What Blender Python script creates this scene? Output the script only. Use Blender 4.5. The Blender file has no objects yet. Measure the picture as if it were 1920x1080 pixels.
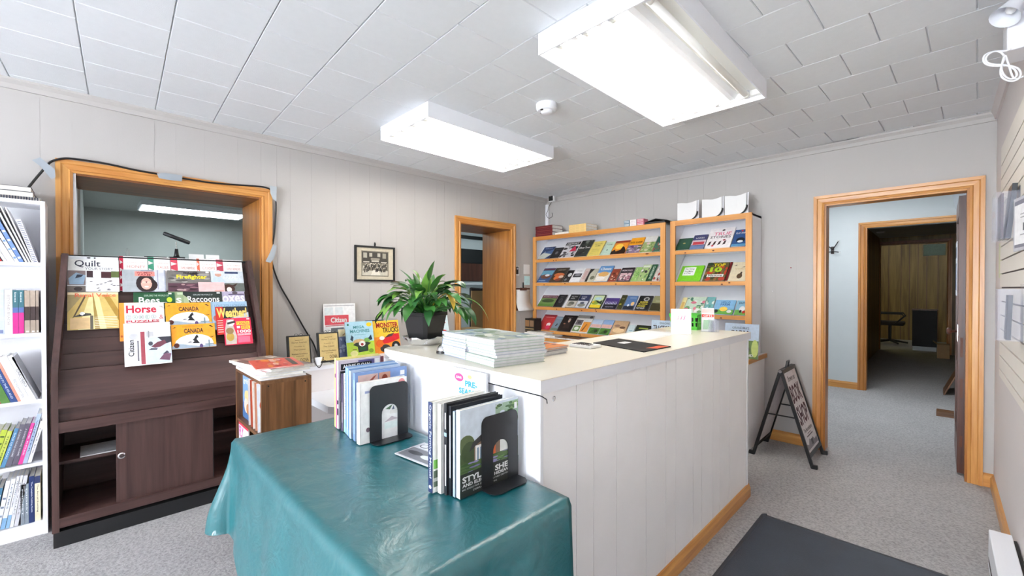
import bpy, bmesh, math, random
from mathutils import Vector, Matrix, noise
random.seed(7)
S = bpy.context.scene
COL = S.collection

# ------------------------------------------------------------------ camera
F, H = 800.0, 1.34                       # focal length in pixels of the 1920x1080 frame, eye height
PITCH, YAW = math.radians(0.5), math.atan2(805, 800)
PV = 540 + F * math.tan(PITCH)           # principal row, horizon lies on row 540
fw = Vector((-math.sin(YAW) * math.cos(PITCH), math.cos(YAW) * math.cos(PITCH), -math.sin(PITCH)))
rt = Vector((math.cos(YAW), math.sin(YAW), 0))
up = rt.cross(fw)
CAM = Vector((0, 0, H))
cd = bpy.data.cameras.new('camera')
cam = bpy.data.objects.new('camera', cd)
COL.objects.link(cam)
cd.sensor_width = 36
cd.lens = F / 1920 * 36
cd.shift_y = (PV - 540) / 1920
cd.clip_start = 0.02
cam.matrix_world = Matrix((
    (rt.x, up.x, -fw.x, CAM.x), (rt.y, up.y, -fw.y, CAM.y), (rt.z, up.z, -fw.z, CAM.z), (0, 0, 0, 1)))
S.camera = cam

# ------------------------------------------------------------------ world, exposure
W = bpy.data.worlds.new('overcast sky')
S.world = W
W.use_nodes = True
bg = W.node_tree.nodes['Background']
bg.inputs['Color'].default_value = (0.88, 0.94, 1.0, 1)
bg.inputs['Strength'].default_value = 14.0
S.view_settings.view_transform = 'Standard'
S.view_settings.look = 'None'
S.view_settings.gamma = 1
S.view_settings.use_curve_mapping = False
S.view_settings.exposure = 1.05
S.cycles.max_bounces = 14; S.cycles.diffuse_bounces = 8; S.cycles.sample_clamp_indirect = 8
TUBE = 11.5                              # emission of the fluorescent tubes

# ------------------------------------------------------------------ room measures (metres, camera stands at 0,0)
XA, YB, XC, YD, ZC = -3.68, 4.30, 0.255, -4.2, 2.51

def ray(a, b):
    return fw + rt * ((a - 960) / F) - up * ((b - PV) / F)
def onX(a, b, x):
    d = ray(a, b); return CAM + d * (x / d.x)
def onY(a, b, y):
    d = ray(a, b); return CAM + d * (y / d.y)
def onZ(a, b, z):
    d = ray(a, b); return CAM + d * ((z - H) / d.z)
def onP(a, b, p, n):
    d = ray(a, b); return CAM + d * ((p - CAM).dot(n) / d.dot(n))

# ------------------------------------------------------------------ materials
def lin(c):
    if isinstance(c, str):
        c = tuple(int(c[i:i + 2], 16) for i in (0, 2, 4))
    return tuple(((x / 255) / 12.92 if x / 255 <= 0.04045 else ((x / 255 + 0.055) / 1.055) ** 2.4) for x in c)

def newmat(name):
    m = bpy.data.materials.new(name); m.use_nodes = True
    nt = m.node_tree
    return m, nt, nt.nodes['Principled BSDF']

def pm(name, c, rough=0.5, metal=0.0, var=0.0, vscale=8.0, bump=0.0, bscale=60.0, spec=0.5, trans=0.0, emit=0.0, coat=0.0, stretch=None):
    m, nt, b = newmat(name)
    rgb = lin(c)
    b.inputs['Base Color'].default_value = (*rgb, 1)
    b.inputs['Roughness'].default_value = rough
    b.inputs['Metallic'].default_value = metal
    b.inputs['Specular IOR Level'].default_value = spec
    if trans: b.inputs['Transmission Weight'].default_value = trans
    if coat: b.inputs['Coat Weight'].default_value = coat
    if emit:
        b.inputs['Emission Color'].default_value = (*rgb, 1); b.inputs['Emission Strength'].default_value = emit
    if var or bump:
        tc = nt.nodes.new('ShaderNodeTexCoord')
        src = tc.outputs['Object']
        if stretch:
            mp = nt.nodes.new('ShaderNodeMapping'); mp.inputs['Scale'].default_value = stretch
            nt.links.new(src, mp.inputs['Vector']); src = mp.outputs['Vector']
        if var:
            n = nt.nodes.new('ShaderNodeTexNoise'); n.inputs['Scale'].default_value = vscale; n.inputs['Detail'].default_value = 4
            nt.links.new(src, n.inputs['Vector'])
            r = nt.nodes.new('ShaderNodeMapRange')
            r.inputs['From Min'].default_value = 0.3; r.inputs['From Max'].default_value = 0.7
            r.inputs['To Min'].default_value = 1 - var; r.inputs['To Max'].default_value = 1 + var
            nt.links.new(n.outputs['Fac'], r.inputs['Value'])
            mx = nt.nodes.new('ShaderNodeMix'); mx.data_type = 'RGBA'; mx.blend_type = 'MULTIPLY'
            mx.inputs['Factor'].default_value = 1
            mx.inputs['A'].default_value = (*rgb, 1)
            nt.links.new(r.outputs['Result'], mx.inputs['B'])
            nt.links.new(mx.outputs['Result'], b.inputs['Base Color'])
        if bump:
            n2 = nt.nodes.new('ShaderNodeTexNoise'); n2.inputs['Scale'].default_value = bscale; n2.inputs['Detail'].default_value = 6
            nt.links.new(src, n2.inputs['Vector'])
            bp = nt.nodes.new('ShaderNodeBump'); bp.inputs['Strength'].default_value = bump; bp.inputs['Distance'].default_value = 0.01
            nt.links.new(n2.outputs['Fac'], bp.inputs['Height'])
            nt.links.new(bp.outputs['Normal'], b.inputs['Normal'])
    return m

def wood(name, c1, c2, axis='z', rough=0.35, scale=1.0, knots=None, fine=1.0):
    """grain runs along the axis: noise stretched along it, warped rings"""
    m, nt, b = newmat(name)
    tc = nt.nodes.new('ShaderNodeTexCoord'); mp = nt.nodes.new('ShaderNodeMapping')
    s = {'x': (1.2, 22, 22), 'y': (22, 1.2, 22), 'z': (22, 22, 1.2)}[axis]
    mp.inputs['Scale'].default_value = tuple(q * scale for q in s)
    nt.links.new(tc.outputs['Object'], mp.inputs['Vector'])
    n = nt.nodes.new('ShaderNodeTexNoise'); n.inputs['Scale'].default_value = 1.0; n.inputs['Detail'].default_value = 6; n.inputs['Distortion'].default_value = 0.6
    nt.links.new(mp.outputs['Vector'], n.inputs['Vector'])
    n2 = nt.nodes.new('ShaderNodeTexNoise'); n2.inputs['Scale'].default_value = 5.0 * fine; n2.inputs['Detail'].default_value = 4
    nt.links.new(mp.outputs['Vector'], n2.inputs['Vector'])
    ad = nt.nodes.new('ShaderNodeMath'); ad.operation = 'MULTIPLY_ADD'; ad.inputs[1].default_value = 0.35
    nt.links.new(n2.outputs['Fac'], ad.inputs[0]); nt.links.new(n.outputs['Fac'], ad.inputs[2])
    cr = nt.nodes.new('ShaderNodeValToRGB')
    cr.color_ramp.elements[0].position = 0.46; cr.color_ramp.elements[0].color = (*lin(c1), 1)
    cr.color_ramp.elements[1].position = 0.88; cr.color_ramp.elements[1].color = (*lin(c2), 1)
    nt.links.new(ad.outputs[0], cr.inputs['Fac'])
    nt.links.new(cr.outputs['Color'], b.inputs['Base Color'])
    b.inputs['Roughness'].default_value = rough
    return m

M = {}
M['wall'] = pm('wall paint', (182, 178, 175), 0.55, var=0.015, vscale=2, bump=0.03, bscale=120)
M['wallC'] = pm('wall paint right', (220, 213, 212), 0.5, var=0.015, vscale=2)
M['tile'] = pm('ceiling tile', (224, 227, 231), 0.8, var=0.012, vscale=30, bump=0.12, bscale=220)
M['white'] = pm('white laminate', (228, 228, 232), 0.4, var=0.01)
M['whitemetal'] = pm('white enamel', (236, 238, 244), 0.35, var=0.01)
M['inner'] = pm('fixture reflector', (250, 250, 246), 0.4, var=0.01)
M['groove'] = pm('groove white', (246, 246, 248), 0.5, var=0.01)
M['oak'] = wood('oak trim upright', (220, 164, 94), (184, 118, 54), 'z', 0.32)
M['oakx'] = wood('oak trim along x', (220, 164, 94), (184, 118, 54), 'x', 0.32)
M['oaky'] = wood('oak trim along y', (220, 164, 94), (184, 118, 54), 'y', 0.32)
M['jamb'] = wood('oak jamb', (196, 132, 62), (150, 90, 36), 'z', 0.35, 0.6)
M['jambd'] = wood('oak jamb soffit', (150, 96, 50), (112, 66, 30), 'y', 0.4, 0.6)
M['pinez'] = wood('pine upright', (224, 164, 92), (200, 132, 62), 'z', 0.4, 0.6)
M['pinex'] = wood('pine along x', (222, 160, 86), (190, 122, 54), 'x', 0.4, 0.6)
M['knot'] = pm('pine knot', (96, 48, 20), 0.5, var=0.1)
M['brown'] = wood('brown laminate upright', (84, 60, 56), (58, 38, 35), 'z', 0.42, 0.9)
M['browny'] = wood('brown laminate along y', (88, 63, 59), (62, 41, 38), 'y', 0.42, 0.9)
M['box'] = wood('walnut veneer', (142, 98, 62), (72, 42, 22), 'z', 0.45, 0.9)
M['boxx'] = wood('walnut veneer along x', (130, 92, 62), (84, 52, 30), 'x', 0.45, 0.9)
M['doorw'] = wood('dark door', (104, 62, 48), (66, 36, 28), 'z', 0.35, 0.7)
M['panel'] = wood('knotty panelling', (150, 122, 66), (98, 74, 34), 'z', 0.5, 0.5)
M['black'] = pm('black plastic', (24, 24, 26), 0.4, var=0.05)
M['blackm'] = pm('black enamel steel', (30, 31, 34), 0.33, var=0.04)
M['kick'] = pm('black kick', (16, 17, 20), 0.6, var=0.05)
M['chrome'] = pm('chrome', (220, 220, 220), 0.15, 1.0, var=0.02)
M['foil'] = pm('silver foil', (225, 226, 230), 0.22, 1.0, var=0.03)
M['brass'] = pm('brass plate', (200, 170, 105), 0.3, 0.6, var=0.03)
M['tape'] = pm('duct tape', (168, 176, 184), 0.35, 0.35, var=0.04)
M['leaf'] = pm('leaf green', (62, 122, 52), 0.32, var=0.25, vscale=14)
M['leafd'] = pm('leaf dark green', (38, 86, 42), 0.35, var=0.2, vscale=14)
M['leafl'] = pm('leaf light green', (120, 166, 70), 0.35, var=0.2, vscale=14)
M['leafy'] = pm('leaf yellow', (226, 190, 70), 0.45, var=0.15, vscale=14)
M['soil'] = pm('soil', (60, 46, 34), 0.9, var=0.3, vscale=80, bump=0.5)
M['green'] = pm('green plastic', (92, 204, 70), 0.35, var=0.04)
M['counter'] = pm('counter top', (226, 219, 203), 0.3, var=0.015)
M['cpanel'] = pm('counter panel paint', (242, 240, 240), 0.5, var=0.02, vscale=5)
M['mat'] = pm('rubber mat', (52, 60, 72), 0.45, var=0.18, vscale=5, bump=0.25, bscale=300)
M['office'] = pm('office wall', (178, 180, 178), 0.6, var=0.02)
M['hall'] = pm('hall wall', (204, 209, 211), 0.6, var=0.015)
M['slot'] = pm('slat groove', (60, 48, 48), 0.6, var=0.05)
M['slat'] = pm('slat wall face', (236, 230, 222), 0.45, var=0.01)
M['paper'] = pm('paper', (226, 226, 226), 0.6, var=0.01)
M['page'] = pm('book pages', (236, 232, 224), 0.7, var=0.05, vscale=300, stretch=(1, 40, 40))
M['foam'] = pm('dark upholstery', (46, 40, 42), 0.8, var=0.1, bump=0.3)
M['card'] = pm('cardboard', (168, 134, 92), 0.7, var=0.05)

def glassmat(name, c, alpha):
    m, nt, b = newmat(name)
    b.inputs['Base Color'].default_value = (*lin(c), 1); b.inputs['Roughness'].default_value = 0.08
    tr = nt.nodes.new('ShaderNodeBsdfTransparent'); mx = nt.nodes.new('ShaderNodeMixShader')
    mx.inputs['Fac'].default_value = alpha
    nt.links.new(tr.outputs[0], mx.inputs[1]); nt.links.new(b.outputs[0], mx.inputs[2])
    nt.links.new(mx.outputs[0], nt.nodes['Material Output'].inputs['Surface'])
    n = nt.nodes.new('ShaderNodeTexNoise'); n.inputs['Scale'].default_value = 20
    r = nt.nodes.new('ShaderNodeMapRange'); r.inputs['To Min'].default_value = 0.05; r.inputs['To Max'].default_value = 0.12
    nt.links.new(n.outputs['Fac'], r.inputs['Value']); nt.links.new(r.outputs['Result'], b.inputs['Roughness'])
    return m
M['acrylic'] = glassmat('clear acrylic', (200, 206, 226), 0.12)

def emitmat(name, c, s):
    m = bpy.data.materials.new(name); m.use_nodes = True
    nt = m.node_tree; nt.nodes.remove(nt.nodes['Principled BSDF'])
    e = nt.nodes.new('ShaderNodeEmission'); e.inputs['Color'].default_value = (*lin(c), 1); e.inputs['Strength'].default_value = s
    nt.links.new(e.outputs[0], nt.nodes['Material Output'].inputs['Surface'])
    return m
M['tube'] = emitmat('lit tube', (255, 250, 240), TUBE)
M['diff'] = emitmat('lit diffuser', (226, 243, 246), 6.5)
M['hallfill'] = emitmat('unseen hall light', (240, 246, 250), 8.5)  # glow of the out-of-view panel added to light the hallway
M['backfill'] = emitmat('unseen back room light', (250, 240, 150), 8.0)  # glow of the out-of-view lamp added to light the back room

# printed matter: colour of the print is stored per face
def printmat(name, rough):
    m, nt, b = newmat(name)
    a = nt.nodes.new('ShaderNodeVertexColor'); a.layer_name = 'Col'
    n = nt.nodes.new('ShaderNodeTexNoise'); n.inputs['Scale'].default_value = 40; n.inputs['Detail'].default_value = 3
    tc = nt.nodes.new('ShaderNodeTexCoord'); nt.links.new(tc.outputs['Object'], n.inputs['Vector'])
    r = nt.nodes.new('ShaderNodeMapRange'); r.inputs['From Min'].default_value = 0.3; r.inputs['From Max'].default_value = 0.7
    r.inputs['To Min'].default_value = 0.9; r.inputs['To Max'].default_value = 1.06
    nt.links.new(n.outputs['Fac'], r.inputs['Value'])
    mx = nt.nodes.new('ShaderNodeMix'); mx.data_type = 'RGBA'; mx.blend_type = 'MULTIPLY'; mx.inputs['Factor'].default_value = 1
    nt.links.new(a.outputs['Color'], mx.inputs['A']); nt.links.new(r.outputs['Result'], mx.inputs['B'])
    nt.links.new(mx.outputs['Result'], b.inputs['Base Color'])
    b.inputs['Roughness'].default_value = rough
    return m
M['print'] = printmat('printed cover', 0.33)
M['printm'] = printmat('printed paper', 0.65)

def carpet():
    m, nt, b = newmat('grey carpet')
    tc = nt.nodes.new('ShaderNodeTexCoord')
    n = nt.nodes.new('ShaderNodeTexNoise'); n.inputs['Scale'].default_value = 75; n.inputs['Detail'].default_value = 5; n.inputs['Roughness'].default_value = 0.7
    n2 = nt.nodes.new('ShaderNodeTexNoise'); n2.inputs['Scale'].default_value = 2.2; n2.inputs['Detail'].default_value = 3
    for q in (n, n2): nt.links.new(tc.outputs['Object'], q.inputs['Vector'])
    cr = nt.nodes.new('ShaderNodeValToRGB')
    cr.color_ramp.elements[0].position = 0.34; cr.color_ramp.elements[0].color = (*lin((150, 147, 147)), 1)
    cr.color_ramp.elements[1].position = 0.58; cr.color_ramp.elements[1].color = (*lin((186, 184, 184)), 1)
    nt.links.new(n.outputs['Fac'], cr.inputs['Fac'])
    r = nt.nodes.new('ShaderNodeMapRange'); r.inputs['To Min'].default_value = 0.88; r.inputs['To Max'].default_value = 1.1
    nt.links.new(n2.outputs['Fac'], r.inputs['Value'])
    mx = nt.nodes.new('ShaderNodeMix'); mx.data_type = 'RGBA'; mx.blend_type = 'MULTIPLY'; mx.inputs['Factor'].default_value = 1
    nt.links.new(cr.outputs['Color'], mx.inputs['A']); nt.links.new(r.outputs['Result'], mx.inputs['B'])
    nt.links.new(mx.outputs['Result'], b.inputs['Base Color'])
    b.inputs['Roughness'].default_value = 0.95; b.inputs['Specular IOR Level'].default_value = 0.1
    bp = nt.nodes.new('ShaderNodeBump'); bp.inputs['Strength'].default_value = 0.6; bp.inputs['Distance'].default_value = 0.01
    nt.links.new(n.outputs['Fac'], bp.inputs['Height']); nt.links.new(bp.outputs['Normal'], b.inputs['Normal'])
    return m
M['carpet'] = carpet()

def vinyl():
    m, nt, b = newmat('green vinyl cloth')
    tc = nt.nodes.new('ShaderNodeTexCoord')
    n = nt.nodes.new('ShaderNodeTexNoise'); n.inputs['Scale'].default_value = 9; n.inputs['Detail'].default_value = 6; n.inputs['Distortion'].default_value = 1.2
    nt.links.new(tc.outputs['Object'], n.inputs['Vector'])
    n2 = nt.nodes.new('ShaderNodeTexNoise'); n2.inputs['Scale'].default_value = 60; n2.inputs['Detail'].default_value = 4
    nt.links.new(tc.outputs['Object'], n2.inputs['Vector'])
    b.inputs['Base Color'].default_value = (*lin((8, 98, 106)), 1)
    b.inputs['Specular IOR Level'].default_value = 1.0; b.inputs['Coat Weight'].default_value = 0.45; b.inputs['Coat Roughness'].default_value = 0.3
    r = nt.nodes.new('ShaderNodeMapRange'); r.inputs['To Min'].default_value = 0.24; r.inputs['To Max'].default_value = 0.42
    nt.links.new(n2.outputs['Fac'], r.inputs['Value']); nt.links.new(r.outputs['Result'], b.inputs['Roughness'])
    ad = nt.nodes.new('ShaderNodeMath'); ad.operation = 'MULTIPLY_ADD'; ad.inputs[1].default_value = 0.12
    nt.links.new(n2.outputs['Fac'], ad.inputs[0]); nt.links.new(n.outputs['Fac'], ad.inputs[2])
    bp = nt.nodes.new('ShaderNodeBump'); bp.inputs['Strength'].default_value = 0.35; bp.inputs['Distance'].default_value = 0.02
    nt.links.new(ad.outputs[0], bp.inputs['Height']); nt.links.new(bp.outputs['Normal'], b.inputs['Normal'])
    return m
M['vinyl'] = vinyl()

# ------------------------------------------------------------------ mesh builder
WM = {}                                   # world matrix of every object we made
class MB:
    def __init__(s): s.v, s.f, s.c, s.m = [], [], [], []
    def add(s, vs, fs, col=None, mi=0):
        o = len(s.v); s.v += [Vector(p) for p in vs]
        for f in fs:
            s.f.append(tuple(i + o for i in f)); s.c.append(col); s.m.append(mi)
        return s
    def box(s, x0, y0, z0, x1, y1, z1, col=None, mi=0):
        x0, x1 = sorted((x0, x1)); y0, y1 = sorted((y0, y1)); z0, z1 = sorted((z0, z1))
        return s.add([(x0, y0, z0), (x1, y0, z0), (x1, y1, z0), (x0, y1, z0), (x0, y0, z1), (x1, y0, z1), (x1, y1, z1), (x0, y1, z1)],
                     [(0, 3, 2, 1), (4, 5, 6, 7), (0, 1, 5, 4), (1, 2, 6, 5), (2, 3, 7, 6), (3, 0, 4, 7)], col, mi)
    def obox(s, o, a, b, c, col=None, mi=0):
        """box from corner o spanned by the three edge vectors"""
        o, a, b, c = map(Vector, (o, a, b, c))
        if a.cross(b).dot(c) < 0: a, b = b, a
        return s.add([o, o + a, o + a + b, o + b, o + c, o + a + c, o + a + b + c, o + b + c],
                     [(0, 3, 2, 1), (4, 5, 6, 7), (0, 1, 5, 4), (1, 2, 6, 5), (2, 3, 7, 6), (3, 0, 4, 7)], col, mi)
    def prism(s, poly, axis, a0, a1, col=None, mi=0):
        """poly in the plane across the axis: x -> (y,z), y -> (x,z), z -> (x,y)"""
        def P(p, a): return {'x': (a, p[0], p[1]), 'y': (p[0], a, p[1]), 'z': (p[0], p[1], a)}[axis]
        n = len(poly)
        ar = sum(poly[i][0] * poly[(i + 1) % n][1] - poly[(i + 1) % n][0] * poly[i][1] for i in range(n))
        if (ar < 0) != (axis == 'y'): poly = poly[::-1]
        if a0 > a1: a0, a1 = a1, a0
        vs = [P(p, a0) for p in poly] + [P(p, a1) for p in poly]
        fs = [tuple(range(n - 1, -1, -1)), tuple(range(n, 2 * n))] + [(i, (i + 1) % n, n + (i + 1) % n, n + i) for i in range(n)]
        return s.add(vs, fs, col, mi)
    def tube(s, pts, r, n=8, col=None, mi=0, cap=True):
        pts = [Vector(p) for p in pts]; rs = r if isinstance(r, (list, tuple)) else [r] * len(pts)
        vs, fs = [], []
        t0 = (pts[1] - pts[0]).normalized()
        a = t0.orthogonal().normalized()
        for i, p in enumerate(pts):
            t = (pts[min(i + 1, len(pts) - 1)] - pts[max(i - 1, 0)]).normalized()
            a = (a - t * a.dot(t)).normalized(); b = t.cross(a)
            for k in range(n):
                w = 2 * math.pi * k / n
                vs.append(p + (a * math.cos(w) + b * math.sin(w)) * rs[i])
        for i in range(len(pts) - 1):
            for k in range(n):
                fs.append((i * n + k, i * n + (k + 1) % n, (i + 1) * n + (k + 1) % n, (i + 1) * n + k))
        if cap:
            fs.append(tuple(range(n - 1, -1, -1))); fs.append(tuple(range((len(pts) - 1) * n, len(pts) * n)))
        return s.add(vs, fs, col, mi)
    def lathe(s, prof, n=24, c=(0, 0, 0), col=None, mi=0):
        vs, fs = [], []
        for r, z in prof:
            for k in range(n):
                w = 2 * math.pi * k / n
                vs.append((c[0] + r * math.cos(w), c[1] + r * math.sin(w), c[2] + z))
        for i in range(len(prof) - 1):
            for k in range(n):
                fs.append((i * n + k, i * n + (k + 1) % n, (i + 1) * n + (k + 1) % n, (i + 1) * n + k))
        return s.add(vs, fs, col, mi)
    def build(s, name, mat, parent=None, local=False, smooth=False, bevel=0.0, matrix=None, recalc=False):
        me = bpy.data.meshes.new(name)
        mats = mat if isinstance(mat, list) else [mat]
        vs = s.v
        if parent is not None and not local:
            iv = WM[parent.name].inverted(); vs = [iv @ p for p in vs]
        loc = None
        if parent is None and matrix is None and not local:
            xs = [p.x for p in vs]; ys = [p.y for p in vs]; zs = [p.z for p in vs]
            loc = Vector(((min(xs) + max(xs)) / 2, (min(ys) + max(ys)) / 2, min(zs)))
            vs = [p - loc for p in vs]
        me.from_pydata([tuple(p) for p in vs], [], s.f)
        for q in mats: me.materials.append(M[q] if isinstance(q, str) else q)
        for p, i in zip(me.polygons, s.m): p.material_index = i; p.use_smooth = smooth
        if any(c is not None for c in s.c):
            ca = me.color_attributes.new('Col', 'FLOAT_COLOR', 'CORNER')
            buf = []
            for p, c in zip(me.polygons, s.c):
                q = (*lin(c if c is not None else (200, 200, 200)), 1.0)
                buf += list(q) * p.loop_total
            ca.data.foreach_set('color', buf)
        if recalc:
            bm = bmesh.new(); bm.from_mesh(me); bmesh.ops.recalc_face_normals(bm, faces=bm.faces); bm.to_mesh(me); bm.free()
        me.update()
        o = bpy.data.objects.new(name, me); COL.objects.link(o)
        if parent is not None:
            o.parent = parent; WM[o.name] = WM[parent.name]
        elif matrix is not None:
            o.matrix_world = matrix; WM[o.name] = matrix.copy()
        elif loc is not None:
            o.location = loc; WM[o.name] = Matrix.Translation(loc)
        else: WM[o.name] = Matrix.Identity(4)
        if bevel:
            bv = o.modifiers.new('bevel', 'BEVEL'); bv.width = bevel; bv.segments = 2; bv.limit_method = 'ANGLE'; bv.angle_limit = math.radians(40)
        return o

def tag(o, label, cat, group=None):
    o['label'] = label; o['category'] = cat
    if group: o['group'] = group
    return o
def struct(o, label=None):
    o['kind'] = 'structure'
    if label: o['label'] = label
    return o
def thing(name, label, cat, loc=(0, 0, 0), group=None, matrix=None):
    o = bpy.data.objects.new(name, None); COL.objects.link(o); o.empty_display_size = 0.05
    m = matrix if matrix is not None else Matrix.Translation(Vector(loc))
    o.matrix_world = m; WM[o.name] = m.copy()
    return tag(o, label, cat, group)
def frame(o, right, upv):
    r = Vector(right).normalized(); u = Vector(upv).normalized(); y = u.cross(r).normalized(); u = r.cross(y).normalized()
    o = Vector(o)
    return Matrix(((r.x, y.x, u.x, o.x), (r.y, y.y, u.y, o.y), (r.z, y.z, u.z, o.z), (0, 0, 0, 1)))

# ------------------------------------------------------------------ lettering and printed art
_tc = {}
def glyphs(t, bold=0.0):
    k = (t, bold)
    if k not in _tc:
        cu = bpy.data.curves.new('txt', 'FONT'); cu.body = t; cu.resolution_u = 2; cu.offset = bold
        ob = bpy.data.objects.new('txt', cu)
        me = bpy.data.meshes.new_from_object(ob)
        vs = [(v.co.x, v.co.y) for v in me.vertices]; fs = [tuple(p.vertices) for p in me.polygons]
        x0 = min(v[0] for v in vs); x1 = max(v[0] for v in vs); y0 = min(v[1] for v in vs); y1 = max(v[1] for v in vs)
        _tc[k] = ([((x - x0) / (x1 - x0), (y - y0) / (y1 - y0)) for x, y in vs], fs)
        bpy.data.objects.remove(ob); bpy.data.curves.remove(cu); bpy.data.meshes.remove(me)
    return _tc[k]

def art(mb, items, place, step=0.00015, start=1):
    """items in unit coordinates; place(u, v, height above surface) -> point"""
    step = min(step, 0.0016 / max(1, len(items)))
    for k, it in enumerate(items):
        h = step * (start + k); t = it[0]
        if t == 'r':
            _, x0, y0, x1, y1, c = it
            mb.add([place(x0, y0, h), place(x1, y0, h), place(x1, y1, h), place(x0, y1, h)], [(0, 1, 2, 3)], c)
        elif t == 'e':
            _, cx, cy, rx, ry, c = it
            cl_ = lambda q: min(1.0, max(0.0, q))
            mb.add([place(cl_(cx + rx * math.cos(a * math.pi / 8)), cl_(cy + ry * math.sin(a * math.pi / 8)), h) for a in range(16)], [tuple(range(16))], c)
        elif t == 'p':
            mb.add([place(x, y, h) for x, y in it[1]], [tuple(range(len(it[1])))], it[2])
        elif t in 'tv':
            _, txt, x0, y0, x1, y1, c = it[:7]
            vs, fs = glyphs(txt, it[7] if len(it) > 7 else 0.01)
            if t == 't': pts = [place(x0 + (x1 - x0) * a, y0 + (y1 - y0) * b, h) for a, b in vs]
            else: pts = [place(x0 + (x1 - x0) * b, y1 - (y1 - y0) * a, h) for a, b in vs]      # reads downwards
            mb.add(pts, fs, c)

def shade(c, k):
    if isinstance(c, str): c = tuple(int(c[i:i + 2], 16) for i in (0, 2, 4))
    return tuple(max(0, min(255, int(x * k))) for x in c)

def book(name, label, cat, w, h, t, mx, cover, items=(), spine=(), spinecol=None, group=None, pagecol=(238, 234, 226), rough='print', board=0.0015, loose=False):
    """local: x across the cover, z up, front cover faces -y, spine at x=0"""
    mb = MB(); b = min(board, t * 0.2)
    sc = spinecol or cover
    mb.box(0, 0, 0, w, b, h, cover)
    mb.box(0, t - b, 0, w, t, h, cover)
    mb.box(-b * 0.2, 0, 0, b, t, h, sc)
    art(mb, list(items), lambda u, v, q: (u * w, -q, v * h))
    art(mb, list(spine), lambda u, v, q: (-b * 0.2 - q, t - u * t, v * h))
    o = mb.build(name, rough, matrix=mx, local=True)
    tag(o, label, cat, group)
    e = min(0.003, w * 0.02)
    MB().box(b, b, e, w - e, t - b, h - e, pagecol).build('pages', 'printm', o, local=True)
    return o

ORD = ['leftmost', 'second', 'third', 'fourth', 'fifth', 'sixth', 'seventh', 'eighth', 'ninth', 'tenth', 'eleventh', 'twelfth', 'thirteenth', 'fourteenth', 'fifteenth', 'sixteenth']
def nth(i): return 'leftmost' if i == 0 else ORD[i] + ' from left'
# ================================================================== THE ROOM
WT = 0.5                                   # the old outer wall on the left is half a metre thick
O1 = (-0.060, 0.945, 2.03)                 # opening behind the magazine stand: y0, y1, top
O2 = (2.862, 3.630, 2.045)                 # doorway beside the bookcase
OB = (-0.680, 0.133, 2.025)                # doorway in the far wall: x0, x1, top
GRV = [0.112, 0.158, 0.205, 0.262, 0.098, 0.162, 0.205, 0.122, 0.182]

fl = MB().box(-8.8, YD - 0.2, -0.05, 3.2, 15.2, 0).build('floor', 'carpet'); struct(fl)

# left wall: core pieces with grooved boards in front
def wall_core_y(name, x0, x1, y0, y1, z1, ops, mat):
    mb = MB(); y = y0
    for a, b, t in ops:
        mb.box(x0, y, 0, x1, a, z1); mb.box(x0, a, t, x1, b, z1); y = b
    mb.box(x0, y, 0, x1, y1, z1)
    return mb.build(name, mat)
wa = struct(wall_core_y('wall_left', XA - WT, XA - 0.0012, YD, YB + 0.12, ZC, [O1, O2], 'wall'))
def cuts(a0, a1, ops, widths):
    c = [a0]; i = 0
    while c[-1] < a1 - 0.05:
        c.append(c[-1] + widths[i % len(widths)]); i += 1
    c[-1] = a1
    for o in ops: c += [o[0], o[1]]
    c = sorted(c); r = [c[0]]
    for q in c[1:]:
        if q - r[-1] > 0.012: r.append(q)
        elif any(abs(q - e) < 1e-6 for o in ops for e in o[:2]): r[-1] = q
    return r
G = 0.0007
c = cuts(YD, YB, [O1, O2], GRV)
for a, b in zip(c, c[1:]):
    z0 = 0
    for o in (O1, O2):
        if a > o[0] - 1e-4 and b < o[1] + 1e-4: z0 = o[2]
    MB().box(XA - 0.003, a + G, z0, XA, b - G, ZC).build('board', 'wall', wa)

mb = MB()
mb.box(XA - WT, YB + 0.0012, 0, OB[0], YB + 0.12, ZC); mb.box(OB[0], YB + 0.0012, OB[2], OB[1], YB + 0.12, ZC); mb.box(OB[1], YB + 0.0012, 0, XC + 0.12, YB + 0.12, ZC)
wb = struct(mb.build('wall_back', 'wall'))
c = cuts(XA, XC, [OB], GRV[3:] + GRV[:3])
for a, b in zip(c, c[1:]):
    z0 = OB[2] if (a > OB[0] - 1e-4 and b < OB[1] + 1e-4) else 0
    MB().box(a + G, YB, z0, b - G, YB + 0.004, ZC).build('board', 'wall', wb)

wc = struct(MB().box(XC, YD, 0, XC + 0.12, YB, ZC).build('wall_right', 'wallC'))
# shop front behind the camera: wide window, mullions, daylight comes in here
WX0 = -2.4
mb = MB()
mb.box(XA - WT, YD - 0.15, 0, WX0, YD, ZC); mb.box(WX0, YD - 0.15, 0, 0.1, YD, 0.4); mb.box(WX0, YD - 0.15, 2.38, 0.1, YD, ZC); mb.box(0.1, YD - 0.15, 0, XC + 0.12, YD, ZC)
struct(mb.build('wall_front', 'wall'))
mb = MB()
for x in (WX0, WX0 + 0.8, WX0 + 1.6, 0.05): mb.box(x, YD - 0.10, 0.4, x + 0.05, YD - 0.04, 2.38)
mb.box(WX0, YD - 0.10, 0.4, 0.1, YD - 0.04, 0.45); mb.box(WX0, YD - 0.10, 2.33, 0.1, YD - 0.04, 2.38)
struct(mb.build('window_1', 'white'))
pl = bpy.data.lights.new('daylight portal', 'AREA'); pl.shape = 'RECTANGLE'; pl.size = 0.1 - WX0; pl.size_y = 1.95; pl.cycles.is_portal = True
po = bpy.data.objects.new('daylight portal', pl); COL.objects.link(po)
po.location = ((WX0 + 0.1) / 2, YD - 0.12, 1.39); po.rotation_euler = (math.pi / 2, 0, math.pi)

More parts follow.
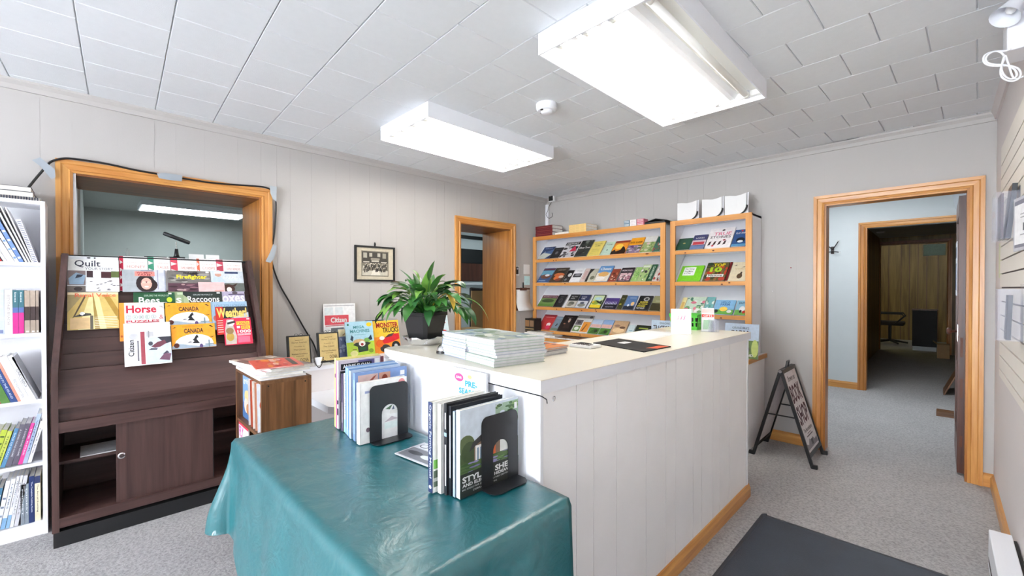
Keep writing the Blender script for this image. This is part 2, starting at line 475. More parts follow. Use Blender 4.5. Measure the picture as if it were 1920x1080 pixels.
# ceiling: backing board and 12 inch tiles laid in half-staggered rows
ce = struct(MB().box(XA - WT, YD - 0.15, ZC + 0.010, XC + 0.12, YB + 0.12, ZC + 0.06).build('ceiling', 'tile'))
TS = 0.3115
tm = MB()
g = 0.0016
tm.add([(g, g, 0.004), (TS - g, g, 0.004), (TS - g, TS - g, 0.004), (g, TS - g, 0.004),
        (g + .0025, g + .0025, 0), (TS - g - .0025, g + .0025, 0), (TS - g - .0025, TS - g - .0025, 0), (g + .0025, TS - g - .0025, 0),
        (g, g, 0.011), (TS - g, g, 0.011), (TS - g, TS - g, 0.011), (g, TS - g, 0.011)],
       [(4, 7, 6, 5), (0, 4, 5, 1), (1, 5, 6, 2), (2, 6, 7, 3), (3, 7, 4, 0), (0, 1, 9, 8), (1, 2, 10, 9), (2, 3, 11, 10), (3, 0, 8, 11), (8, 9, 10, 11)])
proto = None
ra = -math.atan(0.04)
ex, ey = Vector((math.cos(ra), math.sin(ra), 0)), Vector((-math.sin(ra), math.cos(ra), 0))
o0 = Vector((-0.056, 2.672, 0))
for j in range(-15, 7):
    for i in range(-14, 3):
        p = o0 + ex * ((i + (0.5 if j % 2 else 0)) * TS) + ey * (j * TS)
        q = p + (ex + ey) * (TS / 2)
        if not (XA - 0.16 < q.x < XC + 0.15 and YD - 0.1 < q.y < YB + 0.1) or p.y < -1.35: continue
        m = Matrix.Translation(p + Vector((0, 0, ZC))) @ Matrix.Rotation(ra, 4, 'Z')
        if proto is None:
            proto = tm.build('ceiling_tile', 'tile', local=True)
            t = proto
        else:
            t = proto.copy(); COL.objects.link(t)
        t.parent = ce; t.matrix_basis = WM[ce.name].inverted() @ m

# cornices, baseboards
def profile_run(name, prof, axis, a0, a1, mat):
    return struct(MB().prism(prof, axis, a0, a1).build(name, mat))
profile_run('trim_1', [(XA, ZC - 0.055), (XA + 0.012, ZC - 0.055), (XA + 0.018, ZC - 0.03), (XA + 0.034, ZC - 0.012), (XA + 0.036, ZC), (XA, ZC)], 'y', YD, YB, 'wall')
profile_run('trim_2', [(YB, ZC - 0.055), (YB - 0.012, ZC - 0.055), (YB - 0.018, ZC - 0.03), (YB - 0.034, ZC - 0.012), (YB - 0.036, ZC), (YB, ZC)], 'x', XA + 0.036, XC, 'wall')
profile_run('trim_3', [(XC, ZC - 0.055), (XC - 0.012, ZC - 0.055), (XC - 0.018, ZC - 0.03), (XC - 0.03, ZC), (XC, ZC)], 'y', YD, YB - 0.036, 'wallC')
def bprof(c, s): return [(c, 0), (c + s * 0.016, 0), (c + s * 0.016, 0.065), (c + s * 0.011, 0.075), (c + s * 0.011, 0.082), (c, 0.09)]
profile_run('baseboard_back', bprof(YB, -1), 'x', -1.085, -0.757, 'oakx')
profile_run('baseboard_back_corner', bprof(YB, -1), 'x', 0.206, XC - 0.001, 'oakx').name = 'baseboard_corner'
profile_run('baseboard_right', bprof(XC, -1), 'y', 3.22, YB - 0.017, 'oaky')

# door and window casings: stepped oak profile
CW = 0.072
def casing_x(name, plane, s, y0, y1, top, foot, mats=('oak', 'oaky')):
    """casing round an opening in a wall x = plane, s = side the casing stands on"""
    root = MB()
    def prof(inner, outer):                # across the opening edge: offsets from wall
        d = 1 if outer > inner else -1
        w = abs(outer - inner)
        return [(inner, 0), (inner, .012), (inner + d * w * .18, .017), (inner + d * w * .25, .012), (inner + d * w * .62, .015), (inner + d * w * .70, .022), (outer, .024), (outer, 0)]
    r = MB()
    for inner, outer in ((y0, y0 - CW), (y1, y1 + CW)):
        pr = prof(inner, outer)
        bot = [(plane + s * h, a, foot) for a, h in pr]
        topv = [(plane + s * h, a, top + abs(a - inner)) for a, h in pr]
        n = len(pr)
        r.add(bot + topv, [tuple(range(n)), tuple(range(n, 2 * n))] + [(i, (i + 1) % n, n + (i + 1) % n, n + i) for i in range(n)])
    o = r.build(name, mats[0], recalc=True)
    pr = prof(top, top + CW); n = len(pr)
    h = MB()
    a = [(plane + s * hh, y0 - (z - top), z) for z, hh in pr]; b = [(plane + s * hh, y1 + (z - top), z) for z, hh in pr]
    h.add(a + b, [tuple(range(n)), tuple(range(n, 2 * n))] + [(i, (i + 1) % n, n + (i + 1) % n, n + i) for i in range(n)])
    h.build('head_casing', mats[1], o, recalc=True)
    return struct(o)
def casing_y(name, plane, s, x0, x1, top, foot, mats=('oak', 'oakx')):
    def prof(inner, outer):
        d = 1 if outer > inner else -1
        w = abs(outer - inner)
        return [(inner, 0), (inner, .012), (inner + d * w * .18, .017), (inner + d * w * .25, .012), (inner + d * w * .62, .015), (inner + d * w * .70, .022), (outer, .024), (outer, 0)]
    r = MB()
    for inner, outer in ((x0, x0 - CW), (x1, x1 + CW)):
        pr = prof(inner, outer); n = len(pr)
        bot = [(a, plane + s * h, foot) for a, h in pr]
        topv = [(a, plane + s * h, top + abs(a - inner)) for a, h in pr]
        r.add(bot + topv, [tuple(range(n)), tuple(range(n, 2 * n))] + [(i, (i + 1) % n, n + (i + 1) % n, n + i) for i in range(n)])
    o = r.build(name, mats[0], recalc=True)
    pr = prof(top, top + CW); n = len(pr)
    h = MB()
    a = [(x0 - (z - top), plane + s * hh, z) for z, hh in pr]; b = [(x1 + (z - top), plane + s * hh, z) for z, hh in pr]
    h.add(a + b, [tuple(range(n)), tuple(range(n, 2 * n))] + [(i, (i + 1) % n, n + (i + 1) % n, n + i) for i in range(n)])
    h.build('head_casing', mats[1], o, recalc=True)
    return struct(o)

w2 = casing_x('window_2', XA, 1, O1[0], O1[1], O1[2], 0)
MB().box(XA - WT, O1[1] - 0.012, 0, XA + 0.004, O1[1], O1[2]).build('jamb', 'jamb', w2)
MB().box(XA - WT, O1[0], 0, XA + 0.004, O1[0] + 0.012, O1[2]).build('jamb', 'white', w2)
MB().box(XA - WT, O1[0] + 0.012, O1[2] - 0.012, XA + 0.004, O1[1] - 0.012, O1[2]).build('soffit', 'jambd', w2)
d1 = casing_x('door_1', XA, 1, O2[0], O2[1], O2[2], 0)
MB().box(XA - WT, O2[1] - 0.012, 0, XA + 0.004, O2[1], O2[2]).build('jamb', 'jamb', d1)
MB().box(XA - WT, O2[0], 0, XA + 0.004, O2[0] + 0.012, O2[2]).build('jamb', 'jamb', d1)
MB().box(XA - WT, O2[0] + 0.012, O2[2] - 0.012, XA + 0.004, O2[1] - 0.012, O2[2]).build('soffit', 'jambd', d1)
d2 = casing_y('door_2', YB, -1, OB[0], OB[1], OB[2], 0)
for a, b in ((OB[0], OB[0] + 0.012), (OB[1] - 0.012, OB[1])): MB().box(a, YB - 0.003, 0, b, YB + 0.12, OB[2]).build('jamb', 'jamb', d2)
MB().box(OB[0] + 0.012, YB - 0.003, OB[2] - 0.012, OB[1] - 0.012, YB + 0.12, OB[2]).build('head_jamb', 'oakx', d2)

# ------------------------------------------------------------------ office behind the left wall
mb = MB()
struct(MB().box(-8.8, -0.14, 0, -8.7, 3.1, 2.6).build('wall_office_back', 'office'))
struct(MB().box(-8.7, -0.14, 0, XA - WT, -0.035, 2.6).build('wall_office_left', 'office'))
struct(MB().box(-8.7, 3.0, 0, -6.0, 3.1, 2.6).build('wall_office_partition', 'office'))
struct(MB().box(-6.1, 3.1, 0, -6.0, 6.6, 2.6).build('wall_washroom', 'hall'))
struct(MB().box(-6.0, 6.5, 0, XA - WT, 6.6, 2.6).build('wall_washroom_end', 'hall'))
struct(MB().box(XA - WT, YB + 0.12, 0, XA - WT + 0.1, 6.6, 2.6).build('wall_washroom_side', 'hall'))
struct(MB().box(-8.8, -0.14, 2.51, XA - WT, 6.6, 2.6).build('ceiling_office', 'office'))
t = struct(MB().box(-6.0, 4.2, 2.22, -5.98, 6.0, 2.28).build('trim_4', 'black'))
t = struct(MB().box(-6.0, 3.9, 1.40, -5.94, 6.0, 1.425).build('trim_5', 'white'))
wn = struct(MB().box(-6.0, 4.66, 1.46, -5.985, 5.30, 2.04).build('window_3', 'black'))
MB().box(-5.987, 4.69, 1.47, -5.98, 5.27, 1.78).build('pane', 'doorw', wn)
MB().box(-5.987, 4.69, 1.79, -5.98, 5.27, 2.03).build('pane', 'kick', wn)
o = thing('ceiling_light', 'flat fluorescent ceiling light seen through the opening behind the magazine stand', 'ceiling light', (-7.7, 1.1, 2.44))
MB().box(-8.02, 0.50, 2.44, -7.42, 1.74, 2.51).build('housing', 'whitemetal', o)
MB().box(-8.00, 0.52, 2.436, -7.44, 1.72, 2.439).build('diffuser', 'diff', o)

o = thing('ceiling_light', 'unseen ceiling light added to brighten the office beyond the opening', 'ceiling light', (-5.6, 2.2, 2.44))  # extra fixture, never in view, added to raise the office light
MB().box(-5.9, 1.6, 2.44, -5.3, 2.8, 2.51).build('housing', 'whitemetal', o)
MB().box(-5.88, 1.62, 2.436, -5.32, 2.78, 2.439).build('diffuser', 'diff', o)

# ------------------------------------------------------------------ hallway and rooms behind the far doorway
YP = 7.2
struct(MB().box(-2.3, YB + 0.12, 0, -2.2, YP, 2.7).build('wall_hall_left', 'hall'))
struct(MB().box(0.215, YB + 0.12, 0, 0.315, YP, 2.7).build('wall_hall_right', 'hall'))
struct(MB().box(-2.3, YB + 0.12, 2.6, 0.315, YP, 2.7).build('ceiling_hall', 'hall'))
PO = (-0.70, 0.17, 2.12)
mb = MB(); mb.box(-2.2, YP, 0, PO[0], YP + 0.12, 2.6); mb.box(PO[0], YP, PO[2], PO[1], YP + 0.12, 2.6); mb.box(PO[1], YP, 0, 0.215, YP + 0.12, 2.6)
struct(mb.build('wall_hall_back', 'hall'))
d3 = casing_y('door_3', YP, -1, PO[0], PO[1], PO[2], 0, ('jamb', 'oakx'))
MB().box(PO[0], YP, 0, PO[0] + 0.015, YP + 0.12, PO[2]).build('jamb', 'jamb', d3)
struct(MB().prism(bprof(YP, -1), 'x', -2.2, PO[0] - CW).build('baseboard_hall', 'oakx'))
o = thing('ceiling_light', 'unseen ceiling light added to brighten the hallway beyond the far doorway', 'ceiling light', (-0.9, 5.9, 2.54))  # panel added out of view so the hallway is lit
MB().box(-1.2, 5.3, 2.56, -0.6, 6.5, 2.6).build('housing', 'whitemetal', o)
MB().box(-1.18, 5.32, 2.552, -0.62, 6.48, 2.558).build('diffuser', 'hallfill', o)
# corridor
y1 = 12.2
struct(MB().box(-1.05, YP + 0.12, 0, -0.95, y1, 2.45).build('wall_corridor_left', 'panel'))
struct(MB().box(0.215, YP + 0.12, 0, 0.315, y1, 2.45).build('wall_corridor_right', 'panel'))
struct(MB().box(-1.05, YP + 0.12, 2.42, 0.315, y1 + 0.1, 2.5).build('ceiling_corridor', 'office'))
mb = MB(); mb.box(-3.2, y1, 0, -0.93, y1 + 0.1, 2.5); mb.box(-0.93, y1, 2.26, 0.08, y1 + 0.1, 2.42); mb.box(0.08, y1, 0, 3.1, y1 + 0.1, 2.5)
struct(mb.build('wall_corridor_end', 'panel'))
casing_y('door_4', y1, -1, -0.93, 0.08, 2.26, 0, ('jamb', 'jambd'))
# panelled room with knotty boards
pw = struct(MB().box(-3.2, 15.0, 0, 3.1, 15.1, 2.6).build('wall_panelled', 'doorw'))
x = -3.1
while x < 2.0:
    w = random.choice((0.16, 0.2, 0.24))
    MB().box(x + .006, 14.98, 0, x + w - .006, 15.0, 2.55).build('board', 'panel', pw); x += w
struct(MB().box(-3.3, y1, 0, -3.2, 15.1, 2.6).build('wall_panelled_left', 'panel'))
struct(MB().box(3.1, y1, 0, 3.2, 15.1, 2.6).build('wall_panelled_right', 'panel'))
struct(MB().box(-3.3, y1 + 0.1, 2.55, 3.2, 15.1, 2.62).build('ceiling_panelled', 'office'))
o = thing('ceiling_light', 'unseen dim yellow light added for the wood panelled back room', 'ceiling light', (-1.6, 13.9, 2.5))  # lamp added out of view to light the panelling
MB().lathe([(0.0, 0.0), (0.14, 0.0), (0.17, 0.03), (0.17, 0.05)], 20, (-1.6, 13.9, 2.5)).build('shade', 'backfill', o)
# ================================================================== FIXTURES ON THE CEILING
def fixture(name, label, x0, x1, y0, y1, z0, tubes, lit):
    """open fluorescent box: four side walls, reflector with ridges, tubes along y"""
    o = thing(name, label, 'ceiling light', ((x0 + x1) / 2, (y0 + y1) / 2, z0))
    w = 0.006
    mb = MB()
    mb.box(x0, y0, z0, x0 + w, y1, ZC); mb.box(x1 - w, y0, z0, x1, y1, ZC)
    mb.box(x0 + w, y0, z0, x1 - w, y0 + w, ZC); mb.box(x0 + w, y1 - w, z0, x1 - w, y1, ZC)
    mb.build('side_frame', 'whitemetal', o)
    zr = z0 + 0.055
    MB().box(x0 + w, y0 + w, zr, x1 - w, y1 - w, zr + 0.004).build('reflector', 'inner', o)
    for i in range(len(tubes) - 1):                       # ridges between the tubes
        xm = (tubes[i] + tubes[i + 1]) / 2
        MB().prism([(xm - 0.028, zr), (xm + 0.028, zr), (xm + 0.014, zr - 0.026), (xm - 0.014, zr - 0.026)], 'y', y0 + 0.03, y1 - 0.03).build('ridge', 'whitemetal', o)
    MB().box(x0 + w, y1 - 0.035, zr - 0.03, x1 - w, y1 - w, zr).build('socket_bar', 'inner', o)
    MB().box(x0 + w, y0 + w, zr - 0.03, x1 - w, y0 + 0.035, zr).build('socket_bar', 'inner', o)
    for x, l in zip(tubes, lit):
        zt = z0 + 0.026
        tb = MB().tube([(x, y0 + 0.055, zt), (x, y1 - 0.075, zt)], 0.016, 12).build('tube', 'tube' if l else 'inner', o, smooth=True)
        MB().tube([(x, y1 - 0.075, zt), (x, y1 - 0.05, zt)], 0.0165, 12).build('end_cap', 'inner', tb, smooth=True)
        MB().tube([(x, y0 + 0.03, zt), (x, y0 + 0.055, zt)], 0.0165, 12).build('end_cap', 'inner', tb, smooth=True)
        for ye in (y1 - 0.05, y0 + 0.02):
            MB().box(x - 0.012, ye, z0 + 0.012, x + 0.012, ye + 0.014, zr).build('socket', 'whitemetal', o)
    return o
fixture('ceiling_light', 'open box fluorescent ceiling light nearer the framed picture wall', -2.878, -2.268, 1.515, 2.740, 2.412, [-2.78, -2.64, -2.50, -2.37], [1, 1, 1, 1])
fixture('ceiling_light', 'large open fluorescent ceiling light above the white counter, one tube unlit', -1.316, -0.702, 1.478, 2.722, 2.412, [-1.22, -1.08, -0.95, -0.79], [1, 1, 1, 0])

p = onZ(1025, 199, 2.50)
o = thing('smoke_detector', 'round white smoke detector on the tiled ceiling', 'smoke detector', (p.x, p.y, 2.45))
MB().lathe([(0.0, 0.018), (0.055, 0.018), (0.066, 0.03), (0.068, 0.06), (0, 0.06)], 28, (p.x, p.y, 2.45)).build('base', 'whitemetal', o, smooth=False)
MB().lathe([(0.0, 0.0), (0.026, 0.0), (0.036, 0.008), (0.038, 0.018)], 24, (p.x, p.y, 2.45)).build('sensor_dome', 'whitemetal', o, smooth=True)
MB().box(p.x - 0.010, p.y - 0.050, 2.462, p.x + 0.006, p.y - 0.040, 2.470).build('indicator', 'black', o)
MB().tube([(p.x - 0.06, p.y, 2.474), (p.x - 0.035, p.y, 2.461)], 0.003, 6).build('vent_rib', 'slot', o)

# ================================================================== MAGAZINE STAND (brown cabinet)
CX, CY0, CY1 = -3.195, -0.138, 0.845
o = thing('magazine_stand', 'dark brown tiered magazine stand with sliding door and black kick plate', 'display cabinet', (-3.43, 0.35, 0))
def side_prof():
    pr = [(-3.64, 0.08), (CX, 0.08), (CX, 0.90)]
    for i in range(1, 7):
        a = i / 6; pr.append((CX - 0.055 * a ** 1.8 - 0.0 * a, 0.90 + 0.16 * a))
    pr += [(-3.475, 1.535), (-3.64, 1.535)]
    return pr
for ya, yb in ((CY0, CY0 + 0.026), (CY1 - 0.026, CY1)):
    mbs = MB().prism(side_prof(), 'y', ya, yb)
    for q in mbs.v: q.y += max(0, q.z - 0.9) / 0.635 * (0.034 if ya < 0 else -0.016)
    mbs.build('side_panel', 'brown', o)
yi0, yi1 = CY0 + 0.026, CY1 - 0.026
MB().box(-3.60, CY0 + 0.004, 0, CX - 0.006, CY1 - 0.004, 0.08).build('kick_plate', 'kick', o)
MB().box(-3.64, yi0, 0.08, -3.625, yi1, 1.535).build('back_panel', 'browny', o)
MB().box(-3.62, yi0, 0.10, CX - 0.002, yi1, 0.15).build('bottom_rail', 'browny', o)
MB().box(-3.62, yi0, 0.590, CX - 0.002, yi1, 0.645).build('middle_rail', 'browny', o)
MB().box(-3.62, yi0, 0.645, CX - 0.030, yi1, 0.722).build('recessed_rail', 'browny', o)
MB().prism([(CX + 0.004, 0.718), (CX + 0.004, 0.748), (CX - 0.075, 0.905), (CX - 0.09, 0.905), (CX - 0.05, 0.718)], 'y', yi0, yi1).build('lower_slope', 'browny', o)
MB().box(-3.62, yi0, 0.40, CX - 0.10, yi1, 0.415).build('inner_shelf', 'browny', o)
TX0, TZ0, TX1, TZ1, NT = -3.275, 0.905, -3.535, 1.525, 8
for k in range(NT):
    xa, za = TX0 + (TX1 - TX0) * k / NT, TZ0 + (TZ1 - TZ0) * k / NT
    xb, zb = TX0 + (TX1 - TX0) * (k + 1) / NT, TZ0 + (TZ1 - TZ0) * (k + 1) / NT
    MB().prism([(xa - 0.020, za), (xb, zb + 0.001), (xb - 0.022, zb + 0.001), (xb - 0.022, zb - 0.006), (xa - 0.034, za)], 'y', yi0 + 0.034 * k / NT, yi1 - 0.016 * k / NT).build('tier_board', 'browny', o)
MB().box(-3.64, yi0 + 0.034, 1.517, -3.525, yi1 - 0.016, 1.531).build('top_board', 'kick', o)
ya, yb = onX(218, 870, CX - 0.03).y, onX(400, 870, CX - 0.03).y
dr = MB().box(CX - 0.045, ya, 0.15, CX - 0.028, yb, 0.590).build('sliding_door', 'brown', o)
MB().box(CX - 0.028, yb - 0.002, 0.15, CX - 0.024, yb + 0.001, 0.59).build('door_edge', 'kick', dr)
pk = onX(228, 854, CX - 0.027)
kn = MB(); kn.tube([(CX - 0.029, pk.y, pk.z), (CX - 0.024, pk.y, pk.z)], 0.017, 18).tube([(CX - 0.024, pk.y, pk.z), (CX - 0.0215, pk.y, pk.z)], [0.017, 0.011], 18)
kn.build('finger_pull', 'chrome', dr, smooth=False)
MB().tube([(CX - 0.0215, pk.y, pk.z), (CX - 0.0209, pk.y, pk.z)], 0.011, 16).build('pull_cup', 'slot', dr)

# ================================================================== WHITE BOOKCASE (left edge)
BX, BY0, BY1 = -3.438, -0.98, -0.163
o = thing('bookcase', 'tall white bookcase at the left edge filled with upright books', 'bookcase', (-3.56, -0.57, 0))
MB().box(-3.67, BY1 - 0.018, 0, BX, BY1, 1.81).build('side_panel', 'white', o)
MB().box(-3.67, BY0, 0, BX, BY0 + 0.018, 1.81).build('side_panel', 'white', o)
MB().box(-3.675, BY0, 0.0, -3.67, BY1, 1.81).build('back_panel', 'white', o)
MB().box(-3.67, BY0 + 0.018, 1.79, BX, BY1 - 0.018, 1.81).build('top_board', 'white', o)
BSH = [1.478, 1.098, 0.737, 0.396, 0.075]
for z in BSH: MB().box(-3.67, BY0 + 0.018, z - 0.018, BX - 0.002, BY1 - 0.018, z).build('shelf', 'white', o)
MB().box(BX - 0.02, BY0 + 0.018, 0, BX - 0.005, BY1 - 0.018, 0.057).build('plinth', 'white', o)

# ================================================================== WOODEN MAGAZINE SHELF between stand and table
ux0, ux1, uy0, uy1, uz = -2.78, -2.28, 0.583, 0.812, 0.893
o = thing('low_bookshelf', 'small walnut veneer shelf with magazines behind the green table', 'bookshelf', ((ux0 + ux1) / 2, (uy0 + uy1) / 2, 0))
MB().box(ux1 - 0.018, uy0, 0, ux1, uy1, uz - 0.016).build('side_panel', 'box', o)
MB().box(ux0, uy0, 0, ux0 + 0.018, uy1, uz - 0.016).build('side_panel', 'box', o)
MB().box(ux0 + 0.018, uy1 - 0.01, 0, ux1 - 0.018, uy1, uz - 0.016).build('back_panel', 'boxx', o)
MB().box(ux0, uy0, uz - 0.016, ux1, uy1, uz).build('top_board', 'boxx', o)
for z in (0.03, 0.33, 0.62): MB().box(ux0 + 0.018, uy0 + 0.004, z - 0.016, ux1 - 0.018, uy1 - 0.01, z).build('shelf', 'boxx', o)
for yy in (uy0 + 0.03, uy1 - 0.03): MB().tube([(ux1, yy, uz - 0.026), (ux1 + 0.001, yy, uz - 0.026)], 0.004, 10).build('screw', 'kick', o)

# ================================================================== TABLE WITH GREEN VINYL CLOTH
TX = (-1.965, -0.748); TY = (0.41, 0.965); TZ = 0.742
o = thing('folding_table', 'folding table hidden under the green vinyl cloth, only a leg showing', 'table', (-1.36, 0.69, 0))
MB().box(TX[0] + .004, TY[0] + .004, TZ - 0.03, TX[1] - .004, TY[1] - .002, TZ - 0.001).build('tabletop', 'white', o)
for x in (TX[0] + 0.12, TX[1] - 0.12):
    for y in (TY[0] + 0.06, TY[1] - 0.06):
        MB().tube([(x, y, 0), (x, y, TZ - 0.03)], 0.012, 10).build('leg', 'chrome', o, smooth=True)
OVX, OVY = 0.37, 0.56
nx, ny = 96, 60
mb = MB(); vs = []; fs = []
sx0, sx1, sy0, sy1 = TX[0] - OVX, TX[1] + OVX, TY[0] - OVY, TY[1] + 0.004
rc = 0.014
for j in range(ny + 1):
    for i in range(nx + 1):
        s = sx0 + (sx1 - sx0) * i / nx; t = sy0 + (sy1 - sy0) * j / ny
        cx = min(max(s, TX[0]), TX[1]); cy = min(max(t, TY[0]), TY[1])
        dx, dy = s - cx, t - cy
        r = math.hypot(dx, dy)
        wr = 0.0022 * noise.noise((s * 7, t * 9, 1)) + 0.0012 * noise.noise((s * 26, t * 20, 4))
        if r < 1e-6:
            z = TZ + 0.002 + max(wr, -0.002)
            vs.append((s, t, z)); continue
        ex_, ey_ = dx / r, dy / r
        ang = math.atan2(abs(dy), abs(dx))
        corner = math.sin(2 * ang) ** 2 if abs(dx) > 1e-6 and abs(dy) > 1e-6 else 0
        oy = min(OVY, OVX + 0.62 * max(0, cx - TX[0] - 0.20)) if cx < -1.2 else OVY
        r = min(r, 1 / math.sqrt((dx / r / OVX) ** 2 + (dy / r / oy) ** 2))
        drop = max(0, r - rc * 0.6)
        along = s if abs(dy) > abs(dx) else t
        fold = (0.010 + 0.022 * (noise.noise((along * 6, 3.3, 0)) + 0.5 * math.sin(along * 17))) * min(1, drop / 0.25)
        flare = min(r, rc) * 0.9 + 0.04 * drop + max(fold, -0.004) + corner * 0.07 * min(1, drop / 0.3) * drop / OVX
        z = TZ + 0.002 - max(0, drop - 0.0) * 0.995 - (0.004 if r > rc else 0.004 * r / rc) + wr
        vs.append((cx + ex_ * flare, cy + ey_ * flare, z))
for j in range(ny):
    for i in range(nx):
        a = j * (nx + 1) + i; fs.append((a, a + 1, a + nx + 2, a + nx + 1))
mb.add(vs, fs)
cl = mb.build('tablecloth', 'vinyl', smooth=True)
so = cl.modifiers.new('thickness', 'SOLIDIFY'); so.thickness = 0.0012; so.offset = 0
tag(cl, 'glossy green vinyl tablecloth draped over the foreground table', 'tablecloth')
TT = TZ + 0.0055                           # top of the cloth

# ================================================================== WHITE COUNTER
KX, KY0, KY1, KZ = -0.872, 0.990, 3.005, 1.057
KL = -1.868                                # left end of the short leg
o = thing('counter', 'white L-shaped sales counter with grooved panelling and cream top', 'counter', (-1.3, 1.9, 0))
th = 0.043
ov = 0.012
poly = [(KX + ov, KY0 - ov), (KX + ov, KY1 + 0.01), (-1.40, KY1 + 0.01), (-1.40, 1.62), (-1.44, 1.56), (KL, 1.56), (KL, KY0 + 0.03), (KL + 0.04, KY0 - ov)]
MB().prism(poly, 'z', KZ - 0.002, KZ).build('top_laminate', 'counter', o)
MB().prism(poly, 'z', KZ - th, KZ - 0.0022).build('top_edge', 'white', o)
zt = KZ - th
MB().box(KX - 0.06, KY0 + 0.0, 0.0, KX - 0.0075, KY1 - 0.012, zt).build('front_core', 'groove', o)
us = [1036, 1080.9, 1113.3, 1156.5, 1212, 1248.7, 1267.3, 1300, 1315.9, 1337, 1350, 1367.6, 1391]
ys = [max(onX(u, 800, KX).y, KY0 + 0.012) for u in us]
ys[0] = KY0 + 0.012; ys[-1] = KY1 - 0.026
for a, b in zip(ys, ys[1:]):
    MB().box(KX - 0.007, a + 0.0018, 0.07, KX, b - 0.0018, zt).build('front_board', 'cpanel', o)
MB().box(KX - 0.02, KY1 - 0.026, 0.07, KX + 0.003, KY1, zt).build('corner_trim', 'white', o, bevel=0.002)
MB().box(KX - 0.02, KY0 - 0.004, 0.0, KX + 0.003, KY0 + 0.012, zt).build('corner_trim', 'white', o, bevel=0.002)
MB().prism([(KX, 0), (KX + 0.015, 0), (KX + 0.015, 0.055), (KX + 0.010, 0.066), (KX + 0.006, 0.078), (KX, 0.08)], 'y', KY0, KY1 + 0.012).build('base_trim', 'oaky', o)
MB().box(KL + 0.02, KY0 + 0.004, 0, KX - 0.02, KY0 + 0.02, zt).build('end_panel', 'white', o)
MB().box(KL + 0.02, KY0 + 0.02, 0, KL + 0.036, 1.54, zt).build('end_panel', 'white', o)
MB().box(-1.39, KY1 - 0.02, 0, KX - 0.02, KY1 - 0.004, zt).build('end_panel', 'white', o)
MB().box(-1.39, 1.6, 0, -1.374, KY1 - 0.02, zt).build('inner_panel', 'white', o)
pk = onX(1037, 746, KX + 0.004)
hk = MB(); pts = [(KX + 0.0, pk.y, pk.z - 0.004)]
for i in range(9): a = math.pi * 1.5 * i / 8; pts.append((KX + 0.006 + 0.002 * i / 8, pk.y + 0.008 * math.sin(a), pk.z - 0.006 + 0.008 * (1 - math.cos(a)) - 0.004))
hk.tube(pts, 0.0016, 6); hk.build('small_hook', 'chrome', o)
# thin dark strip modelled in place of the shadow gap under the lip
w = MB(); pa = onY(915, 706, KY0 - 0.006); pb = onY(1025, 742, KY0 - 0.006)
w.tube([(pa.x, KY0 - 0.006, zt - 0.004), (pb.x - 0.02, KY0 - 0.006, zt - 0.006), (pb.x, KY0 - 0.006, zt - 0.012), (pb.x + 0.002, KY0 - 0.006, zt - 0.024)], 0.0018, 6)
tag(w.build('wire', 'black'), 'thin dark strip drawn as the shadow gap under the counter lip near the corner', 'wire')

# ================================================================== LEDGE ALONG THE LEFT WALL
LX, LY0, LY1, LZ = -3.29, 1.085, 2.78, 0.755
o = thing('wall_ledge', 'white low cabinet ledge along the left wall holding plaques and children books', 'cabinet', (-3.48, 1.9, 0))
MB().box(XA + 0.004, LY0, LZ - 0.03, LX, LY1, LZ).build('top', 'white', o)
MB().box(XA + 0.004, LY0 + 0.01, 0, LX - 0.01, LY1 - 0.01, LZ - 0.03).build('front_body', 'wallC', o)
sh = MB(); sh.prism([(LX - 0.009, 1.112), (-2.83, 1.112), (-2.75, 1.16), (-2.6, 1.16), (-2.6, 1.7), (LX - 0.009, 1.7)], 'z', 0.515, 0.562)
sh.build('lower_shelf', 'white', o)
MB().box(-2.66, 1.25, 0, -2.64, 1.65, 0.515).build('shelf_leg', 'white', o)

# ================================================================== PINE BOOKCASES ON THEIR BASE
GZ, GY, GX1 = 0.755, 3.79, -1.092
o = thing('base_cabinet', 'long grey base cabinet with pine edged top under the pine bookcases', 'cabinet', (-2.38, 4.05, 0))
MB().box(XA + 0.004, GY + 0.012, GZ - 0.022, GX1 - 0.014, YB - 0.002, GZ).build('top', 'white', o)
MB().box(XA + 0.004, GY, GZ - 0.034, GX1, GY + 0.012, GZ + 0.002).build('edge_strip', 'pinex', o)
MB().box(GX1 - 0.014, GY + 0.012, GZ - 0.034, GX1, YB - 0.002, GZ + 0.002).build('edge_strip', 'oaky', o)
MB().box(XA + 0.004, GY + 0.05, 0, GX1 - 0.02, YB - 0.004, GZ - 0.034).build('body', 'cpanel', o)

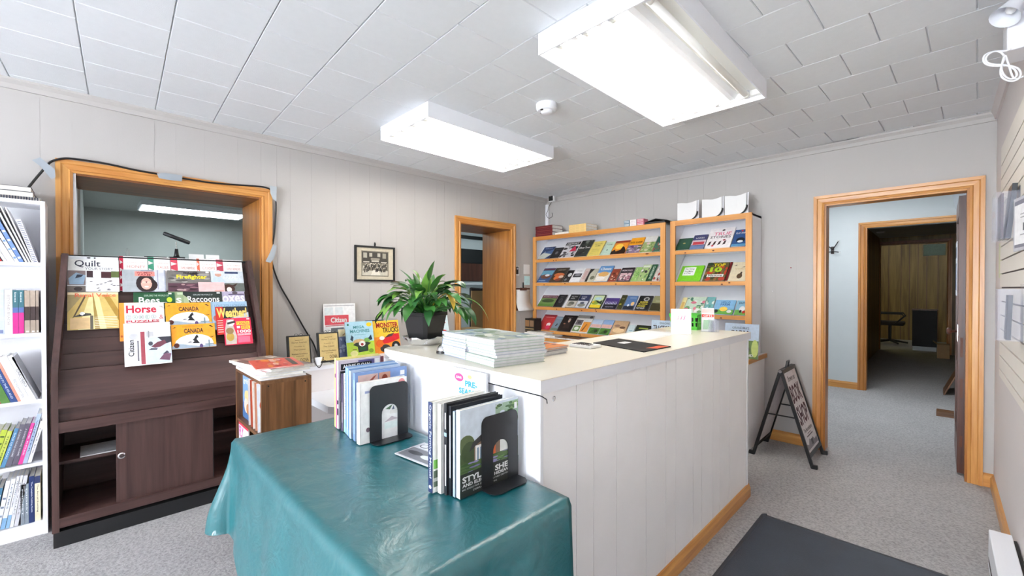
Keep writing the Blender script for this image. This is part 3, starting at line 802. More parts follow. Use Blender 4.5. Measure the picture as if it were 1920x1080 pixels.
BF = 4.0                                   # front plane of the pine bookcases
def pine_case(name, label, x0, x1, shelves, top, post=0.048):
    o = thing(name, label, 'bookcase', ((x0 + x1) / 2, 4.15, GZ + 0.003))
    z0 = GZ + 0.003
    for a, b in ((x0, x0 + post), (x1 - post, x1)):
        MB().box(a, BF, z0, b, BF + 0.02, top).build('front_post', 'pinez', o)
    MB().box(x0 + post, BF, top - 0.048, x1 - post, BF + 0.02, top).build('front_rail', 'pinex', o)
    for a, b in ((x0 + 0.006, x0 + 0.024), (x1 - 0.024, x1 - 0.006)):
        MB().box(a, BF + 0.02, z0, b, YB - 0.004, top - 0.003).build('side_panel', 'white', o)
    MB().box(x0 + 0.024, YB - 0.012, z0, x1 - 0.024, YB - 0.004, top - 0.02).build('back_panel', 'white', o)
    MB().box(x0 + 0.006, BF + 0.02, top - 0.02, x1 - 0.006, YB - 0.004, top - 0.002).build('top_board', 'white', o)
    for z in shelves:
        sf = MB().prism([(BF + 0.026, z - 0.006), (BF + 0.026, z - 0.018), (YB - 0.014, z + 0.262), (YB - 0.014, z + 0.274)], 'x', x0 + 0.025, x1 - 0.025).build('slanted_shelf', 'white', o)
        lp = MB().box(x0 + post, BF + 0.002, z - 0.030, x1 - post, BF + 0.022, z + 0.006).build('shelf_lip', 'pinex', o)
        rnd = random.Random(int(z * 1000) + int(x0 * 100))
        for _ in range(4 if x1 - x0 > 1 else 2):
            kx = rnd.uniform(x0 + 0.08, x1 - 0.08); kz = z - 0.012 + rnd.uniform(-0.008, 0.008)
            kn = MB(); kn.add([(kx + 0.010 * math.cos(a * math.pi / 5), BF + 0.0015, kz + 0.006 * math.sin(a * math.pi / 5)) for a in range(10)], [tuple(range(10))])
            kn.build('knot', 'knot', lp)
    return o
pine_case('pine_bookcase', 'wide pine framed bookcase with four slanted book rows in the corner', -3.652, -1.905, [1.690, 1.398, 1.100, 0.812], 1.982)
pine_case('pine_bookcase', 'narrow pine framed bookcase with slanted rows nearer the door', -1.853, -1.138, [1.690, 1.392, 1.092, 0.812], 1.984)

# ================================================================== A-FRAME SIGN
o = thing('sandwich_board', 'black folding A-frame sign reading BOOK SHOP on the carpet', 'sign', (-0.87, 4.0, 0))
ay0, ay1, rx, rz = 3.795, 4.205, -0.875, 0.705
for s, bx in ((1, -0.652), (-1, -1.075)):
    topx = rx + s * 0.012
    T0 = Vector((topx, 0, rz)); B0 = Vector((bx, 0, 0.0))
    d = (B0 - T0); L = d.length; dn = d.normalized(); nn = Vector((-dn.z, 0, dn.x)) * (1 if s > 0 else -1)
    if nn.x * s < 0: nn = -nn
    nm = 'leg'
    for y in (ay0, ay1 - 0.022):
        MB().obox((topx, y, rz), d, (0, 0.022, 0), nn * -0.022).build(nm, 'black', o, bevel=0.003)
    MB().obox(Vector((topx, ay0 + 0.022, rz)), dn * 0.03, (0, ay1 - ay0 - 0.044, 0), nn * -0.02).build('top_bar', 'black', o)
    MB().obox(Vector((topx, ay0 + 0.022, rz)) + dn * (L * 0.86), dn * 0.025, (0, ay1 - ay0 - 0.044, 0), nn * -0.02).build('bottom_bar', 'black', o)
    pan = MB(); po_ = Vector((topx, ay0 + 0.022, rz)) + dn * 0.03 - nn * 0.012
    hgt = L * 0.86 - 0.03; wid = ay1 - ay0 - 0.044
    pan.obox(po_, dn * hgt, (0, wid, 0), nn * 0.004, (225, 222, 224))
    if s > 0:
        place = lambda u, v, q: po_ + Vector((0, wid * u, 0)) + dn * (hgt * (1 - v)) + nn * (0.0042 + q)
        A = [('r', .03, .02, .97, .985, (226, 222, 224)),
             ('t', 'Browse our', .22, .875, .80, .945, (70, 62, 64), .02),
             ('t', 'BOOK', .10, .60, .90, .83, (74, 40, 52), .035), ('t', 'SHOP', .10, .32, .90, .56, (74, 40, 52), .035),
             ('t', 'The best selection', .15, .225, .85, .275, (60, 54, 58), .01), ('r', .36, .195, .64, .205, (120, 112, 116)), ('r', .25, .165, .75, .18, (110, 104, 108)),
             ('p', [(.05, .03), (.95, .03), (.95, .10), (.75, .085), (.62, .13), (.5, .10), (.35, .14), (.2, .08), (.05, .11)], (140, 136, 140)), ('r', .45, .05, .6, .12, (84, 80, 86))]
        art(pan, A, place)
    pan.build('sign_panel', 'printm', o)
    for y in (ay0 - 0.002, ay1 - 0.02):
        MB().box(bx - 0.018, y, 0, bx + 0.018, y + 0.024, 0.03).build('foot', 'black', o, bevel=0.003)
for y in (ay0 + 0.012, ay1 - 0.012):
    MB().tube([(rx + 0.115, y, 0.35), (rx - 0.105, y, 0.35)], 0.006, 6).build('brace', 'black', o)
MB().tube([(rx, 3.95, rz - 0.01), (rx + 0.01, 3.955, rz + 0.05), (rx + 0.01, 4.02, rz + 0.05), (rx, 4.03, rz - 0.01)], 0.006, 8).build('handle', 'black', o)
MB().tube([(rx, ay0 - 0.003, rz - 0.012), (rx, ay0 + 0.0, rz - 0.012)], 0.012, 12).build('hinge_pin', 'chrome', o)

# ================================================================== FLOOR MAT
o = thing('floor_mat', 'dark grey rubber floor mat on the carpet in front of the counter', 'mat', (-0.35, 1.9, 0))
MB().box(-0.716, 0.6, 0.0, 0.14, 2.79, 0.009).build('surface', 'mat', o)
bd = MB()
bd.prism([(-0.744, 0.0), (-0.716, 0.0), (-0.716, 0.0095), (-0.722, 0.0095)], 'y', 0.58, 2.83); bd.prism([(2.79, 0.0095), (2.79, 0), (2.835, 0), (2.796, 0.0095)], 'x', -0.716, 0.16)
bd.build('bevelled_edge', 'mat', o)

# ================================================================== SLATWALL ON THE RIGHT WALL
ya = onX(1881.5, 560, XC).y
o = thing('slatwall', 'cream slatwall panel with dark grooves on the right wall', 'display wall', (XC - 0.01, ya - 1.6, 0.75))
zs = sorted(onX(u, v, XC - 0.012).z for u, v in ((1883.9, 319.7), (1886.1, 342.5), (1880.3, 482.8), (1880.3, 510), (1883.9, 648), (1881.7, 673.9), (1881.7, 700)))
pitch = (zs[1] - zs[0] + zs[2] - zs[1]) / 2
pitch = max(0.075, min(pitch, 0.115))
z = zs[0]; zl = []
while z < zs[-1] + pitch * 1.5: zl.append(z); z += pitch
MB().box(XC - 0.007, -0.6, zl[0] - pitch * .5, XC - 0.0005, ya, zl[-1] + 0.02).build('backing', 'slot', o)
lo = zl[0] - pitch * 0.6
for z in zl + [zl[-1] + pitch * 1.4]:
    MB().box(XC - 0.014, -0.6, lo + 0.004, XC - 0.006, ya, z - 0.004).build('slat', 'slat', o); lo = z
SLZ = (zl, pitch)

# electric heater low on the right wall
hy1 = 3.03
o = thing('baseboard_heater', 'white electric baseboard heater low on the right wall', 'heater', (0.21, 1.9, 0))
MB().box(0.165, 0.9, 0.02, 0.238, hy1, 0.195).build('housing', 'whitemetal', o, bevel=0.004)
MB().box(0.238, 0.9, 0.03, 0.252, hy1 - 0.01, 0.175).build('back_plate', 'kick', o)
MB().box(0.1655, 0.92, 0.05, 0.1645, hy1 - 0.03, 0.075).build('air_slot', 'slot', o)
for y in (1.0, 2.9): MB().box(0.175, y, 0, 0.23, y + 0.03, 0.02).build('foot', 'whitemetal', o)
# ================================================================== PRINTED THINGS
WH, BK = (230, 230, 228), (22, 22, 24)
def photo(x0, y0, x1, y1, cols, seed, n=14):
    """a printed picture: base tone and scattered patches"""
    r = random.Random(seed); it = [('r', x0, y0, x1, y1, cols[0])]
    for _ in range(n):
        a, b = r.uniform(x0, x1), r.uniform(y0, y1)
        rx, ry = r.uniform(.04, .16) * (x1 - x0), r.uniform(.03, .12) * (y1 - y0)
        a = min(max(a, x0 + rx), x1 - rx); b = min(max(b, y0 + ry), y1 - ry)
        it.append(('e', a, b, rx, ry, r.choice(cols[1:])))
    return it
def lines(x0, x1, ys, c, h=.012):
    return [('r', x0, y, x1, y + h, c) for y in ys]

# ------------------------------------------------------------------ magazines on the brown stand
inc = Vector((TX1 - TX0, 0, TZ1 - TZ0)).normalized()
nrm = Vector((inc.z, 0, -inc.x))
P0 = Vector((TX0, 0, TZ0))
def on_stand(name, desc, cat, bl, br, tl, layer, cover, items=(), t=0.004, **k):
    q = P0 + nrm * (0.006 + 0.0075 * layer)
    a, b, c = onP(*bl, q, nrm), onP(*br, q, nrm), onP(*tl, q, nrm)
    w = b.y - a.y; h = (c - a).dot(inc)
    mx = frame(a, (0, 1, 0), inc)
    return book(name, desc, cat, w, h, t, mx, cover, items, group='reading matter on the brown magazine stand', **k)
mg = 'magazine'
for i, (u0, u1, sc, tx, top) in enumerate(((225, 279, (196, 40, 70), ('COOKING WITH', 'HONEY'), 480), (280, 322, (70, 150, 120), ('GARDEN', 'TALES'), 482), (323, 373, (206, 70, 90), ('COUNTRY', 'FAMILY REMEDIES'), 484), (373, 410, (224, 110, 80), ('CHICKEN', 'COOPS'), 485), (410, 459, (190, 70, 90), ('KITCHEN', 'FAMILY REMEDIES'), 487))):
    s0 = 0.14 if i in (0, 3) else 0.26
    it = [('r', 0, 0, s0, 1, sc)] + [('p', [(0.02, v), (s0 - .02, v + .06), (0.02, v + .12)], (236, 226, 224)) for v in (.1, .32, .54, .76)] + \
         [('t', tx[0], s0 + .15, .80, .9, .84, (214, 170, 160), 0), ('t', tx[1], s0 + .12, .66, .92, .74, (204, 140, 130), 0), ('r', s0 + .05, .58, .97, .585, (220, 200, 196))]
    nm = ('red', 'green', 'rose', 'orange', 'crimson')[i]
    on_stand('recipe_book', 'white recipe book with %s patterned strip in the top row of the magazine stand' % nm, 'book', (u0, 545), (u1, 545), (u0, top), 0.3, (246, 242, 240), it, t=0.005)
on_stand('quilt_magazine', 'white magazine behind the quilting magazine, only its top edge showing', mg, (127, 540), (223, 540), (128, 478), 0.4, (228, 232, 236), [('e', .4, .93, .04, .02, BK), ('e', .52, .93, .02, .02, BK)])
it = [('r', 0, .66, 1, 1, WH), ('t', 'Quilt', .13, .74, .63, .97, (40, 42, 60), .012), ('t', 'YOUR STORY', .33, .67, .88, .75, (96, 98, 112), 0),
      ('r', 0, .2, .34, .64, (136, 120, 118)), ('p', [(.04, .22), (.30, .22), (.34, .50), (.16, .58), (.02, .40)], (150, 176, 200)), ('p', [(.14, .40), (.26, .45), (.30, .52), (.18, .52)], (44, 52, 70)),
      ('r', .36, 0, 1, .64, (222, 222, 226)), ('r', .36, .40, .5, .64, (64, 44, 48)), ('r', .48, .44, .64, .64, (232, 228, 228)), ('r', .64, .42, .84, .62, (70, 36, 40)), ('r', .84, .44, 1, .64, (96, 110, 60)),
      ('p', [(.36, 0), (1, 0), (1, .4), (.36, .44)], (236, 236, 238))]
r = random.Random(3)
for _ in range(16):
    a, b = r.uniform(.4, .94), r.uniform(.03, .36); it.append(('p', [(a, b), (a + .05, b + .012), (a + .08, b + .002), (a + .03, b - .014)], (56, 40, 52)))
it += [('r', 0, 0, .34, .17, (120, 110, 104)), ('e', .2, .08, .08, .06, (60, 50, 50))]
on_stand('quilt_magazine', 'quilting magazine with a patchwork bedspread on its cover', mg, (126, 547), (224, 547), (127, 485), 1.6, WH, it)
it = [('r', 0, 0, 1, .93, (214, 186, 110)), ('p', [(.42, .93), (.6, .93), (.75, 0), (.2, 0)], (236, 220, 160)), ('p', [(.68, .93), (.8, .93), (1, .5), (1, .2)], (176, 140, 60)), ('p', [(0, .93), (.3, .93), (0, .45)], (180, 160, 110)),
      ('p', [(.33, .93), (.37, .93), (.14, .35), (.09, .30)], (96, 80, 58)), ('p', [(.8, .93), (1, .93), (1, .75)], (226, 196, 120)), ('p', [(.48, .9), (.5, .9), (.62, 0), (.52, 0)], (170, 140, 70)),
      ('r', .05, .02, .45, .31, (222, 190, 140)), ('r', .43, 0, .49, .36, (104, 98, 86)), ('p', [(.1, .33), (.46, .37), (.44, .42), (.3, .44), (.14, .36)], (84, 80, 74)), ('e', .28, .42, .05, .045, (244, 244, 240)), ('e', .24, .37, .025, .02, BK), ('e', .32, .38, .025, .02, BK)]
it += [('r', .52, .04 + .045 * i, .97, .052 + .045 * i, (246, 240, 214)) for i in range(7)] + [('t', 'Rural Voice', .14, .86, .95, .965, (240, 120, 84), .02)]
on_stand('farm_magazine', 'farm magazine with orange title over a golden field cover', mg, (126, 619.5), (223.5, 617.5), (126, 548), 2.6, (236, 220, 180), it)
it = [('r', 0, 0, .42, 1, (170, 176, 180)), ('r', .42, 0, 1, 1, (150, 156, 170)), ('r', .72, 0, .97, 1, (206, 208, 220)), ('r', .8, .1, .82, 1, (150, 150, 170)), ('e', .52, .38, .22, .40, (46, 34, 36)), ('e', .60, .3, .2, .3, (52, 36, 36)), ('e', .54, .36, .13, .27, (226, 176, 160)), ('r', .42, .40, .66, .46, (110, 36, 50)), ('e', .48, .42, .05, .05, (236, 196, 180)), ('e', .60, .42, .05, .05, (236, 196, 180)), ('e', .54, .22, .05, .03, (250, 246, 244)), ('r', .28, .70, .74, .92, (240, 146, 136)), ('t', 'WOMEN', .32, .82, .68, .90, (120, 40, 50)), ('t', 'FARM', .36, .72, .64, .80, (120, 40, 50)), ('r', .86, .88, .95, .98, WH)]
on_stand('portrait_magazine', 'magazine with a portrait of a woman in red glasses on the cover', mg, (230, 547), (312, 547), (230, 505), 1.8, (180, 184, 190), it)
it = photo(0, .42, 1, 1, [(120, 116, 112), (90, 86, 84), (160, 156, 150), (60, 50, 56)], 5) + photo(0, 0, .7, .40, [(90, 60, 72), (140, 100, 110), (60, 36, 44), (180, 150, 150)], 6) + [('r', .72, 0, 1, .40, (226, 190, 186)), ('t', 'Firefighter', .2, .56, .92, .80, (250, 226, 60), .025), ('t', 'HONOUR', .36, .84, .7, .94, (30, 26, 28), .02), ('r', .9, .9, .98, .98, WH)]
on_stand('firefighter_magazine', 'magazine with yellow Firefighter lettering over group photos', mg, (316, 547), (396, 546), (316, 507), 1.8, (120, 110, 110), it)
on_stand('pamphlet', 'small pink pamphlet leaning between the firefighter and horse magazines', 'pamphlet', (373, 547), (422, 546), (373, 529), 2.5, (226, 192, 190), [('r', .6, .05, .95, .12, (220, 120, 90)), ('r', .05, .7, .9, .72, (206, 160, 160))], t=0.002)
it = [('r', 0, .5, 1, 1, (206, 214, 222)), ('r', 0, 0, 1, .42, (110, 116, 110)), ('p', [(0, .5), (.1, .7), (.3, .72), (.42, .5), (.4, .4), (0, .45)], (190, 206, 226)), ('e', .22, .82, .1, .1, (206, 160, 140)), ('r', .1, .88, .34, .94, (240, 240, 244)), ('e', .5, .14, .2, .22, (70, 42, 32)), ('e', .52, .1, .08, .12, (236, 226, 220)), ('p', [(.3, .3), (.36, .45), (.42, .3)], (60, 36, 28)), ('p', [(.62, .3), (.8, .42), (.7, .24)], (60, 36, 28)), ('r', .42, .88, .84, .97, (40, 60, 100)), ('t', 'FARMER', .38, .62, .9, .78, (226, 232, 238), .02)]
on_stand('horse_magazine', 'magazine showing a capped farmer and a brown horse head', mg, (398, 547), (459, 546), (398, 508), 1.8, (200, 206, 212), it)
it = [('r', 0, 0, 1, 1, (34, 84, 52)), ('t', 'EXPLORE THE WORLD OF', .25, .86, .85, .92, (200, 220, 200), 0), ('t', 'Bees', .12, .62, .62, .84, WH, .02), ('r', .62, .64, .8, .655, WH), ('e', .86, .74, .07, .09, (190, 214, 60)), ('r', .84, .93, .92, .98, WH), ('e', .5, .3, .3, .2, (190, 160, 50))]
on_stand('bees_book', 'dark green children book about bees on the magazine stand', 'book', (252, 605), (331, 605), (252, 548.5), 2.9, (34, 84, 52), it, t=0.004)
on_stand('green_book', 'pale green book with a letter s peeking beside the bees book', 'book', (318, 605), (348, 605), (318, 547), 2.5, (150, 170, 130), [('t', 's', .5, .62, .85, .80, (226, 230, 220), .02), ('r', .6, .9, .95, .97, (196, 214, 180))], t=0.004)
it = [('r', 0, .6, 1, 1, (40, 50, 46)), ('r', 0, 0, 1, .6, (120, 116, 100)), ('t', 'EXPLORE THE WORLD OF', .25, .87, .75, .92, (190, 200, 196), 0), ('t', 'Raccoons', .1, .64, .92, .85, WH, .02), ('r', .86, .93, .95, .98, WH), ('p', [(0, .6), (.16, .6), (.1, .8), (0, .9)], (176, 190, 150))]
on_stand('raccoons_book', 'dark children book about raccoons on the magazine stand', 'book', (347, 604), (421, 603), (347, 547), 2.9, (40, 50, 46), it, t=0.004)
it = [('t', 'oxes', .02, .62, .98, .86, WH, .025), ('r', .3, .88, .98, .92, (90, 80, 110)), ('e', .58, .95, .12, .05, (90, 80, 90))]
on_stand('foxes_book', 'lilac children book about foxes right of the raccoons book', 'book', (420, 603), (464, 602), (420, 546.5), 2.4, (180, 172, 196), it, t=0.004)
on_stand('orange_book', 'orange book half hidden behind the white horse puzzle book', 'book', (225, 640), (262, 640), (225, 568), 3.7, (242, 150, 56), [('e', .1, .12, .06, .03, (180, 90, 40))], t=0.004)
it = [('r', 0, 0, 1, 1, WH), ('t', 'Horse', .04, .72, .80, .93, (206, 40, 66), .03)]
for k, ch in enumerate('GAMES'): it.append(('e', .1 + .155 * k, .61, .065, .06, (150, 190, 170) if k % 2 else (160, 160, 170))); it.append(('e', .1 + .155 * k, .61, .052, .048, WH)); it.append(('t', ch, .075 + .155 * k, .575, .125 + .155 * k, .645, (130, 160, 150)))
it += [('t', '&', .86, .54, .98, .66, (226, 150, 150)), ('t', 'PUZZLES', .04, .47, .86, .53, (200, 40, 66), .02), ('r', .04, .455, .86, .465, (200, 40, 66)), ('p', [(.82, .9), (.95, .9), (.99, .84)], (190, 180, 170))]
on_stand('horse_games_book', 'white horse puzzle book with red title on the magazine stand', 'book', (235, 640), (311, 638), (235, 568), 4.3, WH, it, t=0.005)
def canada(bl, br, tl, layer, label):
    it = [('r', 0, 0, 1, 1, (246, 166, 44)), ('e', .5, .18, .44, .40, (236, 238, 244)), ('t', 'A HALLOWEEN SCARE IN', .25, .86, .72, .94, (226, 120, 40), .01), ('t', 'CANADA', .28, .62, .72, .82, (50, 30, 50), .025),
          ('p', [(.45, .2), (.62, .18), (.55, .36), (.60, .5), (.53, .44), (.46, .34), (.5, .28)], (34, 34, 40)), ('p', [(.5, .42), (.57, .56), (.6, .42)], (34, 34, 40)), ('p', [(.34, .22), (.46, .24), (.4, .27)], (40, 36, 44)),
          ('p', [(0, 0), (1, 0), (1, .08), (.8, .1), (.6, .06), (.4, .12), (.25, .18), (.1, .2), (0, .1)], (160, 176, 190)), ('r', .82, .0, .85, .3, (120, 140, 150)), ('r', .74, .1, .95, .14, (120, 140, 150)), ('e', .65, .06, .04, .09, (90, 70, 120)),
          ('p', [(.86, .9), (.93, .84), (.97, .84), (.9, .92)], (40, 30, 30)), ('p', [(.86, .44), (.92, .40), (.98, .46), (.92, .43)], (40, 30, 30)), ('p', [(.03, .84), (.08, .9), (.11, .88)], (40, 30, 30)), ('e', .1, .14, .06, .1, (90, 40, 30))]
    on_stand('halloween_book', label, 'book', bl, br, tl, layer, (246, 166, 44), it, t=0.006, board=0.002)
canada((312, 611), (398, 609), (312, 568.5), 4.3, 'orange Canada picture book with a witch, the upper of two copies')
canada((323, 655.5), (406, 650), (323, 609.5), 5.4, 'orange Canada picture book with a witch, the lower of two copies')
on_stand('blue_picture_book', 'pale blue picture book behind the red banded weather book', 'book', (399, 618), (468, 616), (399, 566), 3.9, (160, 190, 214), [('t', 'LOVE YOU FOREVER', .1, .80, .95, .90, (110, 140, 170), 0), ('e', .1, .4, .06, .1, (200, 110, 100))], t=0.004)
it = [('r', 0, 0, 1, 1, (40, 44, 50)), ('r', 0, 0, .22, 1, (206, 50, 40)), ('p', [(.25, .5), (1, .78), (1, .4), (.6, .3)], (190, 196, 204)), ('t', 'Weather!', .03, .60, .95, .96, (250, 206, 110), .035)] + lines(.03, .19, (.08, .16, .24, .32, .4, .48), (240, 200, 190), .03)
on_stand('weather_book', 'children weather book with yellow title and red side band', 'book', (408, 628), (470, 626), (408, 575.5), 4.8, (40, 44, 50), it, t=0.004)
it = [('r', 0, 0, 1, 1, (226, 40, 80)), ('p', [(.03, .02), (.4, .02), (.44, .3), (.34, .7), (.38, .95), (.12, .95), (.04, .6)], (200, 190, 180)), ('e', .2, .3, .14, .16, (196, 160, 70)), ('e', .2, .52, .14, .12, (150, 120, 80)), ('e', .26, .82, .13, .12, (236, 234, 230)), ('p', [(.12, .84), (.42, .90), (.42, .82), (.14, .76)], (50, 46, 46)),
      ('r', .46, .72, .94, .86, (250, 220, 60)), ('t', 'CANADA', .48, .735, .92, .845, (206, 40, 60), .02), ('r', .46, .60, .58, .69, WH), ('r', .62, .56, .94, .69, (250, 220, 60)), ('t', 'KIDS', .66, .575, .9, .68, (206, 40, 60), .02), ('t', '1000', .46, .42, .96, .54, WH, .035), ('r', .46, .33, .94, .40, (250, 200, 210)), ('r', .46, .06, .9, .3, (240, 110, 140)), ('t', 'AWESOME FACTS', .48, .345, .92, .39, (226, 40, 80), .01), ('r', .84, .92, .95, .97, WH)]
on_stand('canada_facts_book', 'pink red Canada facts book with a goose, lowest right on the magazine stand', 'book', (423, 647.5), (475, 644), (424, 597), 5.7, (226, 40, 80), it, t=0.006)
it = [('r', 0, 0, 1, 1, (238, 238, 240)), ('v', '', 0, 0, 0, 0, WH)][:1]
it += [('r', .34, .02, .43, .79, (166, 76, 88)), ('r', .27, .10, .30, .58, (110, 108, 116)), ('e', .2, .68, .1, .075, (206, 206, 210)), ('r', .46, .66, .62, .78, (196, 196, 200)), ('r', .50, .64, .53, .80, (150, 150, 156)),
       ('r', .46, .02, 1, .64, (206, 216, 228)), ('p', [(.7, .64), (1, .64), (1, .5), (.85, .46), (.78, .56)], (60, 60, 70)), ('p', [(.56, .42), (.7, .52), (.86, .56), (.9, .48), (.76, .40), (.64, .38)], (120, 66, 80)), ('e', .55, .49, .05, .05, (70, 74, 84)), ('p', [(.5, .34), (.68, .33), (.7, .37), (.56, .38)], (80, 80, 92)), ('p', [(.72, .1), (.95, .06), (.99, .22), (.84, .24)], (120, 84, 104)), ('p', [(.8, .22), (.95, .24), (.9, .3)], (70, 66, 84))]
mb_vert = ('Citizen', .08, .22, .20, .58)
it += [('C',) ]
it = [q for q in it if q[0] != 'C']
o = on_stand('newspaper', 'folded newspaper with upright title and horse rider picture on the magazine stand', 'newspaper', (234, 688), (323, 678), (234, 607), 6.6, (238, 238, 240), it, t=0.003)
# title set upwards along the left margin
def vertical_title(o, txt, x0, y0, x1, y1, col):
    w = max(v.co.x for v in o.data.vertices); h = max(v.co.z for v in o.data.vertices)
    vs, fs = glyphs(txt, 0.01); mb = MB()
    mb.add([((x1 - (x1 - x0) * b) * w, -0.003, (y0 + (y1 - y0) * a) * h) for a, b in vs], fs, col)
    mb.build('title', 'printm', o, local=True)
vertical_title(o, 'Citizen', .08, .22, .20, .60, (50, 50, 56))

# papers on the inner shelf of the stand
mb = MB(); mb.box(-3.52, onX(150, 850, -3.3).y, 0.416, -3.30, onX(222, 850, -3.3).y, 0.421, (236, 238, 240))
art(mb, lines(.5, .9, (.06, .1), (150, 150, 155), .02), lambda u, v, q: (-3.30 - 0.22 * v, -0.0 + 0.2 * u - 0.04, 0.4212 + q))
tag(mb.build('paper_pad', 'printm'), 'white paper pad lying inside the open side of the magazine stand', 'paper')
# lamp, black case and cards on the stand top
p = onX(331, 476, -3.585)
o = thing('desk_lamp', 'small black lamp with slanted tube head on top of the magazine stand', 'lamp', (-3.585, p.y, 1.5315))
MB().box(-3.61, p.y - 0.042, 1.5315, -3.55, p.y + 0.042, 1.545).build('base', 'black', o, bevel=0.003)
MB().tube([(-3.585, p.y, 1.545), (-3.585, p.y, 1.562), (-3.585, p.y, 1.60)], [0.018, 0.012, 0.009], 10).build('stem', 'black', o, smooth=True)
MB().tube([(-3.585, p.y, 1.60), (-3.585, p.y - 0.002, 1.648)], 0.003, 6).build('neck', 'chrome', o)
a, b = onX(306, 437, -3.585), onX(356, 456, -3.585)
MB().tube([a, a + (b - a) * .03, a + (b - a) * .97, b], [0.008, 0.0125, 0.0125, 0.009], 12).build('lamp_head', 'blackm', o, smooth=True)
a, b = onX(270, 478, -3.63).y, onX(312, 478, -3.63).y
MB().box(-3.632, a, 1.5315, -3.615, b, 1.546).build('glasses_case', 'black')
tag(bpy.data.objects['glasses_case'], 'flat black case beside the lamp on the magazine stand top', 'case')
for i, (u0, u1) in enumerate(((354, 382), (386, 411))):
    a, b = onX(u0, 475, -3.58), onX(u1, 475, -3.58)
    c = MB().obox((-3.575, a.y, 1.532), (0, b.y - a.y, 0), (-0.012, 0, 0.038), (-0.002, 0, 0)).build('price_card', 'paper')
    tag(c, ('left', 'right')[i] + ' one of two small white cards behind the recipe books', 'card', 'white cards on the stand top')
# wire loop holder
a = onX(239, 478, -3.61)
tag(MB().tube([(-3.61, a.y + 0.008 * math.sin(t * math.pi / 5) , 1.561 + 0.028 * -math.cos(t * math.pi / 5)) for t in range(10)] + [(-3.61, a.y, 1.5325)], 0.001, 5).build('wire_loop', 'chrome'), 'thin wire loop standing on the left of the magazine stand top', 'wire')

# ------------------------------------------------------------------ books in the white bookcase (spines face the room)
XS = BX - 0.012
def yb_(u, z): return onX(u, 540 + 0, XS).y
def spine_book(name, label, u0, u1, shelf, h, col, lean=0.0, depth=0.17, sp=(), setback=0.0, pagetop=None):
    a, b = onX(u0, 700, XS - setback).y, onX(u1, 700, XS - setback).y
    t = max(b - a, 0.004) * math.cos(lean)
    upv = Vector((0, -math.sin(lean), math.cos(lean)))
    z = BSH[shelf] + 0.0005
    org = Vector((XS - setback, b, z + (0 if lean >= 0 else 0)))
    if lean < 0: org = Vector((XS - setback, b, z + t * math.sin(-lean)))
    mx = frame(org, (-1, 0, 0), upv)
    return book(name, label, 'book', depth, h, t, mx, col, (), sp, group='books in the white bookcase')
sn = ['top', 'second', 'third', 'fourth', 'bottom']
def rowbooks(shelf, rows):
    n = len(rows)
    for i, (u0, u1, h, col, lean, sp, nm) in enumerate(rows):
        k = n - 1 - i
        od = 'rightmost' if k == 0 else ORD[k] + ' from right'
        spine_book('book', '%s book, %s on %s white bookcase shelf' % (nm, od, sn[shelf]), u0, u1, shelf, h, col, math.radians(lean), sp=sp)
ST = lambda c1, n=5: [('r', .15, .08 + .18 * i, .85, .12 + .18 * i, c1) for i in range(n)]
V = lambda t, c, y0=.22, y1=.88, x0=.34, x1=.66: [('v', t, x0, y0, x1, y1, c)]
rowbooks(0, [(-42, -26, .23, (60, 90, 130), 24, ST(WH), 'blue'), (-26, -12, .22, (220, 220, 224), 24, ST((120, 120, 130)), 'white'), (-12, 6, .20, (200, 50, 54), 24, [], 'red'), (6.5, 15.5, .22, (236, 236, 236), 24, [('r', 0, 0, .3, 1, (40, 40, 44))], 'white and black'), (16, 30, .245, (206, 200, 206), 23, [], 'pale mauve'), (30.5, 38, .26, (226, 232, 242), 22, ST((120, 150, 200)), 'white and blue'), (38.5, 47, .27, (110, 140, 196), 21, ST((220, 226, 240), 4), 'blue spined'), (47.5, 53.5, .31, WH, 20, [('r', 0, 0, .32, 1, (28, 28, 34))], 'tall white black edged'), (54, 59, .305, WH, 19, [('r', 0, 0, .34, 1, (28, 28, 34))], 'white black edged'), (59.5, 64, .30, WH, 18, [('r', 0, 0, .34, 1, (28, 28, 40))], 'thin white black edged'), (64.3, 73.5, .235, (238, 238, 242), 15, [('r', .1, .02 + .04 * i, .9, .035 + .04 * i, (90, 96, 130)) for i in range(24)], 'spiral bound white')])
rowbooks(1, [(-60, -48, .23, (130, 150, 190), 0, ST(WH), 'blue grey'), (-47, -30, .24, (214, 214, 220), 0, ST((90, 90, 100)), 'light grey'), (-29, -10, .235, (160, 170, 200), 0, ST(WH), 'lavender'), (-9, 9, .232, (196, 204, 226), 0, [('r', .1, .02, .9, .1, (120, 130, 170))], 'pale blue'), (9.5, 24.5, .232, (236, 234, 230), 0, V('BEYOND BEACH', (150, 140, 140)), 'cream'), (25, 35.5, .23, (60, 110, 120), 0, [('r', 0, 0, 1, .48, (206, 50, 140)), ('r', 0, .48, 1, .6, (90, 110, 170))] + V('bees', (226, 236, 240), .72, .95), 'left one of two teal and magenta'), (36, 46, .23, (60, 110, 120), 0, [('r', 0, 0, 1, .48, (210, 50, 140)), ('r', 0, .48, 1, .6, (90, 110, 170))] + V('bees', (226, 236, 240), .72, .95), 'right one of two teal and magenta'), (47, 57, .228, (176, 160, 144), 0, [('r', 0, .3, 1, .62, (70, 56, 52)), ('r', .3, .02, .8, .05, WH)], 'tan and dark'), (57.7, 67.5, .228, (172, 156, 140), 0, [('r', 0, .3, 1, .62, (66, 52, 50)), ('r', .3, .02, .8, .05, WH)], 'second tan and dark'), (68.2, 73.8, .228, (166, 150, 136), 0, [('r', 0, .3, 1, .62, (66, 52, 50)), ('r', .3, .02, .8, .05, WH)], 'thin tan')])
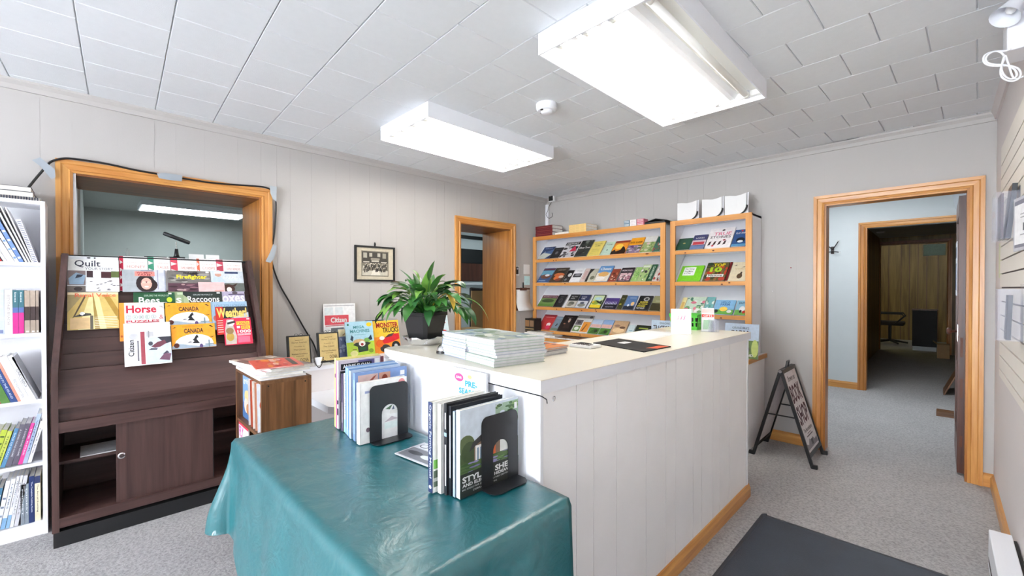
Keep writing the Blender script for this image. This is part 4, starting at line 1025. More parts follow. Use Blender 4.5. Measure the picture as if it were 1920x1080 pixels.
rowbooks(2, [(-50, -34, .21, (226, 226, 226), 18, ST((90, 90, 90)), 'white'), (-33, -16, .21, (60, 90, 60), 18, ST(WH), 'dark green'), (-15, 1, .19, (206, 50, 40), 18, [], 'red'), (1.5, 19, .20, (86, 130, 62), 18, [('r', .1, .5, .9, .8, (196, 216, 150))], 'green'), (19.5, 33, .235, (46, 74, 130), 18, V('CABIN IN THE ISLAND', (196, 206, 226), .1, .8), 'dark blue'), (33.5, 39, .245, (240, 150, 130), 18, [], 'salmon'), (39.5, 56, .26, (240, 240, 242), 18, V('RED HIGHWAY ZEN', (150, 150, 156), .1, .5, .3, .6), 'thick white'), (56.5, 67, .262, (236, 236, 238), 18, V('LUNACY REDUX', (70, 70, 80), .3, .7, .2, .7), 'white'), (67.5, 72.5, .255, (150, 150, 152), 20, [], 'grey leaning')])
rowbooks(3, [(-52, -40, .19, (70, 80, 110), -14, ST(WH), 'slate blue'), (-39, -27, .2, (206, 190, 150), -14, ST((90, 80, 70)), 'tan'), (-26, -14, .2, (180, 196, 70), -14, ST((70, 90, 40)), 'lime'), (-13, -3, .19, (190, 200, 90), -14, V('THE FARM', (60, 80, 40)), 'yellow green'), (-2, 7, .20, (86, 136, 176), -15, V('DALE OF ISLAND', (226, 236, 244)), 'sky blue'), (8, 19, .215, (104, 100, 112), -14, V('A LONG ROAD HOME', (206, 206, 212)), 'left one of two grey'), (20, 31, .215, (98, 92, 106), -13, V('A LONG ROAD HOME', (200, 200, 206)), 'right one of two grey'), (31.5, 40, .215, (222, 70, 150), -13, V('THE ROSE', (250, 220, 236)), 'pink'), (40.5, 49, .26, (170, 186, 210), -12, V('WINTER', (60, 80, 130)), 'pale blue'), (49.5, 57, .22, (222, 222, 228), -13, V('TALES', (120, 120, 130)), 'white')])
rowbooks(4, [(-46, -36, .21, (110, 60, 60), -8, ST(WH), 'maroon'), (-35, -25, .24, (226, 220, 206), -8, ST((110, 100, 90)), 'cream'), (-24, -14, .22, (70, 120, 150), -8, ST(WH), 'blue'), (-13, -4, .25, (226, 228, 232), -9, ST((120, 130, 150), 4), 'off white'), (-3, 6, .255, (222, 226, 234), -9, [('r', 0, 0, 1, .22, (130, 170, 206))] + V('LETTERS', (90, 100, 120), .4, .9), 'white with pale blue foot'), (7, 14, .265, (226, 228, 234), -9, [('r', 0, 0, 1, .25, (140, 180, 214))] + V('LETTERS HOME', (90, 100, 120), .4, .9), 'tall white with blue foot'), (15, 22, .265, (216, 216, 220), -8, V('THE VALLEY', (110, 110, 116)), 'light grey'), (23, 31, .26, (206, 206, 212), -8, V('THE HILLS', (110, 110, 116)), 'ash grey'), (36, 43.5, .215, (130, 140, 150), 0, V('DIGEST', (226, 230, 236)), 'left one of two grey green'), (44, 51.5, .215, (136, 146, 156), 0, V('DIGEST', (226, 230, 236)), 'right one of two grey green'), (52, 62.5, .25, (38, 54, 100), 0, V('The Complete Knitting Guide', (220, 226, 240)), 'navy blue'), (63, 73.5, .245, (232, 222, 190), 0, [('r', 0, .84, 1, 1, (50, 60, 100))] + V('The Art of Knitting', (60, 60, 60), .2, .82), 'cream knitting')])
# flat items on the bookcase top
z = 1.8105
for i, (dx, y0, y1, h, c, nm) in enumerate(((0.0, -0.5, -0.178, .016, (226, 226, 232), 'spiral bound book lying at the bottom of the pile on the white bookcase'), (0.01, -0.5, -0.205, .028, (64, 68, 78), 'dark grey binder in the middle of the pile on the white bookcase'), (0.012, -0.5, -0.212, .026, (74, 78, 88), 'dark grey binder on top of the pile on the white bookcase'))):
    mx = frame((BX - dx - 0.01, y0, z + h), (0, 1, 0), (-1, 0, 0))
    b_ = book('binder' if i else 'spiral_book', nm, 'binder' if i else 'book', y1 - y0, 0.20, h, mx, c, [], pagecol=(220, 214, 204))
    if i == 0:
        sp = MB()
        for k in range(32): sp.box(y0 + 0.01 * k, 0, 0, y0 + 0.01 * k, 0, 0) if False else sp.box(0.004 + 0.0098 * k, 0.0, -0.004, 0.008 + 0.0098 * k, h, 0.001, (60, 62, 80))
        sp.build('spiral', 'printm', b_, local=True)['kind'] = 'stuff'
    z += h + 0.0006
# ------------------------------------------------------------------ magazines in and on the small walnut shelf
def upright_mag(name, label, x, y, z, w, h, t, col, items, lean=0.0, cat='magazine', yaw=0.0):
    """cover faces -y, spine on the left"""
    upv = Vector((math.sin(lean), 0, math.cos(lean)))
    return book(name, label, cat, w, h, t, frame((x, y, z), (math.cos(yaw), math.sin(yaw), 0), upv), col, items)
it = [('t', 'grit', .08, .74, .6, .88, WH, .02), ('r', 0, 0, 1, .34, (70, 110, 160)), ('e', .5, .5, .3, .14, (220, 190, 130)), ('e', .4, .3, .24, .16, (226, 206, 190)), ('e', .6, .24, .2, .12, (180, 120, 70))]
upright_mag('farm_magazine', 'blue magazine facing out in the small walnut shelf', ux0 + 0.02, uy0 + 0.03, 0.6205, 0.19, 0.25, 0.004, (120, 160, 200), it)
for k in range(5):
    x = ux0 + 0.225 + 0.042 * k
    cc = [(226, 220, 216), (196, 90, 60), (240, 232, 224), (206, 140, 110), (236, 240, 248)][k]
    mx = frame((x + 0.0, uy0 + 0.012, 0.6205), (0.12, 1, 0), (-0.16, 0, 1))
    book('magazine', '%s thin magazine standing spine out in the small walnut shelf, %s' % (('off-white', 'brick red', 'cream', 'salmon', 'white')[k], nth(k)), 'magazine', 0.19, 0.24, 0.012, mx, cc, photo(.05, .05, .95, .95, [cc, (200, 60, 50), (240, 220, 190), (90, 60, 50)], k, 10), [('r', .1, .2, .9, .5, shade(cc, .8))], group='magazines in the walnut shelf')
it = [('t', 'FLY', .04, .70, .5, .92, (190, 60, 150), .04), ('t', 'FUN', .04, .42, .5, .64, (224, 70, 110), .04), ('t', 'FREE', .04, .14, .5, .36, (190, 60, 150), .04), ('e', .75, .6, .2, .16, (60, 60, 70)), ('e', .7, .36, .16, .12, (150, 170, 200)), ('r', 0, .94, 1, 1, (210, 50, 80))]
upright_mag('magazine', 'white magazine with large pink capitals on the lower walnut shelf', ux0 + 0.02, uy0 + 0.01, 0.3305, 0.2, 0.27, 0.005, (236, 232, 236), it)
# pile on top: five magazines, each turned a little
z = uz + 0.0005
pile = [((240, 240, 244), 'white bottom magazine', 0), ((236, 238, 242), 'white second magazine', -4), ((238, 238, 238), 'white third magazine', 5), ((232, 228, 226), 'brownish photo cover magazine', 10), ((226, 100, 84), 'top magazine with red food cover', -7)]
for k, (cc, nm, rot) in enumerate(pile):
    t = 0.013 if k < 4 else 0.006
    a = math.radians(rot)
    r_ = Vector((math.cos(a), math.sin(a), 0)); u_ = Vector((-math.sin(a), math.cos(a), 0))
    w, h = (0.46, 0.215) if k < 4 else (0.29, 0.21)
    org = Vector(((ux0 + ux1) / 2, (uy0 + uy1) / 2, z + t)) - r_ * (w / 2) - u_ * (h / 2) + Vector((0.004 * k if k < 4 else 0.10, -0.01, 0))
    its = []
    if k == 3: its = photo(0, 0, 1, 1, [(150, 130, 120), (206, 200, 190), (90, 80, 76), (190, 150, 120)], 12, 22)
    if k == 4: its = photo(.02, .02, .98, .7, [(226, 96, 80), (240, 190, 170), (246, 150, 70), (200, 60, 60)], 13, 18) + [('r', .1, .78, .9, .9, (80, 76, 70))]
    book('magazine', nm + ' in the pile on the walnut shelf', 'magazine', w, h, t, frame(org, r_, u_), cc, its, group='magazine pile on the walnut shelf')
    z += t + 0.0006

# ------------------------------------------------------------------ books between bookends on the green table
def table_book(name, label, x, y, w, h, t, col, items=(), spine=(), spinecol=None, rot=0.0, group=None):
    a = math.radians(rot)
    return book(name, label, 'book', w, h, t, frame((x, y, TT + 0.0006), (math.sin(a), math.cos(a), 0), (0, 0, 1)), col, items, spine, spinecol, group=group)
g1 = 'books by the far bookend on the green table'
table_book('craft_book', 'yellow spined book farthest left by the far bookend on the table', -1.808, 0.745, .20, .292, .018, (236, 226, 140), [], [('r', .2, .72, .8, .78, (90, 70, 90))], group=g1)
it = [('r', 0, .0, 1, 1, (206, 196, 206)), ('r', .05, .86, .72, .95, BK), ('t', 'ANNIE SLOAN', .09, .88, .68, .935, WH, .03), ('r', .42, .84, .78, .98, (96, 90, 140)), ('r', .05, .86, .72, .95, BK), ('t', 'ANNIE SLOAN', .09, .88, .68, .935, WH, .03), ('r', .80, .88, .9, .98, WH), ('r', .92, .8, 1, 1, (110, 50, 60)), ('r', .05, .45, .35, .8, (150, 150, 190)), ('r', .05, .08, .5, .2, (90, 120, 180))]
table_book('craft_book', 'lilac craft book with black title band and pink spine by the far bookend', -1.778, 0.742, .205, .285, .026, (206, 196, 206), it, [('r', 0, 0, .45, 1, (206, 100, 160)), ('r', .45, .55, 1, 1, (226, 220, 226)), ('r', .5, .2, .95, .3, (40, 40, 60)), ('r', .5, .36, .95, .42, (40, 40, 60))], (222, 214, 222), group=g1)
table_book('farm_book', 'black thin book by the far bookend', -1.750, 0.742, .18, .245, .010, (34, 34, 38), [], [('r', .2, .5, .8, .8, (80, 80, 86))], group=g1)
table_book('farm_book', 'grey purple thin book by the far bookend', -1.737, 0.742, .18, .238, .010, (110, 96, 130), [], [('r', .2, .15, .8, .5, (200, 190, 206))], group=g1)
table_book('cattle_book', 'white cattle book with green spine foot by the far bookend', -1.712, 0.744, .18, .242, .018, (236, 238, 236), [], [('v', 'GRASS FED CATTLE', .3, .30, .8, .95, (36, 60, 44)), ('r', 0, 0, 1, .22, (160, 210, 190))], group=g1)
for k in range(4):
    table_book('craft_book', '%s blue folder book, %s of four by the far bookend' % (('sky', 'pale', 'slate', 'ice')[k], ('first', 'second', 'third', 'fourth')[k]), -1.690 + 0.021 * k, 0.740 - 0.004 * k, .215, .272 - .002 * k, .016, [(130, 166, 210), (176, 200, 226), (110, 150, 200), (190, 208, 230)][k], [], [('r', .2, .1, .8, .9, [(110, 146, 196), (206, 220, 236), (90, 130, 186), (220, 228, 240)][k])], group=g1)
it = [('r', 0, .62, 1, 1, (120, 150, 200)), ('r', .05, .70, .42, .96, (206, 178, 172)), ('p', [(.16, .80), (.34, .92), (.4, .94), (.3, .84)], (150, 70, 50)), ('r', .44, .66, .66, .96, (196, 150, 130)), ('e', .55, .85, .06, .08, (140, 60, 40)), ('e', .4, .72, .08, .05, (236, 130, 110)), ('r', .86, .88, .95, .95, WH), ('r', .86, .80, .95, .86, WH), ('r', 0, 0, 1, .6, (180, 200, 226))]
table_book('craft_book', 'blue craft book with photo cover of hands by the far bookend', -1.590, 0.728, .225, .262, .018, (120, 150, 200), it, [('r', .2, .1, .8, .9, (150, 180, 220))], group=g1)
it = [('r', .1, .82, .3, .86, (150, 156, 190)), ('e', .88, .9, .08, .08, (230, 150, 150)), ('p', [(.52, .50), (.68, .56), (.62, .48)], (80, 110, 80)), ('r', .62, .40, .8, .46, (226, 222, 214)), ('p', [(.66, .47), (.72, .47), (.70, .54)], (80, 90, 110)), ('p', [(.8, .45), (.86, .45), (.85, .55)], (60, 70, 90)), ('p', [(.5, .28), (.66, .36), (.8, .30)], (190, 176, 180)), ('r', .5, .16, .78, .27, (226, 236, 230)), ('e', .16, .22, .04, .04, (110, 90, 100)), ('r', .32, .16, .35, .19, BK), ('r', .32, .38, .35, .41, BK)]
table_book('craft_book', 'white illustrated book leaning against the far bookend', -1.538, 0.722, .20, .232, .026, (236, 234, 230), it, [('r', .1, .05, .9, .95, (240, 240, 240))], group=g1)
g2 = 'books by the near bookend on the green table'
it = [('t', 'O F', .25, .55, .9, .9, (120, 130, 110), 0), ('r', .02, .26, .9, .36, (120, 190, 80)), ('r', .02, .06, .9, .24, (90, 110, 90)), ('r', .02, .12, .9, .16, (200, 206, 200))]
table_book('farming_book', 'farming manual with navy spine by the near bookend', -1.030, 0.700, .20, .262, .020, (236, 236, 230), it, [('r', 0, 0, 1, 1, (44, 56, 96)), ('v', 'Organic Farming Manual', .2, .16, .8, .97, (226, 230, 240)), ('e', .5, .06, .3, .02, WH)], (44, 56, 96), group=g2)
table_book('farming_book', 'white book second in the row by the near bookend', -1.008, 0.715, .20, .258, .016, (240, 240, 238), [], [], group=g2)
table_book('gardening_book', 'black and white striped book third by the near bookend', -0.990, 0.722, .20, .262, .012, (40, 42, 46), [('r', .05, .9, .9, .97, (90, 96, 90))], [('r', .3, .1, .7, .55, (226, 226, 230)), ('r', 0, .64, 1, .68, (150, 180, 200)), ('r', .3, .72, .7, .9, (226, 226, 230))], group=g2)
table_book('gardening_book', 'dark spined book fourth by the near bookend', -0.977, 0.728, .20, .255, .011, (30, 34, 40), [], [('r', .3, .2, .7, .9, (206, 210, 214))], group=g2)
table_book('gardening_book', 'light blue thin book fifth by the near bookend', -0.965, 0.732, .20, .243, .009, (170, 190, 214), [], [('r', .2, .1, .8, .9, (196, 210, 226))], group=g2)
it = [('r', 0, .5, 1, 1, (206, 216, 226)), ('r', 0, 0, 1, .5, (74, 92, 52))] + photo(.58, .70, 1, .97, [(150, 176, 150), (70, 104, 60), (44, 80, 44), (120, 150, 90), (206, 216, 226)], 22, 22) + [('e', .10, .58, .13, .12, (96, 110, 70)), ('e', .14, .50, .12, .12, (66, 84, 50)),
     ('p', [(.14, .50), (.20, .60), (.60, .78), (.98, .66), (.94, .60), (.60, .70), (.24, .54)], (56, 54, 54)), ('p', [(.22, .32), (.22, .54), (.60, .70), (.92, .60), (.92, .34), (.60, .30)], (130, 104, 84)), ('r', .24, .34, .37, .55, (236, 234, 230)), ('r', .265, .37, .30, .52, (130, 150, 170)), ('r', .315, .37, .35, .52, (130, 150, 170)), ('r', .40, .33, .58, .63, (226, 104, 44)), ('r', .44, .36, .54, .58, (120, 56, 40)), ('r', .66, .36, .84, .56, (226, 226, 220))] + photo(.0, .24, .98, .38, [(84, 110, 60), (150, 140, 190), (110, 150, 80), (130, 120, 170), (60, 90, 46)], 23, 30) + \
     [('p', [(0, 0), (1, 0), (1, .25), (.5, .28), (0, .27)], (44, 46, 40)), ('t', 'STYLISH SHEDS', .03, .165, .97, .235, WH, .035), ('t', 'AND ELEGANT HIDEAWAYS', .03, .115, .97, .155, WH, .03), ('t', 'BIG IDEAS FOR SMALL BACKYARD DESTINATIONS', .03, .08, .95, .098, WH, 0), ('t', 'DEBRA PRINZING', .2, .04, .6, .058, WH, 0), ('r', .92, .86, .97, .94, WH)]
table_book('gardening_book', 'garden shed book with orange door cover photo against the near bookend', -0.946, 0.735, .232, .248, .016, (214, 220, 226), it, [('r', .1, .03, .9, .97, (236, 238, 240))], (236, 238, 240), group=g2)

def bookend(x, y0, w, h, label):
    o = thing('bookend', label, 'bookend', (x, y0 + w / 2, TT + 0.0006))
    z0 = TT + 0.0006; r = 0.022
    out = []
    for cy, cz, a0 in ((y0 + r, z0 + h - r, math.pi), (y0 + w - r, z0 + h - r, math.pi / 2)):
        for i in range(6):
            a = a0 - i * math.pi / 10; out.append((cy + r * math.cos(a), cz + r * math.sin(a)))
    i0, i1 = y0 + w * 0.30, y0 + w * 0.72; hr = (i1 - i0) / 2; top = z0 + h * 0.62
    n = len(out)
    inner = [(i0, z0)] + [((i0 + i1) / 2 - hr * math.cos(math.pi * k / 10), top - hr + hr * math.sin(math.pi * k / 10)) for k in range(11)] + [(i1, z0)]
    poly = [(y0, z0)] + out + [(y0 + w, z0)] + inner[::-1]
    MB().prism(poly, 'x', x, x + 0.0016).build('plate', 'blackm', o)
    # foot bent towards the room, tongue under the books
    fp = [(x, y0), (x + 0.034, y0), (x + 0.052, y0 + 0.010), (x + 0.058, y0 + 0.024), (x + 0.058, y0 + w - 0.024), (x + 0.052, y0 + w - 0.010), (x + 0.034, y0 + w), (x, y0 + w)]
    MB().prism(fp, 'z', z0, z0 + 0.0018).build('foot', 'blackm', o)
bookend(-1.536, 0.760, .165, .215, 'black metal bookend at the far book group on the green table')
bookend(-0.944, 0.812, .150, .212, 'black metal bookend at the near book group on the green table')
# leaflet lying on the cloth
a = onZ(740, 852, TT); b = onZ(806, 878, TT)
rr = (b - a).normalized(); uu = Vector((-rr.y, rr.x, 0))
it = [('r', 0, 0, 1, 1, (206, 206, 210)), ('r', .03, .05, .97, .6, (120, 120, 126)), ('e', .3, .35, .2, .1, (60, 60, 66)), ('e', .68, .3, .18, .1, (226, 226, 228)), ('e', .7, .5, .14, .08, (80, 80, 86)), ('r', .1, .64, .95, .94, (236, 236, 238)), ('e', .2, .79, .12, .12, (90, 90, 96)), ('e', .2, .79, .09, .09, (230, 230, 232)), ('t', 'FALL FEST', .36, .70, .92, .86, (70, 70, 76), .02)]
book('leaflet', 'black and white leaflet lying on the green cloth between the book groups', 'leaflet', (b - a).length, 0.135, 0.003, frame(a + Vector((0, 0, 0.0045)), rr, uu), (226, 226, 228), it)

# sign with pre-season lettering leaning on the counter end
a, b, c_ = onY(846, 688, KY0 - 0.030), onY(912, 700, KY0 - 0.030), onY(880, 690, KY0 - 0.030)
o = thing('table_sign', 'white pastel PRE-SEASON sign standing against the counter end', 'sign', ((a.x + b.x) / 2, KY0 - 0.025, TT + .001))
zt_ = (a.z + b.z) / 2; w_ = b.x - a.x; h_ = zt_ - TT - 0.0012
mb = MB(); mb.box(a.x, KY0 - 0.030, TT + 0.001, b.x, KY0 - 0.026, zt_, (206, 210, 216))
art(mb, [('r', .04, .03, .96, .97, (176, 206, 220)), ('r', .06, .04, .94, .96, (206, 222, 226)), ('e', .24, .89, .13, .05, (226, 70, 130)), ('e', .55, .92, .06, .024, (240, 220, 120)), ('t', 'PRE-', .42, .80, .76, .87, (50, 150, 170), .04), ('t', 'SEASON', .24, .70, .86, .77, (50, 150, 170), .04), ('t', 'SALE', .3, .6, .8, .67, (226, 70, 130), .04), ('t', 'save', .16, .875, .32, .905, (250, 220, 230))],
    lambda u, v, q: (a.x + w_ * u, KY0 - 0.030 - q, TT + 0.001 + h_ * v))
mb.build('card', 'printm', o)
MB().box(a.x, KY0 - 0.026, TT + 0.001, b.x, KY0 - 0.022, zt_).build('backing', 'paper', o)

# ------------------------------------------------------------------ books on the slanted pine rows
LEAN = math.radians(42)
upB = Vector((0, math.sin(LEAN), math.cos(LEAN)))
def row(zl, case, rowname, data, k, ox):
    n = len(data)
    for i, (a, b, h, nm, col, items) in enumerate(data):
        u0, u1 = ox + a / k, ox + b / k
        vv = 540 - (zl + .01 - H) * 150
        x0 = onY(u0, vv, BF + 0.030).x; x1 = onY(u1, vv, BF + 0.030).x
        t = 0.010
        lift = 0.0
        org = Vector((x0, BF + 0.0245 + 0.0, zl + 0.0035))
        nB = Vector((0, -math.cos(LEAN), math.sin(LEAN)))
        org = Vector((x0, BF + 0.0235, zl + 0.0065)) + nB * (t + 0.0015)
        book('book', '%s book, %s, %s of %s pine bookcase' % (nm, nth(i), rowname, case), 'book', x1 - x0 - 0.003, h, t, frame(org, (1, 0, 0), upB), col, items, group='books on the slanted pine shelves')
BAR = lambda c, y0=.8, y1=.95: ('r', 0, y0, 1, y1, c)
row(1.690, 'wide', 'top row', [
    (160, 275, .21, 'navy blue', (44, 62, 104), [('p', [(0, 0), (.6, 0), (1, .35), (.3, .6), (0, .25)], (200, 206, 196)), ('p', [(.2, .5), (1, .75), (1, .35)], (80, 110, 160)), ('t', 'BIRDS', .2, .82, .8, .90, (150, 170, 210))]),
    (275, 370, .18, 'black', (26, 28, 30), [('e', .5, .5, .16, .14, (120, 120, 124)), ('r', .2, .8, .8, .84, (90, 90, 96))]),
    (370, 520, .257, 'black and white collage', (226, 226, 230), photo(0, 0, 1, .78, [(210, 210, 214), (60, 60, 64), (150, 150, 156), (30, 30, 34)], 31, 24) + [BAR(BK, .8, 1), ('t', 'HISTORY', .1, .84, .9, .96, WH, .02), ('p', [(.5, .35), (.75, .75), (.95, .4)], (206, 40, 80))]),
    (525, 650, .268, 'dark grey rubble photo', (56, 62, 58), photo(0, .1, 1, .98, [(50, 56, 52), (90, 100, 90), (30, 32, 32), (130, 136, 130)], 32, 20) + [('r', 0, .44, 1, .62, (28, 30, 30)), ('t', 'Ghost Town', .06, .47, .96, .60, WH, .02)]),
    (655, 780, .232, 'pale yellow', (226, 208, 110), [('t', 'THE COUNTRY', .2, .76, .8, .84, (120, 110, 50)), ('t', 'HOME', .3, .62, .7, .72, (120, 110, 50)), ('r', .2, .4, .8, .42, (160, 150, 80)), ('r', .2, .3, .8, .32, (160, 150, 80))]),
    (790, 888, .205, 'pale sea green', (190, 216, 200), [('t', 'POEMS', .2, .74, .8, .84, (110, 140, 126)), ('e', .5, .36, .08, .06, (110, 140, 126))]),
    (890, 1038, .205, 'orange sunset', (236, 150, 40), [BAR((150, 50, 30), .84, 1), ('e', .4, .56, .28, .2, (250, 210, 80)), ('p', [(.0, 0), (1, 0), (1, .2), (.8, .5), (.66, .56), (.6, .3), (.3, .2), (.2, .35), (0, .2)], (34, 20, 18))]),
    (1042, 1182, .232, 'orange topped flower', (244, 170, 40), [('r', 0, 0, 1, .52, (150, 130, 160))] + photo(0, 0, 1, .5, [(140, 120, 150), (90, 50, 110), (200, 190, 200), (70, 100, 60)], 33, 20) + [('t', 'RIVER TO RIVER', .06, .62, .94, .74, (90, 40, 20), .02)]),
    (1190, 1312, .240, 'white and leaf green', (220, 220, 212), photo(0, 0, 1, .62, [(150, 170, 110), (110, 140, 80), (200, 210, 170), (220, 190, 190)], 34, 22) + [BAR((230, 230, 226), .64, .97)]),
    (1315, 1388, .22, 'teal green', (30, 84, 76), photo(0, 0, 1, .6, [(60, 110, 90), (200, 210, 200), (190, 60, 60)], 35, 10)),
], 5.4, 980)
row(1.398, 'wide', 'second row', [
    (148, 265, .242, 'blue mountain', (60, 90, 140), [BAR((90, 40, 60), .84, .97), ('r', 0, .5, 1, .82, (110, 170, 196)), ('e', .5, .4, .42, .16, (120, 70, 50)), ('e', .6, .48, .2, .08, (226, 226, 230)), ('r', .1, .08, .7, .13, (160, 190, 220))]),
    (272, 405, .240, 'brown harvest', (66, 56, 44), [('t', 'HARVEST', .25, .80, .8, .88, (190, 180, 160)), ('e', .5, .5, .4, .14, (206, 110, 60)), ('e', .4, .28, .2, .14, (226, 120, 60)), ('e', .72, .36, .18, .1, (220, 196, 180)), ('e', .6, .16, .22, .08, (140, 70, 50))]),
    (410, 474, .19, 'black and white', (34, 32, 34), [('e', .6, .6, .3, .16, (206, 206, 206)), ('e', .3, .2, .2, .1, (130, 130, 130))]),
    (476, 580, .215, 'white photo', (236, 236, 238), [('r', .1, .34, .9, .62, (56, 56, 60)), ('e', .5, .5, .3, .06, (160, 160, 164)), ('t', 'STORIES', .25, .78, .75, .84, (150, 150, 156))]),
    (582, 628, .21, 'pinkish beige', (216, 196, 190), [('r', .2, .2, .8, .8, (200, 170, 166))]),
    (632, 718, .20, 'pale hillside', (190, 188, 170), [('p', [(0, 0), (.3, 0), (.2, .6), (.5, 1), (0, 1)], (40, 40, 40)), ('e', .7, .3, .25, .14, (110, 110, 90))]),
    (722, 860, .24, 'sky blue bread', (96, 150, 206), [('r', 0, 0, 1, .56, (226, 216, 200)), ('e', .5, .46, .38, .16, (220, 170, 100)), ('e', .4, .2, .34, .12, (236, 232, 226)), ('t', 'Cheese', .1, .72, .9, .90, WH, .03)]),
    (866, 945, .185, 'brick red', (150, 70, 50), photo(.1, .1, .95, .7, [(130, 60, 44), (206, 130, 90), (90, 40, 30), (226, 190, 170)], 36, 14)),
    (955, 1086, .20, 'black and pink collage', (44, 34, 44), [('r', .06, .06, .94, .6, (226, 190, 196))] + photo(.06, .06, .94, .6, [(216, 180, 186), (40, 36, 44), (236, 226, 226), (150, 90, 110)], 37, 20) + [('t', 'MEMORIES', .1, .72, .9, .84, (226, 210, 216))]),
    (1096, 1160, .20, 'light green', (160, 196, 120), photo(0, 0, 1, .9, [(150, 190, 110), (200, 220, 170), (100, 150, 80)], 38, 10)),
    (1162, 1248, .232, 'green and white garden', (190, 206, 160), photo(0, 0, 1, .8, [(170, 196, 130), (236, 236, 230), (110, 150, 90), (60, 60, 60)], 39, 16) + [('r', .1, .84, .9, .94, (226, 232, 214))]),
    (1252, 1312, .232, 'dark green narrow', (34, 84, 56), [('v', 'GARDENS', .3, .1, .7, .9, (206, 226, 206), .02)]),
    (1316, 1390, .20, 'red and white', (206, 196, 190), photo(0, 0, 1, 1, [(206, 196, 190), (170, 60, 50), (60, 50, 50), (236, 230, 226)], 40, 16)),
], 5.4, 980)
row(1.100, 'wide', 'third row', [
    (195, 390, .178, 'wide maroon and green', (96, 44, 62), [('r', 0, 0, 1, .74, (110, 140, 80)), ('e', .5, .5, .4, .16, (60, 80, 46)), ('r', 0, .0, 1, .22, (90, 130, 60)), ('t', 'THE COMMUNITY GARDEN', .08, .82, .95, .90, (220, 200, 206))]),
    (395, 502, .193, 'black sketched', (34, 34, 36), [('e', .5, .5, .2, .2, (90, 90, 94)), ('e', .5, .52, .12, .12, (50, 50, 54)), ('r', .3, .8, .7, .83, (130, 130, 130))]),
    (540, 662, .200, 'black topped photo', (36, 38, 40), [('r', 0, 0, 1, .5, (190, 186, 176)), ('e', .5, .3, .3, .14, (90, 90, 80)), ('e', .4, .18, .24, .1, (130, 126, 110)), ('t', 'ALL OUR', .2, .78, .8, .86, WH), ('t', 'DAYS', .2, .64, .6, .72, WH)]),
    (668, 800, .198, 'navy topped', (40, 46, 84), [('r', 0, 0, 1, .52, (200, 204, 210)), ('e', .5, .2, .36, .14, (130, 130, 120)), ('e', .5, .36, .2, .08, (70, 76, 96)), ('t', 'IN OUR', .2, .78, .7, .86, WH), ('t', 'TIME', .2, .64, .6, .72, WH)]),
    (836, 988, .198, 'yellow and green landscape', (34, 52, 34), [('r', .06, .04, .94, .95, (200, 216, 170)), ('r', .06, .04, .94, .26, (236, 206, 50)), ('e', .4, .42, .34, .16, (150, 170, 60)), ('p', [(.3, .6), (.7, .5), (.9, .62), (.94, .3), (.6, .4)], (40, 50, 40)), ('e', .5, .72, .3, .1, (180, 210, 220)), ('e', .2, .46, .1, .08, (240, 200, 40))]),
    (1008, 1182, .155, 'purple dusk', (70, 50, 120), [('r', 0, 0, 1, .46, (26, 26, 40))] + [('p', [(.08 + .11 * i, .4), (.12 + .11 * i, .72), (.16 + .11 * i, .4)], (200, 200, 220)) for i in range(8)] + [('t', 'DUSK IN TOWN', .2, .12, .8, .22, (190, 186, 206))]),
    (1192, 1258, .20, 'dark olive narrow', (58, 60, 30), [('r', .2, .3, .6, .4, (190, 180, 60)), ('r', .3, .7, .8, .74, (170, 166, 120))]),
    (1268, 1402, .192, 'blue moonrise', (90, 120, 166), [('r', 0, 0, 1, .26, (40, 46, 60)), ('e', .76, .42, .16, .14, (226, 180, 120)), ('e', .4, .3, .1, .08, (226, 230, 240)), ('r', .3, .82, .9, .85, (190, 206, 226))]),
    (1422, 1592, .195, 'black with yellow lettering', (32, 32, 34), [('e', .6, .76, .22, .14, (190, 190, 190)), ('e', .6, .76, .12, .08, (60, 60, 60)), ('t', 'MURDER', .2, .50, .8, .60, (236, 220, 70), .02), ('t', 'IN TOWN', .15, .36, .8, .46, (236, 220, 70), .02), ('t', 'STORIES', .1, .22, .7, .32, (236, 220, 70), .02), ('t', 'RETOLD', .1, .08, .7, .18, WH)]),
    (1606, 1742, .195, 'olive field', (150, 150, 110), [('r', 0, 0, 1, .5, (60, 56, 36)), ('r', .3, .62, .9, .66, (200, 200, 170))]),
], 6.75, 980)
